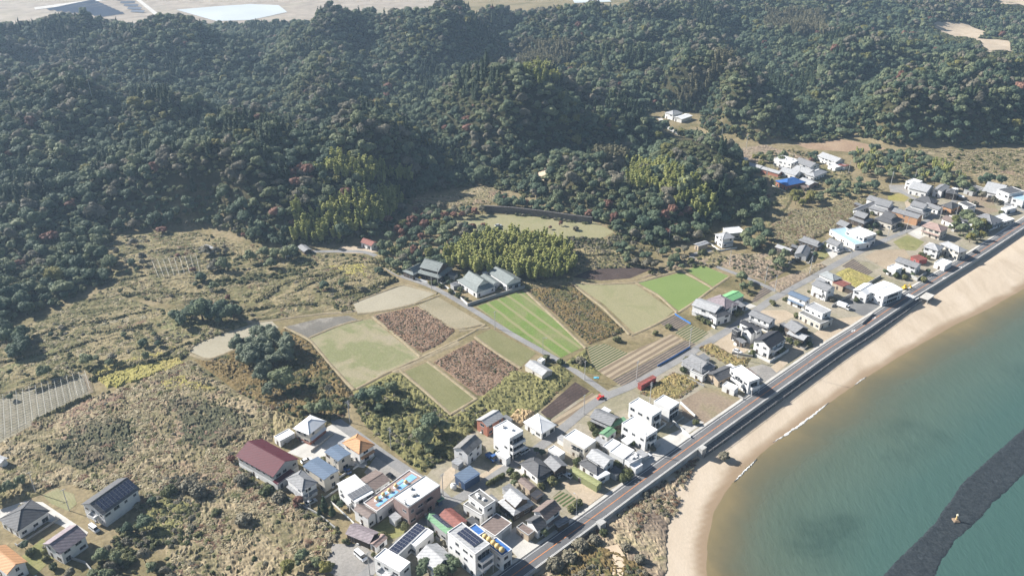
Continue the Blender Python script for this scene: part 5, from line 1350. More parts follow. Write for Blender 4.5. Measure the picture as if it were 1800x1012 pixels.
def house(L, B, Rr, h, roof, ridge, rmat, wmat, label, name='house', cat='house', z0=None, slope=0.45, over=0.55, win=True, lower=None, balcony=None, solar=None, door=True, group=None, scale_in=0.62, base=None, storeys=None, shutter=None, eave2=0.0, wins='WS', vent=False, big=None):
    zb = V if z0 is None else z0
    l = PZ(*L, zb + h); b = PZ(*B, zb + h); r = PZ(*Rr, zb + h)
    vd = (b - l).xy; ud = (r - b).xy
    a1 = math.atan2(ud.y, ud.x); a2 = math.atan2(vd.y, vd.x) + math.pi / 2
    ang = math.atan2(math.sin(a1) + math.sin(a2), math.cos(a1) + math.cos(a2))
    grow = 1.06 if b.y < 330 else 1.13
    lu = max(2.2, ud.length) * grow; lv = max(2.2, vd.length) * grow; h = h * 1.04
    c = (l.xy + r.xy) / 2
    root = empty(name, (c.x, c.y, zb), ang); tag(root, label, cat, group)
    HOUSES.append((c.x, c.y, ang, lu / 2, lv / 2, label, cat))
    rm, wm_ = RO[rmat], WA[wmat]
    U, Vv = lu / 2, lv / 2
    wu, wv = (U - over, Vv - over) if roof not in ('flat',) else (U - 0.05, Vv - 0.05)
    wu = max(wu, 0.8); wv = max(wv, 0.8)
    if ridge == 'u': X, Y = U, Vv; T = lambda p: p
    else: X, Y = Vv, U; T = lambda p: (-p[1], p[0], p[2])
    rx, ry = (wu, wv) if ridge == 'u' else (wv, wu)
    rise = slope * Y
    th = 0.16
    wall = MB(); rf = MB(); lf = MB()
    nst = storeys or (1 if h < 4.2 else (2 if h < 7.6 else int(h / 2.9)))
    def planes(mb_, faces, dz):
        for f in faces: mb_.slab([T((x, y, z + dz)) for x, y, z in f], th, 0)
    if roof == 'flat':
        wall.box(-wu, wu, -wv, wv, -0.3, h - 0.02)
        rf.box(-U, U, -Vv, Vv, h - 0.02, h + 0.16)
        p = 0.22
        for q in ((-U, U, -Vv, -Vv + p), (-U, U, Vv - p, Vv), (-U, -U + p, -Vv + p, Vv - p), (U - p, U, -Vv + p, Vv - p)): rf.box(*q, h + 0.16, h + 0.42, 1)
        if vent:
            for q in range(3):
                xx = HR.uniform(-U * .6, U * .6); yy = HR.uniform(-Vv * .6, Vv * .6); rf.box(xx, xx + 1.0, yy, yy + 0.8, h + 0.16, h + 0.9, 1)
    elif roof in ('gable', 'hip', 'mono'):
        k = rise * over / Y if roof != 'mono' else 0
        wall.box(-wu, wu, -wv, wv, -0.3, h + (0.0 if roof != 'mono' else 0.05))
        planes(rf, roof_faces(roof, X, Y, rise, th), 0.0 + h)
        if roof == 'gable':
            top = rise - th * 1.25
            wall.add([T(p) for p in ((-rx, -ry, h), (-rx, ry, h), (-rx, 0, h + top * ry / Y), (rx, -ry, h), (rx, ry, h), (rx, 0, h + top * ry / Y))], [(0, 1, 2), (5, 4, 3), (0, 2, 5, 3), (2, 1, 4, 5)] if ridge == 'u' else [(0, 1, 2), (5, 4, 3), (0, 2, 5, 3), (2, 1, 4, 5)])
            q = [T((-X, -0.14, h + rise - 0.03)), T((X, 0.14, h + rise + 0.10))]
            rf.box(min(q[0][0], q[1][0]), max(q[0][0], q[1][0]), min(q[0][1], q[1][1]), max(q[0][1], q[1][1]), q[0][2], q[1][2], 1)
        if roof == 'hip':
            a = max(0.02, X - Y)
            for p0, p1 in (((-a, 0), (-X, -Y)), ((-a, 0), (-X, Y)), ((a, 0), (X, -Y)), ((a, 0), (X, Y))):
                rf.tube(T((*p0, h + rise)), T((*p1, h + 0.02)), 0.11, seg=6, mi=1)
            if a > 0.3: rf.tube(T((-a, 0, h + rise)), T((a, 0, h + rise)), 0.13, seg=6, mi=1)
        if roof == 'mono':
            wall.add([T(p) for p in ((-rx, -ry, h), (-rx, ry, h), (-rx, ry, h + rise * .9), (rx, -ry, h), (rx, ry, h), (rx, ry, h + rise * .9))], [(0, 1, 2), (5, 4, 3), (2, 1, 4, 5)])
    elif roof == 'irimoya':      # hip skirt below a smaller gable
        wall.box(-wu, wu, -wv, wv, -0.3, h)
        ix, iy = X - 0.42 * Y, Y * 0.56; r1 = slope * 0.85 * (Y - iy)
        planes(rf, roof_faces('skirt', X, Y, 0, th, (ix, iy, r1)), h)
        gx, gy = ix + 0.25, iy + 0.12; r2 = slope * 1.15 * gy
        planes(rf, roof_faces('gable', gx, gy, r2, th), h + r1 + 0.12)
        wall.add([T(p) for p in ((-ix + .2, -iy, h + r1 - .05), (-ix + .2, iy, h + r1 - .05), (-ix + .2, 0, h + r1 + r2 * .93), (ix - .2, -iy, h + r1 - .05), (ix - .2, iy, h + r1 - .05), (ix - .2, 0, h + r1 + r2 * .93))], [(0, 1, 2), (5, 4, 3)])
        q = [T((-gx, -0.16, 0)), T((gx, 0.16, 0))]
        rf.box(min(q[0][0], q[1][0]), max(q[0][0], q[1][0]), min(q[0][1], q[1][1]), max(q[0][1], q[1][1]), h + r1 + r2 + .08, h + r1 + r2 + .32, 1)
    elif roof == 'twotier':      # low roof all round, upper storey with its own gable
        wall.box(-wu, wu, -wv, wv, -0.3, h)
        ix, iy = X * scale_in + 0.35, Y * scale_in; r1 = slope * 0.8 * (Y - iy)
        planes(lf, roof_faces('skirt', X, Y, 0, th, (ix - .3, iy - .3, r1)), h)
        h2 = h + r1 + 1.5
        a, bq = ix - 0.5, iy - 0.5
        q = [T((-a, -bq, 0)), T((a, bq, 0))]
        wall.box(min(q[0][0], q[1][0]), max(q[0][0], q[1][0]), min(q[0][1], q[1][1]), max(q[0][1], q[1][1]), h, h2)
        r2 = slope * 1.05 * (iy + .15)
        planes(rf, roof_faces('gable', ix + .15, iy + .15, r2, th), h2)
        wall.add([T(p) for p in ((-a, -bq, h2), (-a, bq, h2), (-a, 0, h2 + r2 * .82), (a, -bq, h2), (a, bq, h2), (a, 0, h2 + r2 * .82))], [(0, 1, 2), (5, 4, 3)])
        q = [T((-ix - .15, -0.16, 0)), T((ix + .15, 0.16, 0))]
        rf.box(min(q[0][0], q[1][0]), max(q[0][0], q[1][0]), min(q[0][1], q[1][1]), max(q[0][1], q[1][1]), h2 + r2 - .03, h2 + r2 + .24, 1)
    if base: wall.box(-wu - .04, wu + .04, -wv - .04, wv + .04, -0.3, base[0], 1)
    wall.build("wall", [wm_, WA[base[1]]] if base else wm_, root)
    ridge_m = rm if roof != 'flat' else (WA['white'] if wmat in ('white', 'cream') else WA['grey'])
    rfo = rf.build("roof", [rm, ridge_m], root)
    if lf.f: lf.build("lower_roof", rm, root)
    # windows and a door on the two near walls, fewer on the others
    def put(face, along, z, w, hgt, mesh=None, nm="window"):
        ob = link(nm, mesh or window_mesh(w, hgt), root)
        if face == 'W': ob.location = (-wu, along, z); ob.rotation_euler = (0, 0, R(90))
        elif face == 'E': ob.location = (wu, along, z); ob.rotation_euler = (0, 0, R(-90))
        elif face == 'S': ob.location = (along, -wv, z); ob.rotation_euler = (0, 0, R(180))
        else: ob.location = (along, wv, z)
        return ob
    if win:
        for face in 'WSEN':
            half = wv if face in 'WE' else wu
            n = int((half * 2 - 0.8) / 2.9) if face in wins else (1 if half > 2 else 0)
            n = min(n, 6)
            if n < 1 and half > 1.3: n = 1
            stp = h / nst
            for s in range(nst):
                for q in range(n):
                    if HR.random() < 0.12 and n > 1: continue
                    al = -half + (q + 0.5 + HR.uniform(-.12, .12)) * 2 * half / n
                    ground = s == 0
                    w = min(HR.choice((1.2, 1.7, 2.2)), 2 * half / n - 0.4); hg = HR.choice((1.0, 1.3)) if not ground else HR.choice((1.1, 1.8))
                    if w < 0.5: continue
                    z = s * stp + (0.95 if hg < 1.7 else 0.25)
                    if z + hg > h - 0.15: continue
                    if ground and door and face == 'W' and q == n // 2: continue
                    put(face, al, z, w, hg)
    if door and wv > 1.3:
        m = MB(); m.box(-0.5, 0.5, -0.02, 0.05, 0, 2.0, 0); m.box(-0.6, 0.6, 0, 0.03, 0, 2.12, 1)
        n = int((wv * 2 - 0.8) / 2.9); al = -wv + (max(n, 1) // 2 + 0.5) * 2 * wv / max(n, 1)
        put('W', al if abs(al) < wv else 0, 0, 0, 0, m.mesh("door", [DARKF, ALU]), "door")
    if shutter:
        for face, al, w, hg in shutter:
            m = MB(); m.box(-w / 2, w / 2, -0.02, 0.05, 0, hg); put(face, al, 0, 0, 0, m.mesh("shutter", SHUT), "shutter")
    for face, al, w, hg, z in (big or ()):
        m = MB(); k = max(1, int(w / 1.4))
        m.box(-w / 2, w / 2, -.02, .05, 0, hg, 0)
        for q in range(k + 1): m.box(-w / 2 + q * w / k - .06, -w / 2 + q * w / k + .06, .05, .08, 0, hg, 1)
        m.box(-w / 2, w / 2, .05, .075, -.08, 0, 1)
        put(face, al, z, 0, 0, m.mesh("window_band", [GLASS, ALU]), "window_band")
    # low roof over the ground floor windows
    for face in (lower or ''):
        half = (wv if face in 'WE' else wu) - 0.15; d = 1.0; m = MB()
        m.slab([(-half, 1.15, 2.55), (half, 1.15, 2.55), (half, 0.0, 2.95), (-half, 0.0, 2.95)], 0.12)
        put(face, 0, 0, 0, 0, m.mesh("lower_roof", rm), "lower_roof")
    if balcony:
        for face, al, w, dp, z in balcony:
            m = MB(); m.box(-w / 2, w / 2, 0, dp, z - 0.15, z); m.box(-w / 2, w / 2, dp - 0.1, dp, z, z + 1.05); m.box(-w / 2, -w / 2 + .1, 0, dp - .1, z, z + 1.05); m.box(w / 2 - .1, w / 2, 0, dp - .1, z, z + 1.05)
            for q in (-w / 2 + .2, w / 2 - .2):
                if z > 2: m.box(q - .08, q + .08, dp - .2, dp - .04, 0, z - .15)
            put(face, al, 0, 0, 0, m.mesh("balcony", wm_), "balcony")
    if solar:
        side, nx_, ny_, mt = solar[:4]; offu = solar[4] if len(solar) > 4 else 0.0
        pm = PANEL if mt == 'dark' else PANELG
        tilt = math.atan(slope) if roof in ('gable', 'mono', 'hip') else 0.10
        for a in range(nx_):
            for bq in range(ny_):
                m = MB(); pw, ph = 1.25, 1.0
                m.box(-pw / 2, pw / 2, -ph / 2, ph / 2, 0.0, 0.05, 0)
                m.box(-pw / 2 - .03, pw / 2 + .03, -ph / 2 - .03, ph / 2 + .03, -0.04, 0.02, 1)
                ob = link("solar_panel", m.mesh("solar_panel", [pm, ALU]), rfo)
                xa = (a - (nx_ - 1) / 2) * 1.36 + offu
                if roof == 'flat':
                    ob.location = (xa, (bq - (ny_ - 1) / 2) * 1.14, h + 0.5); ob.rotation_euler = (R(8), 0, 0)
                else:
                    run = (bq - (ny_ - 1) / 2) * 1.08; yc = Y / 2 + run * math.cos(tilt)
                    sgn = -1 if side in ('S', 'W') else 1
                    p = T((xa, sgn * yc, h + rise * (1 - yc / Y) + 0.09))
                    ob.location = p
                    e = Matrix.Rotation(0 if ridge == 'u' else R(90), 4, 'Z') @ Matrix.Rotation(-sgn * math.atan(slope), 4, 'X')
                    ob.rotation_euler = e.to_euler()
    if win and h > 2.6 and HR.random() < 0.7:      # outdoor unit of an air conditioner
        m = MB(); m.box(-0.4, 0.4, 0.12, 0.42, 0.05, 0.65); m.tube((0, 0.42, 0.35), (0, 0.44, 0.35), 0.24, seg=10, mi=1)
        put(HR.choice('WS'), HR.uniform(-.6, .6), 0, 0, 0, m.mesh("outdoor_unit", [WA['white'], ALU]), "outdoor_unit")
    return root

def H(c, L, B, Rr, h, roof, ridge, rmat, wmat, label, **k):
    return house(cp(c, *L), cp(c, *B), cp(c, *Rr), h, roof, ridge, rmat, wmat, label, **k)
sh = dict(name='shed', cat='shed', win=False, door=True)

# --- by the car park
H('a', (90,515), (400,695), (620,540), 5.4, 'gable', 'v', 'maroon', 'grey', "large maroon roofed hall with a white base and row of small windows", name='hall', cat='hall', base=(2.4, 'white'), slope=0.48)
H('a', (410,745), (445,765), (590,655), 3.0, 'mono', 'u', 'maroon', 'white', "low maroon lean-to at the gable end of the large hall", name='shed', cat='shed', slope=0.35, over=0.2)
H('a', (420,345), (470,385), (592,315), 2.7, 'flat', 'u', 'white', 'white', "small white metal shed beside the maroon hall", shutter=[('S', 0, 4.0, 2.0)], **sh)
H('a', (570,270), (722,312), (890,205), 5.2, 'hip', 'u', 'white', 'cream', "pale hipped house with red brick base by the car park lane", lower='S', base=(1.3, 'brick'), slope=0.5)
H('a', (1035,397), (1168,502), (1295,415), 4.9, 'hip', 'v', 'orange', 'white', "orange tiled hipped house at the car park corner", slope=0.55, lower='S')
H('a', (870,477), (980,562), (1090,492), 5.4, 'gable', 'v', 'blue', 'cream', "smaller blue grey roofed cream house beside the orange tiled one", slope=0.12, over=0.25)
H('a', (690,602), (850,732), (970,642), 5.6, 'gable', 'v', 'blue', 'cream', "larger blue grey roofed cream block in front of the maroon hall", slope=0.12, over=0.25)
H('a', (520,718), (662,828), (800,748), 5.2, 'hip', 'v', 'grey', 'white', "grey hipped two storey white house nearest the maroon hall gable", lower='WS', slope=0.5)
H('a', (960,782), (1145,905), (1312,832), 5.6, 'mono', 'u', 'white', 'white', "white house with two grey solar arrays on its sloping white roof", slope=0.14, over=0.3, solar=('S', 6, 3, 'grey'), balcony=[('W', 0, 6.0, 1.2, 2.9)])
H('a', (1180,722), (1308,812), (1442,727), 3.2, 'gable', 'u', 'brown', 'white', "low brown roofed house behind the white solar house", slope=0.2, over=0.3)
H('b', (318,405), (458,475), (537,425), 4.4, 'gable', 'v', 'brown', 'white', "white gabled house with brown roof at the end of the painted roof block", slope=0.6, over=0.25)
rb = H('b', (452,342), (560,425), (930,112), 4.6, 'flat', 'u', 'pinkish', 'white', "long white block with a pink and blue painted roof carrying yellow balls", name='beach_house', cat='building')
H('b', (703,287), (836,380), (1115,186), 7.6, 'flat', 'u', 'white', 'pink', "three storey pinkish brown block with a flat white roof", name='apartment_building', cat='building', vent=True, balcony=[('S', 1.5, 3.2, 1.2, 5.0), ('S', -3, 3.2, 1.2, 2.6)], door=False)
H('b', (1060,290), (1112,325), (1167,292), 2.6, 'mono', 'u', 'green', 'navy', "small hut with green roof and blue tarpaulin front by the pinkish block", slope=0.1, **sh)
H('c', (190,688), (288,747), (432,672), 3.4, 'mono', 'u', 'blue', 'navy', "open navy shed with a blue corrugated roof", slope=0.15, over=0.25, **sh)
H('b', (262,620), (466,716), (552,612), 2.7, 'gable', 'v', 'purple', 'wood', "old low house with patchy mauve tiles above the parked van", slope=0.55, over=0.4)
H('b', (470,708), (535,744), (640,660), 2.6, 'gable', 'u', 'pinkish', 'white', "white annex with pinkish roof joined to the mauve tiled house", slope=0.4, over=0.25)
H('b', (643,772), (735,818), (1000,585), 3.8, 'flat', 'u', 'white', 'white', "long white flat block carrying five rows of dark solar panels", solar=('S', 12, 3, 'dark', -1), door=False)
H('b', (850,708), (905,746), (1056,612), 3.75, 'flat', 'u', 'white', 'white', "short white wing of the long solar roofed block", door=False)
H('b', (525,852), (747,982), (842,892), 5.6, 'flat', 'v', 'white', 'white', "bright white flat roofed house at the bottom edge with a terrace", balcony=[('W', 0, 5.0, 2.4, 2.8)])
H('b', (610,1000), (690,1050), (790,1005), 3.0, 'gable', 'u', 'pale', 'white', "grey roofed white annex cut by the bottom edge of the frame", slope=0.4)
H('b', (915,832), (1062,972), (1246,846), 3.0, 'gable', 'v', 'pale', 'white', "low house with one white and one grey roof slope beside the white tower block", slope=0.5, over=0.35)
H('b', (1112,452), (1268,562), (1382,500), 4.4, 'gable', 'v', 'rust', 'pink', "rust red corrugated house with two white chimneys", slope=0.4, over=0.3)
H('b', (1008,472), (1172,626), (1236,576), 4.2, 'gable', 'v', 'green', 'grey', "green corrugated roof house behind the white tower block", slope=0.4, over=0.3, solar=('W', 6, 2, 'dark'))
H('d', (165,577), (440,792), (586,690), 9.6, 'flat', 'v', 'pale', 'white', "tall white four storey building with solar panels on its roof", name='apartment_building', cat='building', solar=('S', 3, 7, 'dark', 0.5), storeys=3, balcony=[('S', 0.3, 5.0, 2.0, 6.4), ('S', 0.3, 5.0, 2.0, 3.5)], door=False, big=[('S', 0.3, 5.0, 2.0, 6.6), ('S', 0.3, 5.0, 2.0, 3.7)])
H('d', (575,692), (716,824), (806,746), 6.0, 'flat', 'v', 'bright_blue', 'white', "white building with a bright blue roof deck under five yellow balls", name='beach_house', cat='building', door=False, big=[('S', 0, 3.0, 2.2, .3)])
H('d', (372,530), (470,610), (545,560), 5.9, 'flat', 'v', 'bright_blue', 'white', "rear part of the blue decked building between tower block and brown roof", name='beach_house', cat='building', door=False)
H('d', (370,196), (536,307), (655,241), 6.3, 'flat', 'v', 'cement', 'white', "tall white house with a stained cement roof", vent=True)
H('d', (330,282), (500,392), (545,352), 3.6, 'flat', 'v', 'cement', 'white', "low white wing with cement terrace in front of the stained roof house")
H('d', (686,246), (842,388), (1046,268), 3.1, 'twotier', 'v', 'pale', 'wood', "pale tiled traditional house with tiered roofs over dark walls", scale_in=0.66, slope=0.55)
H('d', (498,502), (650,604), (812,472), 3.3, 'flat', 'u', 'brown', 'white', "low brown flat roofed garage block behind the concrete forecourt", name='garage', cat='garage', win=False, shutter=[('S', 1.2, 4.0, 2.3)])
H('d', (1040,346), (1180,440), (1330,322), 5.2, 'gable', 'u', 'brown', 'white', "tall brown roofed house with white gable beside the coast road", slope=0.6, lower='S')
H('d', (955,442), (1088,542), (1192,492), 3.8, 'gable', 'u', 'dark', 'white', "lower dark roofed house with arched white porch in front of the tall brown roofed house", slope=0.6)
H('d', (880,512), (990,602), (1046,552), 2.6, 'flat', 'v', 'brown', 'tan', "small tan garage with brown flat roof on the concrete forecourt", name='garage', cat='garage', win=False)
H('d', (1278,472), (1312,522), (1408,432), 2.6, 'mono', 'u', 'grey', 'wood', "low grey porch roof between tall brown roofed house and coast road", slope=0.15, **sh)
# --- middle block
H('c', (395,192), (490,252), (632,166), 4.9, 'gable', 'u', 'pale', 'brick', "narrow red brick house with pale gable roof", slope=0.45, over=0.3)
H('c', (533,268), (690,352), (816,297), 9.4, 'flat', 'u', 'white', 'white', "white three storey apartment house with stacked balconies", name='apartment_building', cat='building', storeys=3, vent=True, balcony=[('S', 0, 6.5, 1.6, 6.3), ('S', 0, 6.5, 1.6, 3.2)], door=False, big=[('S', 0, 6.5, 1.9, 6.5), ('S', 0, 6.5, 1.9, 3.4), ('S', 0, 6.5, 2.1, .3)])
H('c', (563,492), (655,547), (692,520), 2.9, 'flat', 'v', 'white', 'white', "low white box building at the foot of the white apartment house", win=False)
H('c', (190,447), (316,502), (440,388), 5.2, 'gable', 'u', 'cement', 'white', "white gabled house with weathered dark roof beside the thicket", slope=0.55, over=0.3)
H('c', (813,212), (970,312), (1097,236), 3.1, 'hip', 'u', 'white', 'white', "white bungalow with a white pyramid roof below the ploughed plot", slope=0.4)
H('c', (1038,457), (1125,522), (1172,486), 2.7, 'flat', 'v', 'white', 'white', "small white garage between pyramid bungalow and balcony house", name='garage', cat='garage', win=False)
H('c', (775,582), (935,702), (1072,632), 3.3, 'hip', 'v', 'dark', 'white', "dark hipped white house on the lane corner with clipped trees", slope=0.5, lower='S')
H('c', (980,562), (1090,642), (1216,602), 4.0, 'gable', 'v', 'grey', 'wood', "grey gabled house with dark end wall beside the hipped corner house", slope=0.5)
H('c', (770,735), (860,822), (915,785), 2.8, 'gable', 'v', 'brown', 'tan', "long narrow brown roofed outbuilding in the walled garden", slope=0.4, over=0.25, name='shed', cat='shed', win=False)
H('c', (858,858), (928,892), (1005,850), 2.5, 'mono', 'u', 'black', 'wood', "black net covered shed in the walled garden", slope=0.1, **sh)
H('e', (145,557), (340,642), (452,582), 5.6, 'flat', 'v', 'white', 'cream', "white flat roofed house with dark corner balcony", balcony=[('W', -1.5, 4.0, 1.2, 2.9)], big=[('W', -1.5, 3.8, 1.8, 3.1)])
H('e', (368,722), (512,822), (602,747), 4.6, 'gable', 'v', 'pale', 'white', "pale mauve gabled house behind the olive shed", slope=0.5)
H('e', (300,777), (446,892), (513,838), 3.0, 'hip', 'v', 'dark', 'white', "low dark hipped front wing of the pale mauve gabled house", slope=0.5)
H('e', (450,892), (472,930), (546,862), 2.8, 'mono', 'u', 'white', 'white', "tiny white roofed porch room at the end of the dark hipped wing", slope=0.1, over=0.2)
H('e', (223,838), (440,988), (478,952), 2.9, 'gable', 'v', 'olive', 'olive', "long olive green metal shed on the sandy yard", slope=0.25, over=0.15, **sh)
H('e', (385,372), (570,442), (662,372), 3.6, 'gable', 'v', 'grey', 'wood', "grey tiled gabled house beside the village lane junction", slope=0.5, lower='W')
H('e', (575,442), (600,475), (700,395), 3.0, 'mono', 'u', 'green', 'wood', "dark green lean-to beside the grey tiled gabled house", slope=0.3, over=0.2, **sh)
H('e', (470,512), (545,547), (626,490), 2.8, 'gable', 'u', 'green', 'white', "small green roofed white house behind the white modern houses", slope=0.25, over=0.2)
H('e', (750,257), (936,372), (1012,316), 6.0, 'flat', 'v', 'white', 'white', "upper of two matching white modern box houses", balcony=[('S', 0, 3.5, 1.1, 3.0)], big=[('S', 0, 3.6, 2.0, 3.3), ('S', 0, 3.6, 2.2, .2)])
H('e', (945,237), (1095,292), (1197,247), 5.6, 'flat', 'v', 'white', 'white', "white modern house with black upper window band by the brown lot", door=True, win=False, big=[('S', 0, 6.0, 1.7, 3.4), ('S', 0, 5.5, 2.2, .3)])
H('e', (695,432), (880,562), (967,490), 6.0, 'flat', 'v', 'white', 'white', "lower of two matching white modern box houses", balcony=[('S', 0, 3.5, 1.1, 3.0)], big=[('S', 0, 3.6, 2.0, 3.3), ('S', 0, 3.6, 2.2, .2)])
H('e', (505,632), (572,668), (655,602), 3.4, 'flat', 'u', 'white', 'cream', "small white flat roofed annex beside the long white bungalow")
H('e', (570,682), (687,747), (777,670), 3.6, 'flat', 'u', 'white', 'white', "long white bungalow beside the coast road car port")
H('e', (690,742), (746,792), (842,732), 3.4, 'flat', 'u', 'pale', 'white', "grey roofed seaward half of the long white bungalow", vent=True)
H('e', (760,810), (800,845), (845,795), 2.4, 'flat', 'u', 'white', 'white', "white storage container at the seaward end of the bungalow", name='container', cat='container', win=False, door=False)
# --- houses right of the brown lot
H('f', (655,452), (780,577), (857,536), 5.8, 'flat', 'v', 'white', 'white', "white modern house with wrap-around balcony facing the coast road", balcony=[('W', 0, 6.5, 1.6, 2.9), ('S', 0, 4.5, 1.6, 2.9)], big=[('S', 0, 3.5, 1.8, 3.2), ('W', 0, 4.5, 1.6, 3.2)])
H('f', (440,492), (530,567), (657,482), 3.3, 'gable', 'u', 'dark', 'tan', "dark grey gabled house between traditional house and balcony house", slope=0.4)
H('f', (565,595), (660,645), (690,610), 2.6, 'flat', 'v', 'white', 'white', "white box garage below the dark grey gabled house", name='garage', cat='garage', win=False)
H('f', (175,377), (372,472), (512,422), 3.6, 'irimoya', 'v', 'grey', 'white', "grey tiled traditional house beside the blue sheeting and lane", slope=0.55, lower='W')
H('f', (270,467), (380,512), (442,470), 3.0, 'flat', 'v', 'cement', 'white', "flat roofed white front annex of the traditional house by the lane")
H('f', (840,197), (982,267), (1107,182), 5.6, 'gable', 'u', 'black', 'white', "white two storey house with black gable roof and balcony", slope=0.5, balcony=[('S', 0, 7.0, 1.4, 2.9)])
H('f', (705,42), (860,107), (912,87), 6.2, 'gable', 'v', 'black', 'white', "white modern house with narrow black roof", slope=0.35, over=0.2)
H('f', (648,97), (690,125), (722,110), 5.2, 'flat', 'v', 'black', 'black', "black cube wing of the white modern house", door=False)
H('f', (740,100), (812,140), (840,120), 5.4, 'gable', 'u', 'black', 'white', "narrow white gabled front of the white modern house", slope=0.6, over=0.2)
# --- round the bright paddies
H('g', (295,387), (482,452), (552,397), 5.4, 'gable', 'v', 'pale', 'white', "large white house with pale grey roof beside the bright green paddy", slope=0.35, lower='W')
H('g', (480,465), (512,510), (592,458), 4.2, 'hip', 'u', 'dark', 'white', "dark roofed corner wing of the large white house", slope=0.45, over=0.3)
H('g', (440,342), (570,427), (672,377), 4.8, 'hip', 'v', 'purple', 'white', "mauve hipped house beside the green roofed shed", slope=0.45)
H('g', (545,312), (630,357), (730,302), 2.9, 'gable', 'u', 'bright_green', 'tin', "grey shed with a bright green roof", slope=0.3, over=0.25, **sh)
H('g', (800,472), (967,547), (1022,512), 5.2, 'gable', 'v', 'grey', 'white', "grey roofed white two storey house behind the black roofed house", slope=0.4, lower='W')
H('g', (1145,292), (1290,352), (1337,327), 5.2, 'gable', 'v', 'blue', 'white', "blue grey roofed white house by the lane bend", slope=0.35, lower='W')
H('g', (1305,402), (1442,467), (1512,437), 5.8, 'flat', 'v', 'pale', 'white', "pale flat roofed upper house standing on a wider grey ground floor")
H('g', (1250,462), (1420,552), (1520,512), 3.0, 'flat', 'v', 'cement', 'cream', "wide grey ground floor with roof terrace under the pale flat roofed house")
H('g', (1088,567), (1202,617), (1342,602), 4.4, 'gable', 'v', 'grey', 'wood', "dark walled traditional house with two grey gables", slope=0.45)
H('g', (1130,640), (1275,700), (1332,660), 2.9, 'gable', 'v', 'pale', 'wood', "low pale roofed front wing of the dark walled traditional house", slope=0.35)
# --- between lane and coast road
H('h', (920,452), (1082,502), (1192,482), 5.8, 'gable', 'v', 'grey', 'white', "white three tiered house with red brown balcony bands", slope=0.4, balcony=[('W', 0, 5.5, 0.9, 3.0)])
H('h', (1015,352), (1150,412), (1227,382), 3.4, 'hip', 'v', 'silver', 'white', "pale hipped house behind the red banded one", slope=0.4)
H('h', (1165,437), (1250,482), (1307,437), 2.6, 'mono', 'v', 'rust', 'tan', "rust red roofed shed beside the pale hipped house", slope=0.12, over=0.2, **sh)
H('h', (595,80), (710,132), (742,107), 2.8, 'gable', 'v', 'pale', 'wood', "low pale roofed shed left of the white walled barn", slope=0.4, over=0.3, name='shed', cat='shed')
H('h', (748,147), (860,158), (950,97), 3.0, 'gable', 'u', 'grey', 'white', "white walled barn with grey roof above the lane bend", slope=0.45, over=0.3, name='barn', cat='barn')
H('h', (825,14), (990,82), (1042,47), 3.0, 'irimoya', 'v', 'grey', 'wood', "long low grey tiled house behind the white walled barn", slope=0.45)
H('h', (1098,32), (1186,77), (1242,47), 3.0, 'gable', 'v', 'grey', 'white', "small grey tiled house beside the parked cars on the concrete yard", slope=0.45)
H('i', (440,602), (590,687), (727,607), 5.4, 'gable', 'u', 'white', 'white', "large white building with green glass band beside the tarmac yard", name='building', cat='building', slope=0.1, over=0.2, big=[('S', 0, 8.0, 1.6, 3.2), ('S', 0, 8.0, 1.8, .5)])
H('i', (300,617), (420,667), (500,600), 4.6, 'gable', 'u', 'white', 'white', "white gabled entrance wing of the large white building", name='building', cat='building', slope=0.35, over=0.3)
H('i', (690,337), (890,392), (962,362), 4.2, 'gable', 'v', 'grey', 'white', "white house with three dark solar panels on its grey gable above the garden wall", slope=0.4, solar=('W', 3, 2, 'dark', 2))
H('i', (630,392), (700,425), (752,400), 4.0, 'flat', 'v', 'white', 'white', "white box front of the house with three solar panels")
H('i', (865,292), (935,332), (997,307), 2.6, 'mono', 'v', 'rust', 'rust', "red roofed shed behind the house with three solar panels", slope=0.12, over=0.2, **sh)
H('i', (970,192), (1110,227), (1182,192), 5.0, 'hip', 'v', 'pale', 'white', "left of the twin pale hipped houses by the coast road", slope=0.42)
H('i', (1110,162), (1325,230), (1432,225), 5.0, 'hip', 'v', 'pale', 'cream', "right of the twin pale hipped houses by the coast road", slope=0.42)
H('i', (1100,352), (1190,387), (1237,342), 2.8, 'flat', 'v', 'white', 'white', "white flat shed at the coast road kerb below the twin houses", **sh)
# --- upper village
H('j', (350,602), (470,647), (512,612), 3.0, 'gable', 'v', 'grey', 'white', "little grey gabled house left of the large white house with blue terrace")
H('j', (590,482), (747,562), (852,517), 5.6, 'flat', 'v', 'white', 'white', "large white house stepping down to a pale blue roof terrace", balcony=[('S', 0, 6.0, 1.6, 2.8)])
H('j', (450,482), (620,640), (745,600), 3.0, 'flat', 'v', 'paleblue', 'white', "pale blue ground floor terrace of the large white house")
H('j', (455,402), (540,442), (617,412), 3.0, 'gable', 'v', 'grey', 'wood', "small grey gabled house at the edge of the reed field")
H('j', (600,347), (750,402), (842,352), 3.0, 'twotier', 'v', 'grey', 'wood', "tiered grey tiled house at the edge of the reed field", slope=0.5)
H('j', (645,242), (700,262), (857,182), 3.0, 'gable', 'u', 'grey', 'white', "long low grey gatehouse wing with white wall top", slope=0.45)
H('j', (800,127), (880,162), (927,127), 3.2, 'gable', 'v', 'grey', 'white', "small grey storehouse at the top of the lane by the dry lawn", slope=0.4)
H('j', (830,227), (1030,287), (1112,217), 3.2, 'twotier', 'v', 'grey', 'white', "big tiered grey farmhouse behind the orange barn", slope=0.5)
H('j', (1085,267), (1335,347), (1377,312), 4.6, 'gable', 'v', 'grey', 'orange', "long orange walled barn with grey roof", name='barn', cat='barn', slope=0.4, over=0.3, wins='')
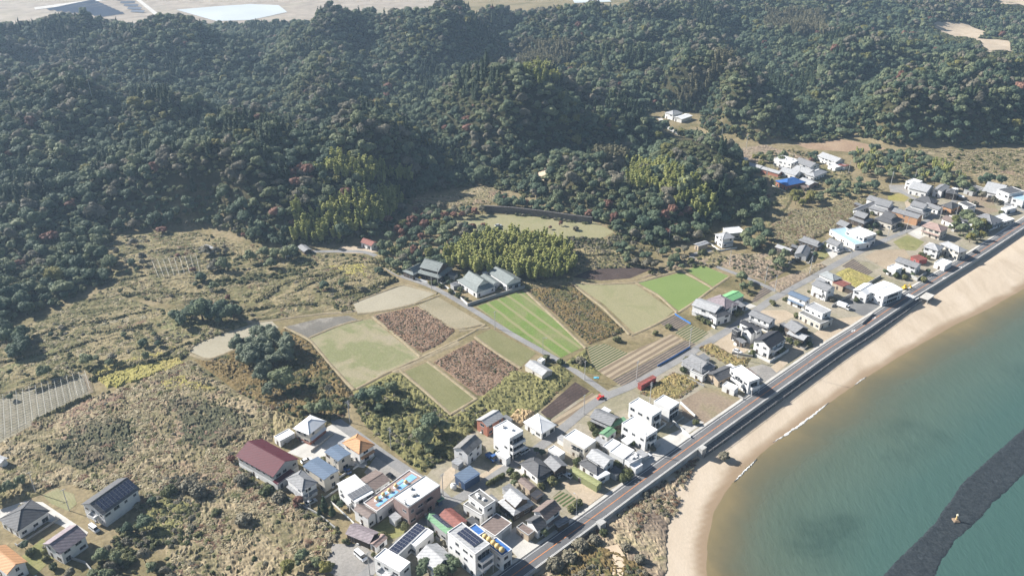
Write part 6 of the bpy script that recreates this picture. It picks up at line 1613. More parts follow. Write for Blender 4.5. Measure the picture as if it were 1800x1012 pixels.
H('j', (880,347), (1062,407), (1172,352), 3.6, 'irimoya', 'v', 'dark', 'cream', "dark hipped traditional house with wide eaves below the orange barn", slope=0.6)
H('j', (1215,237), (1410,292), (1502,242), 3.2, 'twotier', 'v', 'grey', 'white', "tiered grey house right of the orange barn", slope=0.5)
H('k', (245,257), (430,302), (512,242), 4.0, 'gable', 'v', 'pale', 'white', "white house with pale roof at the tarmac yard below the wood", slope=0.35)
H('k', (220,187), (310,217), (372,187), 4.8, 'flat', 'v', 'white', 'white', "small white block with roof terrace at the edge of the tarmac yard")
H('k', (540,272), (630,302), (657,242), 4.6, 'gable', 'u', 'grey', 'white', "narrow grey roofed white house below the wood", slope=0.3)
H('k', (640,312), (760,322), (792,282), 4.2, 'hip', 'v', 'dark', 'wood', "dark roofed house beside the star topped pole", slope=0.4)
H('k', (330,387), (490,442), (547,402), 3.2, 'hip', 'v', 'dark', 'wood', "dark hipped house behind the sandy lot in the upper village", slope=0.5)
H('k', (430,450), (560,505), (605,480), 3.0, 'gable', 'v', 'grey', 'white', "grey gabled row house between dark hipped house and salmon walled house", slope=0.4)
H('k', (615,452), (720,492), (802,452), 3.6, 'hip', 'v', 'dark', 'orange', "salmon walled house with dark roof among the upper village poles", slope=0.4)
H('k', (830,432), (890,477), (942,452), 4.2, 'flat', 'u', 'dark', 'white', "narrow white house with dark roof and garage under it beside the brown garden", balcony=[('S', 0, 2.5, 1.0, 2.7)])
H('k', (400,682), (590,747), (657,702), 5.2, 'hip', 'v', 'pinkish', 'cream', "cream house with a pinkish hipped roof near the round garden plot", slope=0.45, lower='W')
H('k', (630,602), (740,662), (812,632), 3.0, 'gable', 'v', 'brown', 'white', "brown roofed house with a white garden wall above the grove", slope=0.4)
H('k', (785,592), (880,647), (962,632), 2.9, 'gable', 'v', 'dark', 'white', "dark gabled house above the garden grove", slope=0.4)
H('k', (985,592), (1160,662), (1247,612), 4.4, 'hip', 'v', 'grey', 'white', "large grey hipped house near the right edge of the coast road", slope=0.5, lower='S')
H('k', (1190,590), (1300,642), (1372,602), 2.8, 'flat', 'v', 'white', 'cream', "low yellowish white house beside the large grey hipped house")
H('k', (1095,292), (1280,340), (1312,250), 3.6, 'gable', 'v', 'pale', 'white', "long pale roofed house with a bright blue ridge sheet", slope=0.4)
H('k', (1300,292), (1370,342), (1442,292), 7.0, 'flat', 'u', 'dark', 'white', "white tower house with roof terrace at the right edge", balcony=[('S', 0, 3.0, 1.2, 3.5)])
H('k', (1395,372), (1510,402), (1562,362), 5.4, 'flat', 'v', 'paleblue', 'white', "pale blue roofed house at the right edge")
H('k', (1265,482), (1325,502), (1432,482), 2.8, 'flat', 'u', 'white', 'white', "low white roofed kiosk near the right edge of the village")
H('k', (925,285), (985,318), (1005,255), 2.6, 'flat', 'v', 'cement', 'grey', "small grey hut in the shade of the upper wood", **sh)
# --- far hamlet
H('o', (20,252), (190,302), (272,270), 5.0, 'flat', 'v', 'white', 'white', "white flat roofed house of the far hamlet", vent=True)
H('o', (280,287), (400,352), (462,312), 4.4, 'gable', 'v', 'grey', 'white', "grey gabled house next to the flat white house of the far hamlet", slope=0.4)
H('o', (380,422), (470,455), (565,392), 3.4, 'hip', 'u', 'pale', 'white', "pale hipped house in the middle of the far hamlet", slope=0.4)
H('o', (245,365), (370,425), (440,385), 3.6, 'gable', 'v', 'pale', 'cream', "pale gabled house in front of the grey one in the far hamlet", slope=0.3)
H('o', (110,387), (235,442), (272,402), 3.2, 'gable', 'v', 'pale', 'white', "long pale shed behind the blue tarpaulin roof", slope=0.4, over=0.2)
H('o', (85,502), (160,560), (285,500), 3.6, 'hip', 'u', 'bright_blue', 'brick', "brick walled house covered by a bright blue tarpaulin roof", slope=0.4)
H('o', (300,492), (390,547), (467,517), 3.0, 'gable', 'v', 'pale', 'pink', "beige roofed shed beside the blue tarpaulin house", slope=0.3)
H('o', (520,222), (680,292), (762,262), 4.2, 'gable', 'v', 'pale', 'white', "large pale roofed house apart at the back of the far hamlet", slope=0.4)
H('o', (655,330), (700,360), (750,320), 2.8, 'flat', 'u', 'white', 'white', "white shed in front of the large pale roofed house of the far hamlet", **sh)
H('o', (720,325), (790,345), (832,318), 2.8, 'mono', 'v', 'rust', 'white', "white shed with rust red roof at the far hamlet edge", slope=0.2, **sh)
H('l', (690,172), (780,197), (800,178), 2.8, 'gable', 'v', 'white', 'white', "uppermost of three long sheds in a row by the hillside lane", slope=0.3, **sh)
H('l', (745,217), (885,267), (912,242), 3.0, 'gable', 'v', 'pale', 'tin', "middle of three long sheds in a row by the hillside lane", slope=0.3, **sh)
H('l', (912,262), (1045,302), (1078,287), 3.0, 'gable', 'v', 'pale', 'brick', "lowest of three long sheds in a row by the hillside lane", slope=0.3, **sh)
H('l', (540,792), (600,832), (692,817), 5.4, 'hip', 'u', 'pale', 'white', "white two storey house with pale hipped roof below the wooded knoll", slope=0.4, lower='S')
H('l', (610,745), (660,787), (775,777), 3.6, 'flat', 'u', 'white', 'grey', "flat white roof behind the pale hipped house below the wooded knoll")
H('l', (380,872), (410,892), (475,862), 2.8, 'gable', 'u', 'pale', 'tan', "little pale shed at the foot of the wooded knoll", slope=0.3, **sh)
H('r', (1712,592), (1738,606), (1766,590), 4.6, 'hip', 'u', 'pale', 'white', "lone white house with pale roof up in the wooded valley")
H('r', (1762,616), (1790,628), (1815,606), 3.2, 'gable', 'u', 'white', 'white', "white roofed shed beside the lone valley house", slope=0.2, **sh)
# --- farmhouses behind the paddies
H('m', (330,352), (400,388), (492,332), 3.0, 'irimoya', 'u', 'sage', 'wood', "small sage tiled storehouse beside the lane", slope=0.5)
H('m', (445,357), (605,412), (690,332), 3.0, 'twotier', 'v', 'sage', 'wood', "sage tiled farmhouse with tall upper roof beside the lane", slope=0.55, scale_in=0.7)
H('m', (775,428), (905,524), (1042,470), 3.2, 'irimoya', 'v', 'sage', 'white', "largest sage tiled farmhouse above the sprouting green field", slope=0.65)
H('m', (1020,368), (1150,455), (1258,418), 4.0, 'gable', 'v', 'sage', 'white', "white walled sage roofed barn beside the largest farmhouse", name='barn', cat='barn', slope=0.45, lower='S')
H('m', (955,400), (1020,470), (1080,445), 2.8, 'gable', 'v', 'sage', 'white', "small sage roofed link between largest farmhouse and barn", slope=0.35)
H('q', (985,78), (1050,90), (1092,78), 3.0, 'gable', 'v', 'rust', 'white', "red roofed white building on the sandy yard below the bamboo", slope=0.5)
H('q', (565,112), (605,132), (652,122), 3.0, 'gable', 'u', 'grey', 'white', "grey roofed shed among the orchard hedges", slope=0.5, over=0.3, name='shed', cat='shed')
H('q', (662,103), (700,125), (740,115), 2.6, 'gable', 'v', 'grey', 'wood', "grey roofed dark shed at the lane end right of the orchard shed", slope=0.4, **sh)
H('q', (170,108), (198,128), (218,110), 2.6, 'mono', 'u', 'pale', 'grey', "tiny pale hut alone on the left terraces", slope=0.15, over=0.2, **sh)
H('n', (110,747), (240,832), (322,790), 2.6, 'gable', 'v', 'pale', 'cream', "cream shed with pale corrugated roof beside the field lane", slope=0.45, over=0.25, **sh)
H('n', (210,705), (240,722), (265,702), 2.0, 'flat', 'u', 'white', 'white', "tiny white hut behind the cream shed", **sh)
H('n', (1025,892), (1055,912), (1160,842), 2.6, 'mono', 'u', 'rust', 'rust', "long rust red shed on the weedy lot by the lane junction", slope=0.1, over=0.2, **sh)
# --- bottom left
H('p', (0,690), (100,757), (276,642), 3.6, 'hip', 'u', 'dark', 'white', "white house with dark hipped roof at the left edge", slope=0.5)
H('p', (487,602), (590,672), (772,520), 5.6, 'gable', 'u', 'dark', 'white', "white house wearing a roof of dark solar panels", slope=0.5, solar=('S', 10, 4, 'dark', 0.6), balcony=[('W', 0, 3.5, 1.5, 2.8)], base=(2.7, 'white'))
H('p', (250,830), (346,887), (492,782), 4.8, 'gable', 'u', 'purple', 'white', "white house with mauve gabled roof behind the bottom left lawn", slope=0.5)
H('p', (-80,905), (40,1000), (152,930), 4.8, 'gable', 'v', 'orange', 'white', "white house with orange tiled roof in the bottom left corner", slope=0.5)
H('p', (-40,345), (0,375), (36,345), 3.0, 'gable', 'v', 'pale', 'white', "pale roofed shed cut by the left edge above the driveway", slope=0.4, **sh)
# ------------------------------------------------------------------ vehicles
TYRE = plain("tyre_rubber", (0.02, 0.02, 0.02), 0.9, 0.2)
CARGL = plain("car_glass", (0.015, 0.018, 0.022), 0.08, 0.2, spec=0.7)
LAMPG = plain("headlight_glass", (0.6, 0.6, 0.58), 0.2, 0.05)
def paint(name, col): return plain(name, col, 0.28, 0.05, 0.5, spec=0.55)
WHITE = paint("white_car_paint", (0.74, 0.74, 0.74)); BLACK = paint("black_car_paint", (0.015, 0.015, 0.017)); SILV = paint("silver_car_paint", (0.45, 0.46, 0.47)); BLUE = paint("blue_car_paint", (0.05, 0.12, 0.30)); REDP = paint("red_machine_paint", (0.55, 0.05, 0.035)); YELP = paint("yellow_machine_paint", (0.65, 0.42, 0.03))
def profile_body(pts_, hw, tuck=0.12):
    """a car body from its side profile"""
    m = MB(); n = len(pts_)
    vs = []
    for s in (-1, 1):
        for x, z in pts_:
            w = hw - (tuck * max(0, z - 0.85) / 0.6)
            vs.append((x, s * w, z))
    m.add(vs, [tuple(range(n)), tuple(range(2 * n - 1, n - 1, -1))] + [(i, i + n, (i + 1) % n + n, (i + 1) % n) for i in range(n)])
    return m
def wheels(root, xs, hw, r=0.31):
    for x in xs:
        for s in (-1, 1):
            m = MB(); m.tube((0, -0.1, 0), (0, 0.1, 0), r, seg=14, mi=0); m.tube((0, s * 0.10, 0), (0, s * 0.115, 0), r * 0.55, seg=10, mi=1)
            w = link("wheel", m.mesh("wheel", [TYRE, ALU]), root); w.location = (x, s * (hw - 0.1), r)
def vehicle(kind, px, py, ang, mat, label, z=V + 0.09, s=1.0):
    p = PZ(px, py, z); root = empty({'car': 'parked_car', 'van': 'van', 'pickup': 'small_truck', 'truck': 'box_truck'}[kind], p, R(ang)); root.scale = (s,) * 3
    tag(root, label, {'car': 'car', 'van': 'van', 'pickup': 'truck', 'truck': 'truck'}[kind])
    hw = 0.84
    if kind == 'car':
        profile_body([(-2.1, .3), (-2.1, .85), (-1.9, .95), (-0.9, 0.98), (0.9, 0.98), (2.0, .78), (2.12, .6), (2.12, .3)], hw).build("body", mat, root)
        m = profile_body([(-1.85, .97), (-1.35, 1.46), (0.25, 1.48), (1.05, .97)], hw - 0.04, 0.28); m.build("cabin_glass", CARGL, root)
        m = MB(); m.slab([(-1.3, -.56, 1.51), (0.22, -.56, 1.53), (0.22, .56, 1.53), (-1.3, .56, 1.51)], 0.05); m.build("roof", mat, root)
        wheels(root, (-1.3, 1.35), hw); front = 2.1
    elif kind == 'van':
        profile_body([(-2.3, .3), (-2.3, 1.05), (-2.25, 1.1), (1.9, 1.1), (2.25, .85), (2.3, .3)], hw).build("body", mat, root)
        profile_body([(-2.25, 1.1), (-2.15, 1.85), (1.2, 1.9), (1.85, 1.1)], hw - 0.03, 0.12).build("cabin_glass", CARGL, root)
        m = MB(); m.slab([(-2.2, -.7, 1.94), (1.2, -.7, 1.97), (1.2, .7, 1.97), (-2.2, .7, 1.94)], 0.08); m.build("roof", mat, root)
        wheels(root, (-1.4, 1.45), hw); front = 2.28
    elif kind == 'pickup':
        profile_body([(0.4, .3), (0.4, 1.0), (1.6, 1.0), (1.68, .85), (1.7, .3)], hw).build("body", mat, root)
        profile_body([(0.42, 1.0), (0.45, 1.68), (1.25, 1.68), (1.6, 1.0)], hw - .03, 0.1).build("cabin_glass", CARGL, root)
        m = MB(); m.slab([(0.4, -.68, 1.74), (1.25, -.68, 1.74), (1.25, .68, 1.74), (0.4, .68, 1.74)], 0.06); m.build("roof", mat, root)
        m = MB(); m.box(-1.7, 0.38, -hw, hw, .5, .62); m.box(-1.7, 0.38, -hw, -hw + .05, .62, .95); m.box(-1.7, .38, hw - .05, hw, .62, .95); m.box(-1.7, -1.65, -hw + .05, hw - .05, .62, .95); m.build("load_bed", mat, root)
        wheels(root, (-1.1, 1.1), hw); front = 1.68
    else:
        hw = 1.05
        profile_body([(1.9, .4), (1.9, 1.25), (3.3, 1.25), (3.4, 1.0), (3.4, .4)], hw, 0.05).build("body", mat, root)
        profile_body([(1.92, 1.25), (1.95, 2.2), (2.9, 2.2), (3.3, 1.25)], hw - .04, 0.08).build("cabin_glass", CARGL, root)
        m = MB(); m.slab([(1.9, -.9, 2.26), (2.9, -.9, 2.26), (2.9, .9, 2.26), (1.9, .9, 2.26)], 0.06); m.build("roof", mat, root)
        m = MB(); m.box(-3.3, 1.75, -hw - .02, hw + .02, .75, 2.75); m.build("cargo_box", WHITE, root)
        wheels(root, (-2.0, 2.5), hw, 0.4); front = 3.38
    for sgn in (-1, 1):
        m = MB(); m.box(front - .02, front + .05, sgn * .55 - .17, sgn * .55 + .17, .6, .78); m.build("headlight", LAMPG, root)
    return root
U_, V_ = 43.0, -47.0
vehicle('car', 539, 811, 35, WHITE, "white car parked between maroon hall and blue grey roof")
vehicle('pickup', 611, 829, -50, BLUE, "small blue and white truck beside the smaller blue grey roofed house")
vehicle('car', 547, 884, 40, SILV, "silver car under the eaves of the grey hipped house")
vehicle('car', 688, 839, -42, BLACK, "black car parked beside the thicket behind the low brown roof")
vehicle('van', 634, 979, -45, WHITE, "white van parked on the gravel at the bottom edge", s=1.1)
vehicle('pickup', 864, 806, -50, BLUE, "blue cabbed truck beside the low white box building", s=1.45)
vehicle('van', 922, 795, 40, WHITE, "white van in the shade of the white apartment house")
vehicle('pickup', 998, 837, -42, WHITE, "white flatbed pickup between dark gabled house and olive shed", s=1.1)
vehicle('car', 1136, 804, 35, WHITE, "white car on the pale forecourt by the coast road")
vehicle('car', 1296, 619, -45, WHITE, "white car on the sandy plot below the black cube wing")
vehicle('car', 1394, 604, -40, SILV, "silver car in front of the low pale roofed wing")
vehicle('truck', 1482, 541, -47, WHITE, "white box truck parked on the tarmac yard", s=0.95)
vehicle('car', 1488, 441, -20, WHITE, "white car nearest the steps of the large white house with blue terrace")
vehicle('pickup', 1470, 443, -30, WHITE, "white pickup beside the little grey gabled house")
vehicle('car', 876, 398, 20, SILV, "lone silver car parked on the meadow below the stone wall")
vehicle('van', 166, 931, -35, WHITE, "white van at the end of the curved white driveway", s=0.95)
vehicle('car', 1714, 443, 43, BLACK, "dark car driving on the coast road past the garden grove", z=V + 0.14)
vehicle('car', 1281, 536, 40, SILV, "silver car between mauve hipped house and green roofed shed")

def machine(name, px, py, ang, mat, label, s=1.0):
    root = empty(name, PZ(px, py), R(ang)); root.scale = (s,) * 3; tag(root, label, name.replace('_', ' '))
    m = MB(); m.box(-0.2, 1.6, -.4, .4, .5, 1.15); m.box(-1.1, -.2, -.65, .65, .55, .9); m.build("body", mat, root)
    m = MB()
    for sx in (-1.0, -.25):
        for sy in (-.55, .55): m.box(sx - .04, sx + .04, sy - .04, sy + .04, .9, 2.0)
    m.box(-1.1, -.15, -.65, .65, 2.0, 2.1); m.build("canopy", mat, root)
    m = MB(); m.box(-1.9, -1.2, -.8, .8, .15, .6); m.build("rear_tiller", mat, root)
    for x, r_ in ((-.75, .55), (1.2, .36)):
        for sg in (-1, 1):
            w = MB(); w.tube((0, -.14, 0), (0, .14, 0), r_, seg=14); ob = link("wheel", w.mesh("wheel", TYRE), root); ob.location = (x, sg * .72, r_)
    return root
machine('tractor', 1056, 700, 25, REDP, "red tractor at the corner of the tan soil rows", 0.9)
ex = empty('excavator', PZ(1590, 508), R(20)); tag(ex, "yellow excavator beside the zebra crossing", "excavator")
m = MB()
for sg in (-1, 1): m.box(-1.3, 1.3, sg * .75 - .22, sg * .75 + .22, 0, .55)
m.build("track", TYRE, ex)
m = MB(); m.box(-1.3, .9, -.85, .85, .6, 1.3); m.box(-.2, .9, .05, .8, 1.3, 2.3); m.build("body", YELP, ex)
m = MB(); m.tube((.9, -.3, 1.2), (2.6, -.3, 2.7), .16); m.tube((2.6, -.3, 2.7), (3.6, -.3, 1.2), .13); m.box(3.3, 4.0, -.7, .1, .5, 1.2); m.build("arm", YELP, ex)

# ------------------------------------------------------------------ poles and lamps
POLEM = plain("concrete_pole", (0.46, 0.45, 0.43), 0.85, 0.15)
STEELM = plain("grey_steel", (0.30, 0.31, 0.32), 0.5, 0.1)
def pole_parts(hgt, cross, can):
    out = []
    m = MB(); m.tube((0, 0, -.5), (0, 0, hgt), .17, .11, 10); out.append(("pole", m.mesh("pole", POLEM)))
    for z in cross:
        m = MB(); m.box(-.9, .9, -.06, .06, hgt - z, hgt - z + .1)
        for x in (-.8, -.4, .4, .8): m.tube((x, 0, hgt - z + .1), (x, 0, hgt - z + .32), .05, seg=6)
        out.append(("crossarm", m.mesh("crossarm", STEELM)))
    if can:
        m = MB(); m.tube((.36, 0, hgt - 2.6), (.36, 0, hgt - 1.7), .26, seg=12); out.append(("transformer", m.mesh("transformer", STEELM)))
    return out
PK = [pole_parts(10.5, (.4, 1.2), True), pole_parts(9.5, (.4,), False), pole_parts(10.0, (.4, 1.0), False)]
def pole(px, py, k, label, ang=43, s=1.0, name='utility_pole', dropit=False):
    root = empty(name, drop(px, py) if dropit else PZ(px, py), R(ang)); root.scale = (1, 1, s)
    for nm, me in PK[k]: link(nm, me, root)
    tag(root, label, "pole", "utility poles")
for px, py, k, lab in [
 (63,866,1,"pole beside the driveway lawn at the far left"), (122,897,1,"pole between driveway lawn and solar roofed house"), (615,742,0,"pole with transformer at the top of the car park lane"), (687.5,790,0,"pole with transformer at the bend of the car park lane"),
 (546,894,1,"pole in front of the grey hipped house"), (594,847,2,"pole between blue grey roofs and white solar house"), (779,871,2,"pole beside the green roofed hut"), (715,919,0,"stout pole with transformer at the corner of the pinkish block"),
 (650,1010,1,"pole at the bottom edge below the white van"), (901,808,0,"pole with transformer in front of the white apartment house"), (1026,728,1,"pole between tan soil rows and lane"), (1142,709,0,"pole with transformer behind the upper white modern house"),
 (1133,796,1,"pole beside the car on the pale forecourt"), (1228,669,1,"pole in front of the traditional house annex"), (1212,609,2,"pole among the vegetable rows by the blue sheeting"), (1296,631,2,"pole at the foot of the sandy plot with the white car"),
 (1283.5,565,2,"pole beside the large white house with pale roof"), (1345,497.5,1,"pole on the side lane above the green shed"), (1361.6,513,1,"pole at the junction of side lane and village lane"), (1423,482,0,"pole with transformer on the waste ground by the lane bend"),
 (1282,468,1,"pole beside the side lane near the small bright paddy"), (1495,455.6,1,"pole beside the mulched beds"), (1557.6,428,2,"pole at the round garden plot"), (1592,409,2,"pole leaning over the pinkish hipped house yard"),
 (1606.6,321.6,1,"tall thin pole behind the small white terrace block"), (1651.7,386.5,2,"pole below the salmon walled house"), (1679,384,1,"pole beside the brown garden in the upper village"), (1176,425,1,"pole at the foot of the wooded knoll"),
 (1265,442,1,"pole in front of the white house below the wooded knoll"), (1268,246.5,1,"pole where the hillside lane meets the valley"), (1346.5,321.5,1,"pole beside the lowest long shed"), (1311.7,262,0,"pole on the dry slope above the long sheds"),
 (1491,306,1,"pole beside the rust red roofed hamlet shed"), (1403.5,316,1,"pole behind the blue tarpaulin roof"), (1565.5,327,0,"pole at the edge of the tarmac yard below the wood"), (759,512,1,"pole beside the lane by the pale paddy"),
 (770,501,2,"pole in front of the sage tiled farmhouse"), (870,578,1,"lone pole beside the field lane and green field"), (1027.6,667,1,"pole where the field lane meets the vegetable plot"), (1118.5,669,2,"pole beside the mulched beds along the lane")]:
    pole(px, py, k, lab)
for px, py, lab in ((163,178,"left of three thin poles on the wooded hillside"), (258,152,"middle of three thin poles on the wooded hillside"), (266,153,"right of three thin poles on the wooded hillside")):
    pole(px, py, 1, lab, s=1.7, dropit=True)
def street_lamp(px, py, ang, label):
    root = empty("street_lamp", PZ(px, py), R(ang)); tag(root, label, "street lamp")
    m = MB(); m.tube((0, 0, -.3), (0, 0, 8.5), .1, .07, 8); m.build("pole", STEELM, root)
    m = MB(); m.tube((0, 0, 8.4), (1.2, 0, 8.8), .05, seg=6); m.build("arm", STEELM, root)
    m = MB(); m.box(1.0, 1.75, -.13, .13, 8.72, 8.88); m.build("lamp_head", ALU, root)
street_lamp(954, 622, -20, "street lamp beside the field lane above the cream shed")
street_lamp(1417, 653, 140, "street lamp at the kerb of the coast road")
street_lamp(1013, 905, 130, "street lamp at the sandy yard by the coast road")
st = empty("sculpture_pole", PZ(1673, 356)); tag(st, "tall pole topped by a white star shaped disc", "pole")
m = MB(); m.tube((0, 0, 0), (0, 0, 9.5), .12, seg=8); m.build("pole", POLEM, st)
m = MB(); n_ = 16
ring = [((2.3 if k % 2 else 1.4) * math.cos(k * math.pi / 8), (2.3 if k % 2 else 1.4) * math.sin(k * math.pi / 8)) for k in range(n_)]
m.prism(ring, 9.5, 9.7); m.build("star_disc", WA['white'], st)

# ------------------------------------------------------------------ playful roofs
BALL = plain("yellow_ball_paint", (0.62, 0.46, 0.20), 0.6, 0.2, 0.8)
for q, (x, y) in enumerate(((545,610), (587,640), (630,675), (672,708), (718,745))):
    p = PZ(*cp('d', x, y), V + 7.1)
    root = empty("roof_ball", (p.x, p.y, V + 6.40)); tag(root, "%s of five yellow balls on the blue roof deck" % ("rearmost", "second from the rear", "middle", "second from the road", "nearest to the road")[q], "ball")
    m = MB(); m.ball((0, 0, 1.05), 0.95, 10, 14); m.build("ball", BALL, root, True)
    m = MB(); m.tube((0, 0, 0), (0, 0, .3), .5, .35, 10); m.build("foot", WA['white'], root)
for q, (x, y) in enumerate(((540,300), (600,262), (655,222), (715,180), (808,145))):
    p = PZ(*cp('b', x, y), V + 5.3)
    root = empty("roof_ball", (p.x, p.y, V + 4.94)); tag(root, "%s of five yellow balls on the pink and blue painted roof" % ("leftmost", "second from left", "middle", "second from right", "rightmost")[q], "ball")
    m = MB(); m.ball((0, 0, .8), 0.7, 10, 14); m.build("ball", BALL, root, True)
    m = MB(); m.tube((0, 0, 0), (0, 0, .2), 1.0, .8, 12); m.build("foot", WA['white'], root)
DECK = plain("blue_deck_paint", (0.22, 0.45, 0.72), 0.6, 0.2, 0.6)
rbx = rb
for (x0, x1, y0, y1) in ((-9, -4.5, -2.0, -0.6), (-4, 0.5, -2.0, -0.6), (1.5, 5.5, -1.9, 0.2), (6.5, 10, -1.5, 1.2), (-6, -2, 0.4, 1.6), (3, 6, 0.7, 1.8)):
    m = MB(); m.box(x0, x1, y0, y1, 4.90, 5.06, 0); m.build("painted_deck", DECK, rbx)
tk = empty("water_tank", PZ(*cp('c', 190, 800)), 0); tag(tk, "white round tank beside the navy shed", "tank")
m = MB(); m.tube((0, 0, 0), (0, 0, 1.7), 1.1, seg=18); m.ball((0, 0, 1.7), 1.1, 8, 18, sz=0.4); m.build("tank_body", WA['white'], tk, True)
m = MB(); m.tube((0, 0, 2.05), (0, 0, 2.35), .35, seg=12); m.build("cap", ALU, tk)

# ------------------------------------------------------------------ walls, fences, hedges
def wall_line(name, px, hgt, th, mat, label, cat, z=V):
    P = [PZ(a, b, z) for a, b in px]; m = MB()
    for a, b in zip(P, P[1:]):
        d = (b - a).xy.normalized(); n = Vector((d.y, -d.x)) * th / 2; e = d * th * 0.49
        m.prism([a.xy - n - e, a.xy + n - e, b.xy + n - e, b.xy - n - e][::1] if True else [], z - .2, z + hgt)
    o = m.build(name, mat); tag(o, label, cat); return o
STONE = plain("dark_stone_wall", (0.15, 0.135, 0.125), 0.95, 0.45, 1.2); GWALL = plain("grey_garden_wall", (0.36, 0.35, 0.33), 0.9, 0.2, 0.8); WWALL = plain("white_garden_wall", (0.66, 0.65, 0.62), 0.85, 0.1, 0.8)
wall_line("retaining_wall", [(853,372),(900,375),(960,382),(1000,388),(1042,393)], 4.2, 1.0, STONE, "long dark stone retaining wall behind the meadow", "wall")
wall_line("garden_wall", [(822,538),(870,522),(923,506)], 1.6, .3, GWALL, "grey wall between largest farmhouse and green field", "wall")
wall_line("garden_wall", [(772,498),(800,516),(822,536)], 1.0, .3, WWALL, "low white wall along the lane below the farmhouses", "wall")
wall_line("garden_wall", [(730,491),(752,498)], 1.2, .3, WWALL, "white wall in front of the sage tiled farmhouse", "wall")
wall_line("garden_wall", [(1182,742),(1214,770)], 1.2, .25, WWALL, "white wall beside the brown lot and modern house", "wall")
wall_line("garden_wall", [(1196,709),(1222,733)], 1.1, .25, WWALL, "white wall enclosing the sunken garden of the modern house", "wall")
wall_line("garden_wall", [(1262,676),(1307,703)], 1.1, .25, GWALL, "grey wall between brown lot and white box garage", "wall")
wall_line("garden_wall", [(1287,622),(1322,628),(1327,618)], 1.2, .3, GWALL, "grey wall below the sandy plot with the white car", "wall")
wall_line("garden_wall", [(1462,540),(1512,508),(1548,487)], 1.4, .3, GWALL, "grey wall behind the large white building", "wall")
wall_line("garden_wall", [(1515,570),(1535,552)], 1.2, .3, GWALL, "dark wall at the seaward corner of the tarmac yard", "wall")
wall_line("garden_wall", [(1590,480),(1612,494),(1632,478)], 1.8, .35, GWALL, "garden wall of the house with three solar panels", "wall")
wall_line("garden_wall", [(1378,470),(1430,438),(1470,415)], 1.0, .3, GWALL, "wall along the edge of the reed field", "wall")
wall_line("garden_wall", [(80,967),(150,990),(180,1025)], 1.0, .3, GWALL, "grey wall beside the orange roofed corner house", "wall")
wall_line("garden_wall", [(500,874),(560,905),(590,930)], 1.0, .3, GWALL, "low wall below the grey hipped house and conifers", "wall")
wall_line("blue_sheet_fence", [(1156,644),(1185,628),(1213,611)], 0.9, .1, TARPB, "blue sheeting stretched along the lane beside the vegetable plots", "fence")
wall_line("blue_sheet_fence", [(1186,553),(1214,570)], 0.9, .1, TARPB, "blue sheeting at the paddy end of the vegetable plots", "fence")
wall_line("blue_sheet_fence", [(650,0+892),(690,872)], 0.01, .1, TARPB, "x", "fence") if False else None
bt = MB(); bt.box(-1.6, 1.6, -.9, .9, 0, .35); bt.ball((0.2, 0, .35), .8, 6, 10, sz=.5)
o = bt.build("tarpaulin_heap", plain("cyan_sheet", (0.12, 0.45, 0.62), 0.5, 0.2), smooth=False); o.scale = (.65,) * 3; o.location = PZ(1048, 664); tag(o, "light blue tarpaulin heap at the field lane junction", "tarpaulin")
# railing along the foot of the revetment
fr = empty("beach_railing", (0, 0, 0)); tag(fr, "pale post and rail fence along the foot of the revetment", "railing")
RAILM = plain("weathered_rail", (0.45, 0.43, 0.40), 0.8, 0.2)
d0 = None; posts = 0
rail = MB()
for i in range(len(RR) - 1):
    rail.tube((*RR[i], 3.2), (*RR[i + 1], 3.2), .05, seg=5); rail.tube((*RR[i], 2.85), (*RR[i + 1], 2.85), .04, seg=5)
rail.build("rail", RAILM, fr)
pm = MB(); pm.box(-.09, .09, -.09, .09, 1.6, 3.35); pmm = pm.mesh("post", RAILM)
for i in range(0, len(RR), 2):
    ob = link("post", pmm, fr); ob.location = (*RR[i], 0)
# landing beside the zebra crossing
bk = empty("beach_landing", PZ(1628, 527, 2.0), R(43)); tag(bk, "sandy concrete landing on posts beside the sea wall", "platform")
m = MB(); m.box(-4, 4, -2.2, 2.2, 2.0, 2.25); m.build("deck", CONC, bk)
pmesh = MB(); pmesh.box(-.15, .15, -.15, .15, -1, 2.0); pmm = pmesh.mesh("post", WALLC)
for x in (-3.6, 3.6):
    for y in (-1.8, 1.8): ob = link("post", pmm, bk); ob.location = (x, y, 0)
wb = MB(); wb.box(-1.3, 1.3, -1.1, 1.1, -.5, 3.4); wb.box(-1.4, 1.4, -1.2, 1.2, 3.4, 3.6); o = wb.build("wall_stair_block", WALLC); o.location = (*PZ(1056, 922, V).xy, 1.8); o.rotation_euler = (0, 0, R(40)); tag(o, "pale concrete stair block against the sea wall above the scrub", "stairs")
wb = MB(); wb.box(-1.3, 1.3, -1.0, 1.0, -.5, 3.4); wb.box(-1.4, 1.4, -1.1, 1.1, 3.4, 3.6); o = wb.build("wall_stair_block", WALLC); o.location = (*PZ(1234, 791, V).xy, 1.8); o.rotation_euler = (0, 0, R(43)); tag(o, "pale concrete stair block where the revetment begins", "stairs")
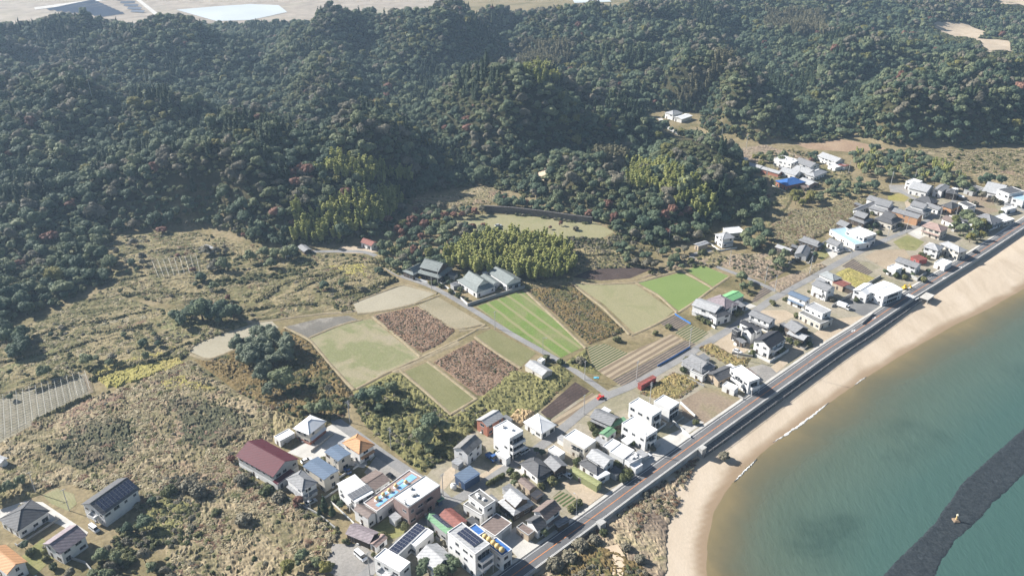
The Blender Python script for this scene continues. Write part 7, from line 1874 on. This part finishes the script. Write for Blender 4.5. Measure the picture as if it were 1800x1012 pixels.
# crossing and road marks
def mark(px, py, w, l, ang=43.0, name="road_marking"):
    p = PZ(px, py, V + 0.12); m = MB(); m.add([(-l / 2, -w / 2, 0), (l / 2, -w / 2, 0), (l / 2, w / 2, 0), (-l / 2, w / 2, 0)], [(0, 1, 2, 3)])
    o = m.build(name, WHITEP); o.location = (p.x, p.y, V + 0.138); o.rotation_euler = (0, 0, R(ang)); o["kind"] = "structure"
zc = PZ(1603, 521.5, V + .12)
import bisect
tdir = (ROAD[10] - ROAD[9]).normalized(); ndir = Vector((tdir.y, -tdir.x)); rang = math.degrees(math.atan2(tdir.y, tdir.x))
for k in range(7):
    c = zc.xy + ndir * (-2.5 + k * 0.85)
    m = MB(); m.add([(-2.0, -.26, 0), (2.0, -.26, 0), (2.0, .26, 0), (-2.0, .26, 0)], [(0, 1, 2, 3)])
    o = m.build("zebra_stripe", WHITEP); o.location = (*c, V + 0.138); o.rotation_euler = (0, 0, R(rang)); o["kind"] = "structure"
for px, py in ((1688,470),(1660,488.5),(1536,558.5),(1500,581)):
    p = PZ(px, py, V + .12)
    for a, b in (((-1.6, 0), (0, .55)), ((0, .55), (1.6, 0)), ((1.6, 0), (0, -.55)), ((0, -.55), (-1.6, 0))):
        m = MB(); d = Vector((b[0] - a[0], b[1] - a[1])); n = Vector((d.y, -d.x)).normalized() * .13
        m.add([(a[0] - n.x, a[1] - n.y, 0), (a[0] + n.x, a[1] + n.y, 0), (b[0] + n.x, b[1] + n.y, 0), (b[0] - n.x, b[1] - n.y, 0)], [(3, 2, 1, 0)])
        o = m.build("road_marking", WHITEP); o.location = (p.x, p.y, V + .138); o.rotation_euler = (0, 0, R(rang)); o["kind"] = "structure"
# beacon on the breakwater
bc = empty("beacon", PZ(1680, 915, 0.1)); bc.scale = (.62,) * 3; tag(bc, "yellow beacon post on a concrete foot on the breakwater", "beacon")
m = MB(); m.box(-1.6, 1.6, -1.6, 1.6, -.5, .8); m.box(-1.1, 1.1, -1.1, 1.1, .8, 1.2); m.build("base", plain("brown_concrete", (0.30, 0.22, 0.15), 0.9, 0.3), bc)
m = MB(); m.tube((0, 0, 1.2), (0, 0, 4.2), .45, .38, 12); m.build("post", BALL, bc)
m = MB(); m.tube((0, 0, 4.2), (0, 0, 4.4), .7, seg=12); m.tube((0, 0, 4.4), (0, 0, 5.1), .25, seg=10); m.build("lamp_head", plain("pale_beacon_head", (0.62, 0.58, 0.45), 0.6, 0.15), bc)
# trellised plots on the left
TREL = plain("trellis_wire", (0.52, 0.50, 0.44), 0.8, 0.15)
def trellis(px, label, step=2.4, hgt=1.7):
    P = [PZ(a, b) for a, b in px]; m = MB(); a, b, c, d = [q.xy for q in P]
    nu = max(3, int((b - a).length / step)); nv = max(3, int((d - a).length / step))
    for i in range(nu + 1):
        p = a.lerp(b, i / nu); q = d.lerp(c, i / nu); m.tube((*p, V + hgt), (*q, V + hgt), .07, seg=4, caps=False)
    for j in range(nv + 1):
        p = a.lerp(d, j / nv); q = b.lerp(c, j / nv); m.tube((*p, V + hgt), (*q, V + hgt), .07, seg=4, caps=False)
        for i in range(nu + 1):
            r_ = p.lerp(q, i / nu); m.tube((*r_, V), (*r_, V + hgt), .06, seg=4, caps=False)
    o = m.build("vine_trellis", TREL); tag(o, label, "trellis")
field("trellis_ground", [(-40,712),(150,656),(160,690),(-40,800)], ground_mat("trellis_ground", [(0.3, (0.24, 0.215, 0.15)), (0.7, (0.33, 0.30, 0.23))], 0.2, 1.0, 0.35))
trellis([(-40,712),(150,656),(160,690),(-40,798)], "vine trellis grid on the field at the left edge")
field("trellis_ground", [(268,462),(345,452),(352,482),(280,492)], MATS["trellis_ground"])
trellis([(268,462),(345,452),(352,482),(280,492)], "vine trellis grid beside the orchard hedge", 2.6)
# solar farm on the far plain
FARPANEL = plain("far_solar_panel", (0.11, 0.125, 0.16), 0.4, 0.15)
def solar_row(a, b, k):
    A, B = PZ(*a, V), PZ(*b, V); m = MB(); d = (B - A).xy.normalized(); n = Vector((-d.y, d.x))
    root = empty("solar_panel_row", (A.x, A.y, V)); tag(root, "long row of dark solar panels on the far plain", "solar panels", "solar panel rows on the far plain")
    L_ = (B - A).length
    m.slab([(0, 0, .8), (d.x * L_, d.y * L_, .8), (d.x * L_ + n.x * 5, d.y * L_ + n.y * 5, 3.0), (n.x * 5, n.y * 5, 3.0)], .15); m.build("panel", FARPANEL, root)
    q = MB()
    for t in np.arange(4, L_ - 2, 12): q.box(d.x * t - .2, d.x * t + .2, d.y * t - .2, d.y * t + .2, 0, 1.2)
    if q.f: q.build("stand", STEELM, root)
for k in range(8): solar_row((88 + k * 13, 20 + k * 1.6), (170 + k * 7, 3 + k * 3.2), k)
for k in range(5): solar_row((205 + k * 6, 2 + k * 5), (232 + k * 5, 1 + k * 5.6), k)
# ------------------------------------------------------------------ garden plants between the houses
def gp(px, py, kind, s, label, sy=1.0):
    p = PZ(px, py)
    if seg_dist(np.array([p.x]), np.array([p.y]), ROAD)[2][0] < 0: p = PZ(px, py, 2.6); p.z = float(beach_z(np.array([p.x]), np.array([p.y]))[0]) + .1
    plant(kind, int(px) % len(PROTO[kind]), (p.x, p.y, p.z - .1), px * 1.7, (s, s, s * sy), label)
for px, py, kind, s, lab in [
 (571,897,'pine',.75,"tall dark conifer, tallest of the row below the grey hipped house"), (585,905,'pine',.6,"rounded dark conifer second in the row below the grey hipped house"), (562,905,'pine',.5,"smallest dark conifer at the start of the row below the grey hipped house"), (600,893,'dark',.4,"dark bush at the corner of the white solar house"), (592,880,'shrub',1.4,"shrub between grey hipped house and white solar house"),
 (897,831,'shrub',1.3,"clipped round tree left of the pair beside the corner house"), (906,841,'shrub',1.5,"clipped round tree right of the pair beside the corner house"), (903,854,'mid',.35,"light green tree in the walled garden"),
 (943,797,'dark',.35,"dark tree left of the pair between corner house and garage"), (953,802,'dark',.4,"dark tree right of the pair between corner house and garage"), (970,850,'shrub',1.7,"brownish clipped hedge tree beside the flatbed pickup"), (956,944,'mid',.45,"round green tree at the kerb before the dark roofed house"),
 (1010,893,'shrub',1.3,"hedge bush at the end of the vegetable rows near the coast road"), (1018,886,'shrub',1.2,"second hedge bush beside the vegetable rows near the coast road"), (1003,898,'shrub',1.1,"kerbside hedge bush below the vegetable rows"),
 (1095,845,'shrub',1.6,"dark bush by the coast road below the bungalow"), (1103,838,'shrub',1.8,"taller dark bush by the coast road below the bungalow"), (1110,828,'shrub',1.3,"small dark bush beside the white container"), (1108,753,'shrub',1.3,"bush behind the small green roofed house"), (1040,752,'shrub',1.5,"bush beside the balcony house"),
 (1222,745,'shrub',1.2,"palm like bush in the sunken garden of the modern house"), (1372,620,'shrub',1.9,"round green bush beside the black roofed house"), (1229,562,'shrub',1.4,"left bush under the large white house with pale roof"), (1237,567,'shrub',1.4,"middle bush under the large white house with pale roof"), (1245,570,'shrub',1.3,"right bush under the large white house with pale roof"),
 (1300,553,'shrub',1.4,"bush at the lane edge below the mauve hipped house"), (1358,535,'shrub',1.4,"round bush by the lane before the blue grey roofed house"), (1400,557,'shrub',1.4,"bush behind the terrace of the pale flat roofed house"), (1428,568,'shrub',1.2,"bush beside the wide grey ground floor"),
 (1555,483,'dark',.4,"dark tree left of the house with three solar panels"), (1575,488,'shrub',1.7,"left bush below the white box front with solar neighbour"), (1590,491,'shrub',1.6,"middle bush below the white box front with solar neighbour"), (1603,487,'mid',.35,"right bush below the white box front with solar neighbour"), (1630,482,'dark',.4,"dark tree by the coast road beside the garden wall"), (1622,494,'shrub',1.6,"low shrub at the kerb beside the garden wall"),
 (1537,402,'dark',.45,"dark garden tree below the wide eaved house"), (1530,410,'mid',.4,"light garden tree below the wide eaved house"), (1545,413,'shrub',1.6,"bush below the wide eaved house"), (1455,430,'shrub',1.4,"bush beside the small lawn of the white house"), (1447,438,'mid',.4,"tree between long low house and little grey gabled house"), (1432,452,'dark',.4,"dark tree beside the white walled barn"),
 (1602,358,'shrub',1.8,"rounded shrub on the sandy lot of the upper village"), (1725,352,'brown',.75,"large leafless brown tree in the upper village garden"), (1712,362,'brownshrub',2.0,"brown shrub beside the leafless tree"), (1745,358,'brown',.6,"smaller leafless tree right of the large one"), (1700,420,'dark',.45,"dark tree at the grove corner"), (1760,385,'shrub',1.6,"bush by the coast road beside the grey hipped house"), (1735,325,'shrub',2.0,"bush behind the pale roofed long house"),
 (1338,298,'yellow',.8,"large yellow green tree beside the uppermost long shed"), (1322,330,'dark',.7,"dark tree left of the lowest long shed"), (1345,338,'mid',.6,"olive tree between long sheds and blue roof"), (1332,345,'shrub',2.0,"dense bush below the lowest long shed"), (1362,362,'shrub',1.9,"bush left of the reed field"), (1350,350,'red',.4,"small russet tree left of the reed field"),
 (1325,442,'dark',.9,"big dark tree right of the pale hipped hillside house"), (1312,430,'mid',.7,"olive tree behind the pale hipped hillside house"), (1235,448,'shrub',1.9,"bush beside the little pale shed"), (1215,462,'shrub',1.8,"bush at the foot of the knoll lane"),
 (792,515,'shrub',1.4,"garden bush left of the largest farmhouse"), (805,522,'shrub',1.5,"garden bush in front of the largest farmhouse"), (790,503,'dark',.4,"dark garden tree between the two farmhouses"), (738,492,'gold',.28,"small golden tree beside the sage tiled farmhouse"), (757,500,'shrub',1.2,"bush before the sage tiled farmhouse"), (775,505,'shrub',1.3,"bush by the white lane wall"), (820,528,'shrub',1.0,"bush at the wall corner by the green field"),
 (1020,640,'brownshrub',2.2,"brown bush between field lane and vegetable plot"), (1008,638,'shrub',1.5,"dark bush beside the field lane"), (1085,600,'shrub',1.6,"dark bush at the corner of the brown scrub field"), (1175,577,'shrub',1.4,"bush at the end of the tan soil rows"), (1152,588,'shrub',1.3,"green bush on the bank of the pale green field"), (960,633,'shrub',1.6,"bush beside the tiny white hut"), (985,640,'shrub',1.5,"bush behind the cream shed by the lane"),
 (935,415,'gold',.42,"golden tree at the lower edge of the meadow"), (967,403,'red',.3,"small dark red shrub on the meadow"), (986,397,'red',.4,"orange red small tree on the meadow below the wall"), (1012,405,'brownshrub',1.6,"low russet shrub on the meadow right of the red tree"), (850,405,'red',.6,"russet tree left of the parked meadow car"), (806,402,'gold',.35,"yellow tree at the left end of the meadow"),
 (380,905,'shrub',1.5,"lone dark bush on the tussock grass"), (350,942,'shrub',1.2,"dark bush on the lower tussock grass"), (430,920,'brownshrub',2.4,"reddish brown bush on the tussock grass"), (300,870,'shrub',2.2,"dark shrub beside the reddish thicket"), (330,862,'brownshrub',2.4,"reddish brown thicket left part behind solar roofed house"), (350,872,'brownshrub',2.6,"reddish brown thicket right part behind solar roofed house"), (270,890,'dark',.5,"dark tree right of the solar roofed house"), (408,815,'red',.45,"rust coloured bush beside the maroon hall corner"), (425,850,'brownshrub',2.2,"brown bush below the maroon hall"), (470,870,'shrub',2.0,"dark bush below the maroon hall gable"), (490,880,'brownshrub',2.0,"brown bush beside the low wall of the hipped house"),
 (46,965,'dark',.4,"dark tree on the bottom left lawn"), (55,975,'shrub',1.4,"bush on the bottom left lawn"), (20,868,'mid',.7,"broad bush at the left edge above the driveway"), (40,855,'mid',.6,"broad bush behind the driveway"), (-5,880,'mid',.8,"bush cut by the left edge above the driveway"),
 (1273,800,'brownshrub',1.8,"brown bush where the revetment begins"), (1060,940,'shrub',1.3,"green bush below the sea wall stair block"), (1020,965,'brownshrub',2.3,"tall brown bush under the sea wall"), (1000,985,'brownshrub',2.2,"brown bush left of the sandy path"), (975,1000,'brownshrub',2.4,"brown bush at the bottom edge under the sea wall"), (1045,955,'brownshrub',1.8,"greenish brown bush beside the stair block"), (1100,965,'brownshrub',1.5,"low brown bush right of the sandy path"), (1125,985,'brownshrub',1.6,"brown bush near the beach edge"), (1135,870,'brownshrub',1.0,"small bush on the pale seaward grass")]:
    gp(px, py, kind, s, lab)
for px in ([(858,853),(884,838)],):
    a, b = PZ(*px[0]), PZ(*px[1])
    n = 7
    hd = empty("hedge", (a.x, a.y, V)); tag(hd, "clipped dark hedge along the lane opposite the navy shed", "hedge")
    for k in range(n):
        q = a.lerp(b, k / (n - 1)); ob = link("hedge_bush", PROTO['shrub'][k % 3][0], hd); ob.location = (q.x - a.x, q.y - a.y, -.1); ob.scale = (.8, .8, 1.1)

# ------------------------------------------------------------------ yards: block walls and planting round the houses
YR = random.Random(21)
def free(x, y, skip, pad):
    for i, (hx, hy, a, hu, hv, lab, cat) in enumerate(HOUSES):
        if i == skip: continue
        dx, dy = x - hx, y - hy; lx = dx * math.cos(a) + dy * math.sin(a); ly = -dx * math.sin(a) + dy * math.cos(a)
        if abs(lx) < hu + pad and abs(ly) < hv + pad: return False
    P1 = (np.array([x]), np.array([y]))
    for L_, w in LANES:
        if seg_dist(*P1, L_)[0][0] < w / 2 + pad: return False
    d, _, s_ = seg_dist(*P1, ROAD)
    return not (d[0] < 5.0 + pad or s_[0] < 0)
for i, (hx, hy, a, hu, hv, lab, cat) in enumerate(list(HOUSES)):
    nw = len(lab.split())
    if cat in ('house', 'barn', 'building') and hx * hx + hy * hy > 0:
        place = lambda lx, ly: (hx + lx * math.cos(a) - ly * math.sin(a), hy + lx * math.sin(a) + ly * math.cos(a))
        if nw <= 12 and YR.random() < 0.6:
            g = YR.uniform(1.6, 3.2); k = YR.choice((0, 1))
            seg = [(-hu - g, hv), (-hu - g, -hv - g), (hu, -hv - g)] if k else [(-hu - g, -hv - g * .3), (-hu - g, -hv - g), (hu + g * .5, -hv - g), (hu + g * .5, -hv)]
            P_ = [place(*q) for q in seg]; ok = []
            for p, q in zip(P_, P_[1:]):
                if all(free(p[0] + (q[0] - p[0]) * t, p[1] + (q[1] - p[1]) * t, i, 0.5) for t in np.linspace(0, 1, 7)): ok.append((p, q))
            if ok:
                m = MB(); th = .09; hh = YR.choice((.8, 1.1, 1.4))
                for p, q in ok:
                    d = Vector((q[0] - p[0], q[1] - p[1])).normalized(); n = Vector((d.y, -d.x)) * th; e = d * .08
                    m.prism([Vector(p) - n, Vector(p) + n, Vector(q) + n + e, Vector(q) - n + e], V - .2, V + hh)
                o = m.build("garden_wall", YR.choice((GWALL, GWALL, WWALL))); tag(o, "low wall round the " + lab, "wall")
        if nw <= 11:
            nsh = YR.choice((1, 2, 3, 4, 5)); cnt = 0
            for t in range(20):
                if cnt >= nsh: break
                side = YR.choice('WSNE'); g = YR.uniform(.9, 2.4)
                lx, ly = {'W': (-hu - g, YR.uniform(-hv, hv)), 'E': (hu + g, YR.uniform(-hv, hv)), 'S': (YR.uniform(-hu, hu), -hv - g), 'N': (YR.uniform(-hu, hu), hv + g)}[side]
                x, y = place(lx, ly)
                if free(x, y, i, .7):
                    cnt += 1; kd = YR.choice(('shrub', 'shrub', 'shrub', 'brownshrub'))
                    s = YR.uniform(.6, 1.45)
                    gs_ = plant(kd, YR.randrange(len(PROTO[kd])), (x, y, V - .1), YR.random() * 6, (s, s, s * YR.uniform(.9, 1.3)), ("green" if kd == 'shrub' else "brownish") + " garden shrub of the " + lab, "garden shrubs of the " + lab); gs_.name = "garden_shrub"

# small sheds and carports in the gaps
SHED_ROOF = ('grey', 'pale', 'grey', 'white', 'brown', 'dark', 'pale', 'dark'); SHED_WALL = ('tin', 'white', 'wood', 'tan', 'grey')
made = []
for i, (hx, hy, a, hu, hv, lab, cat) in enumerate(list(HOUSES)):
    if cat not in ('house', 'barn', 'building') or len(lab.split()) > 10 or YR.random() < .25: continue
    for t in range(24):
        side = YR.choice('WSNE'); su, sv = YR.uniform(1.1, 1.9), YR.uniform(1.4, 2.6); g = YR.uniform(.4, 1.2) + max(su, sv)
        lx, ly = {'W': (-hu - g, YR.uniform(-hv, hv)), 'E': (hu + g, YR.uniform(-hv, hv)), 'S': (YR.uniform(-hu, hu), -hv - g), 'N': (YR.uniform(-hu, hu), hv + g)}[side]
        x, y = hx + lx * math.cos(a) - ly * math.sin(a), hy + lx * math.sin(a) + ly * math.cos(a)
        pad = max(su, sv) + .3
        if not free(x, y, i, pad) or any((x - q) ** 2 + (y - w) ** 2 < 25 for q, w in made): continue
        made.append((x, y)); root = empty("storage_shed", (x, y, V), a); hgt = YR.uniform(2.0, 2.6)
        rn, wnm = YR.choice(SHED_ROOF), YR.choice(SHED_WALL)
        m = MB(); m.box(-su, su, -sv, sv, -.2, hgt); m.build("wall", WA[wnm], root)
        m = MB(); m.slab([(-su - .2, -sv - .2, hgt + .12), (su + .2, -sv - .2, hgt + .12), (su + .2, sv + .2, hgt + .55), (-su - .2, sv + .2, hgt + .55)], .08); m.build("roof", RO[rn], root)
        m = MB(); m.box(-.6, .6, -sv - .05, -sv, 0, 1.9); m.build("door", SHUT, root)
        tag(root, "small %s storage shed by the %s" % ({'rust': 'red', 'dark': 'dark'}.get(rn, rn), lab), "shed")
        break
# ------------------------------------------------------------------ the air between
hm = bpy.data.materials.new("haze"); hm.use_nodes = True
hnt = hm.node_tree; hnt.nodes.clear()
ho = hnt.nodes.new("ShaderNodeOutputMaterial"); hv = hnt.nodes.new("ShaderNodeVolumePrincipled")
hv.inputs["Color"].default_value = (0.55, 0.76, 1.0, 1)
hv.inputs["Density"].default_value = 0.00014
hv.inputs["Anisotropy"].default_value = 0.2
hnt.links.new(hv.outputs[0], ho.inputs["Volume"])
mb = MB(); mb.box(-9600, 9600, -9600, 9600, -10.5, 212)
o = mb.build("haze", hm); o["kind"] = "stuff"
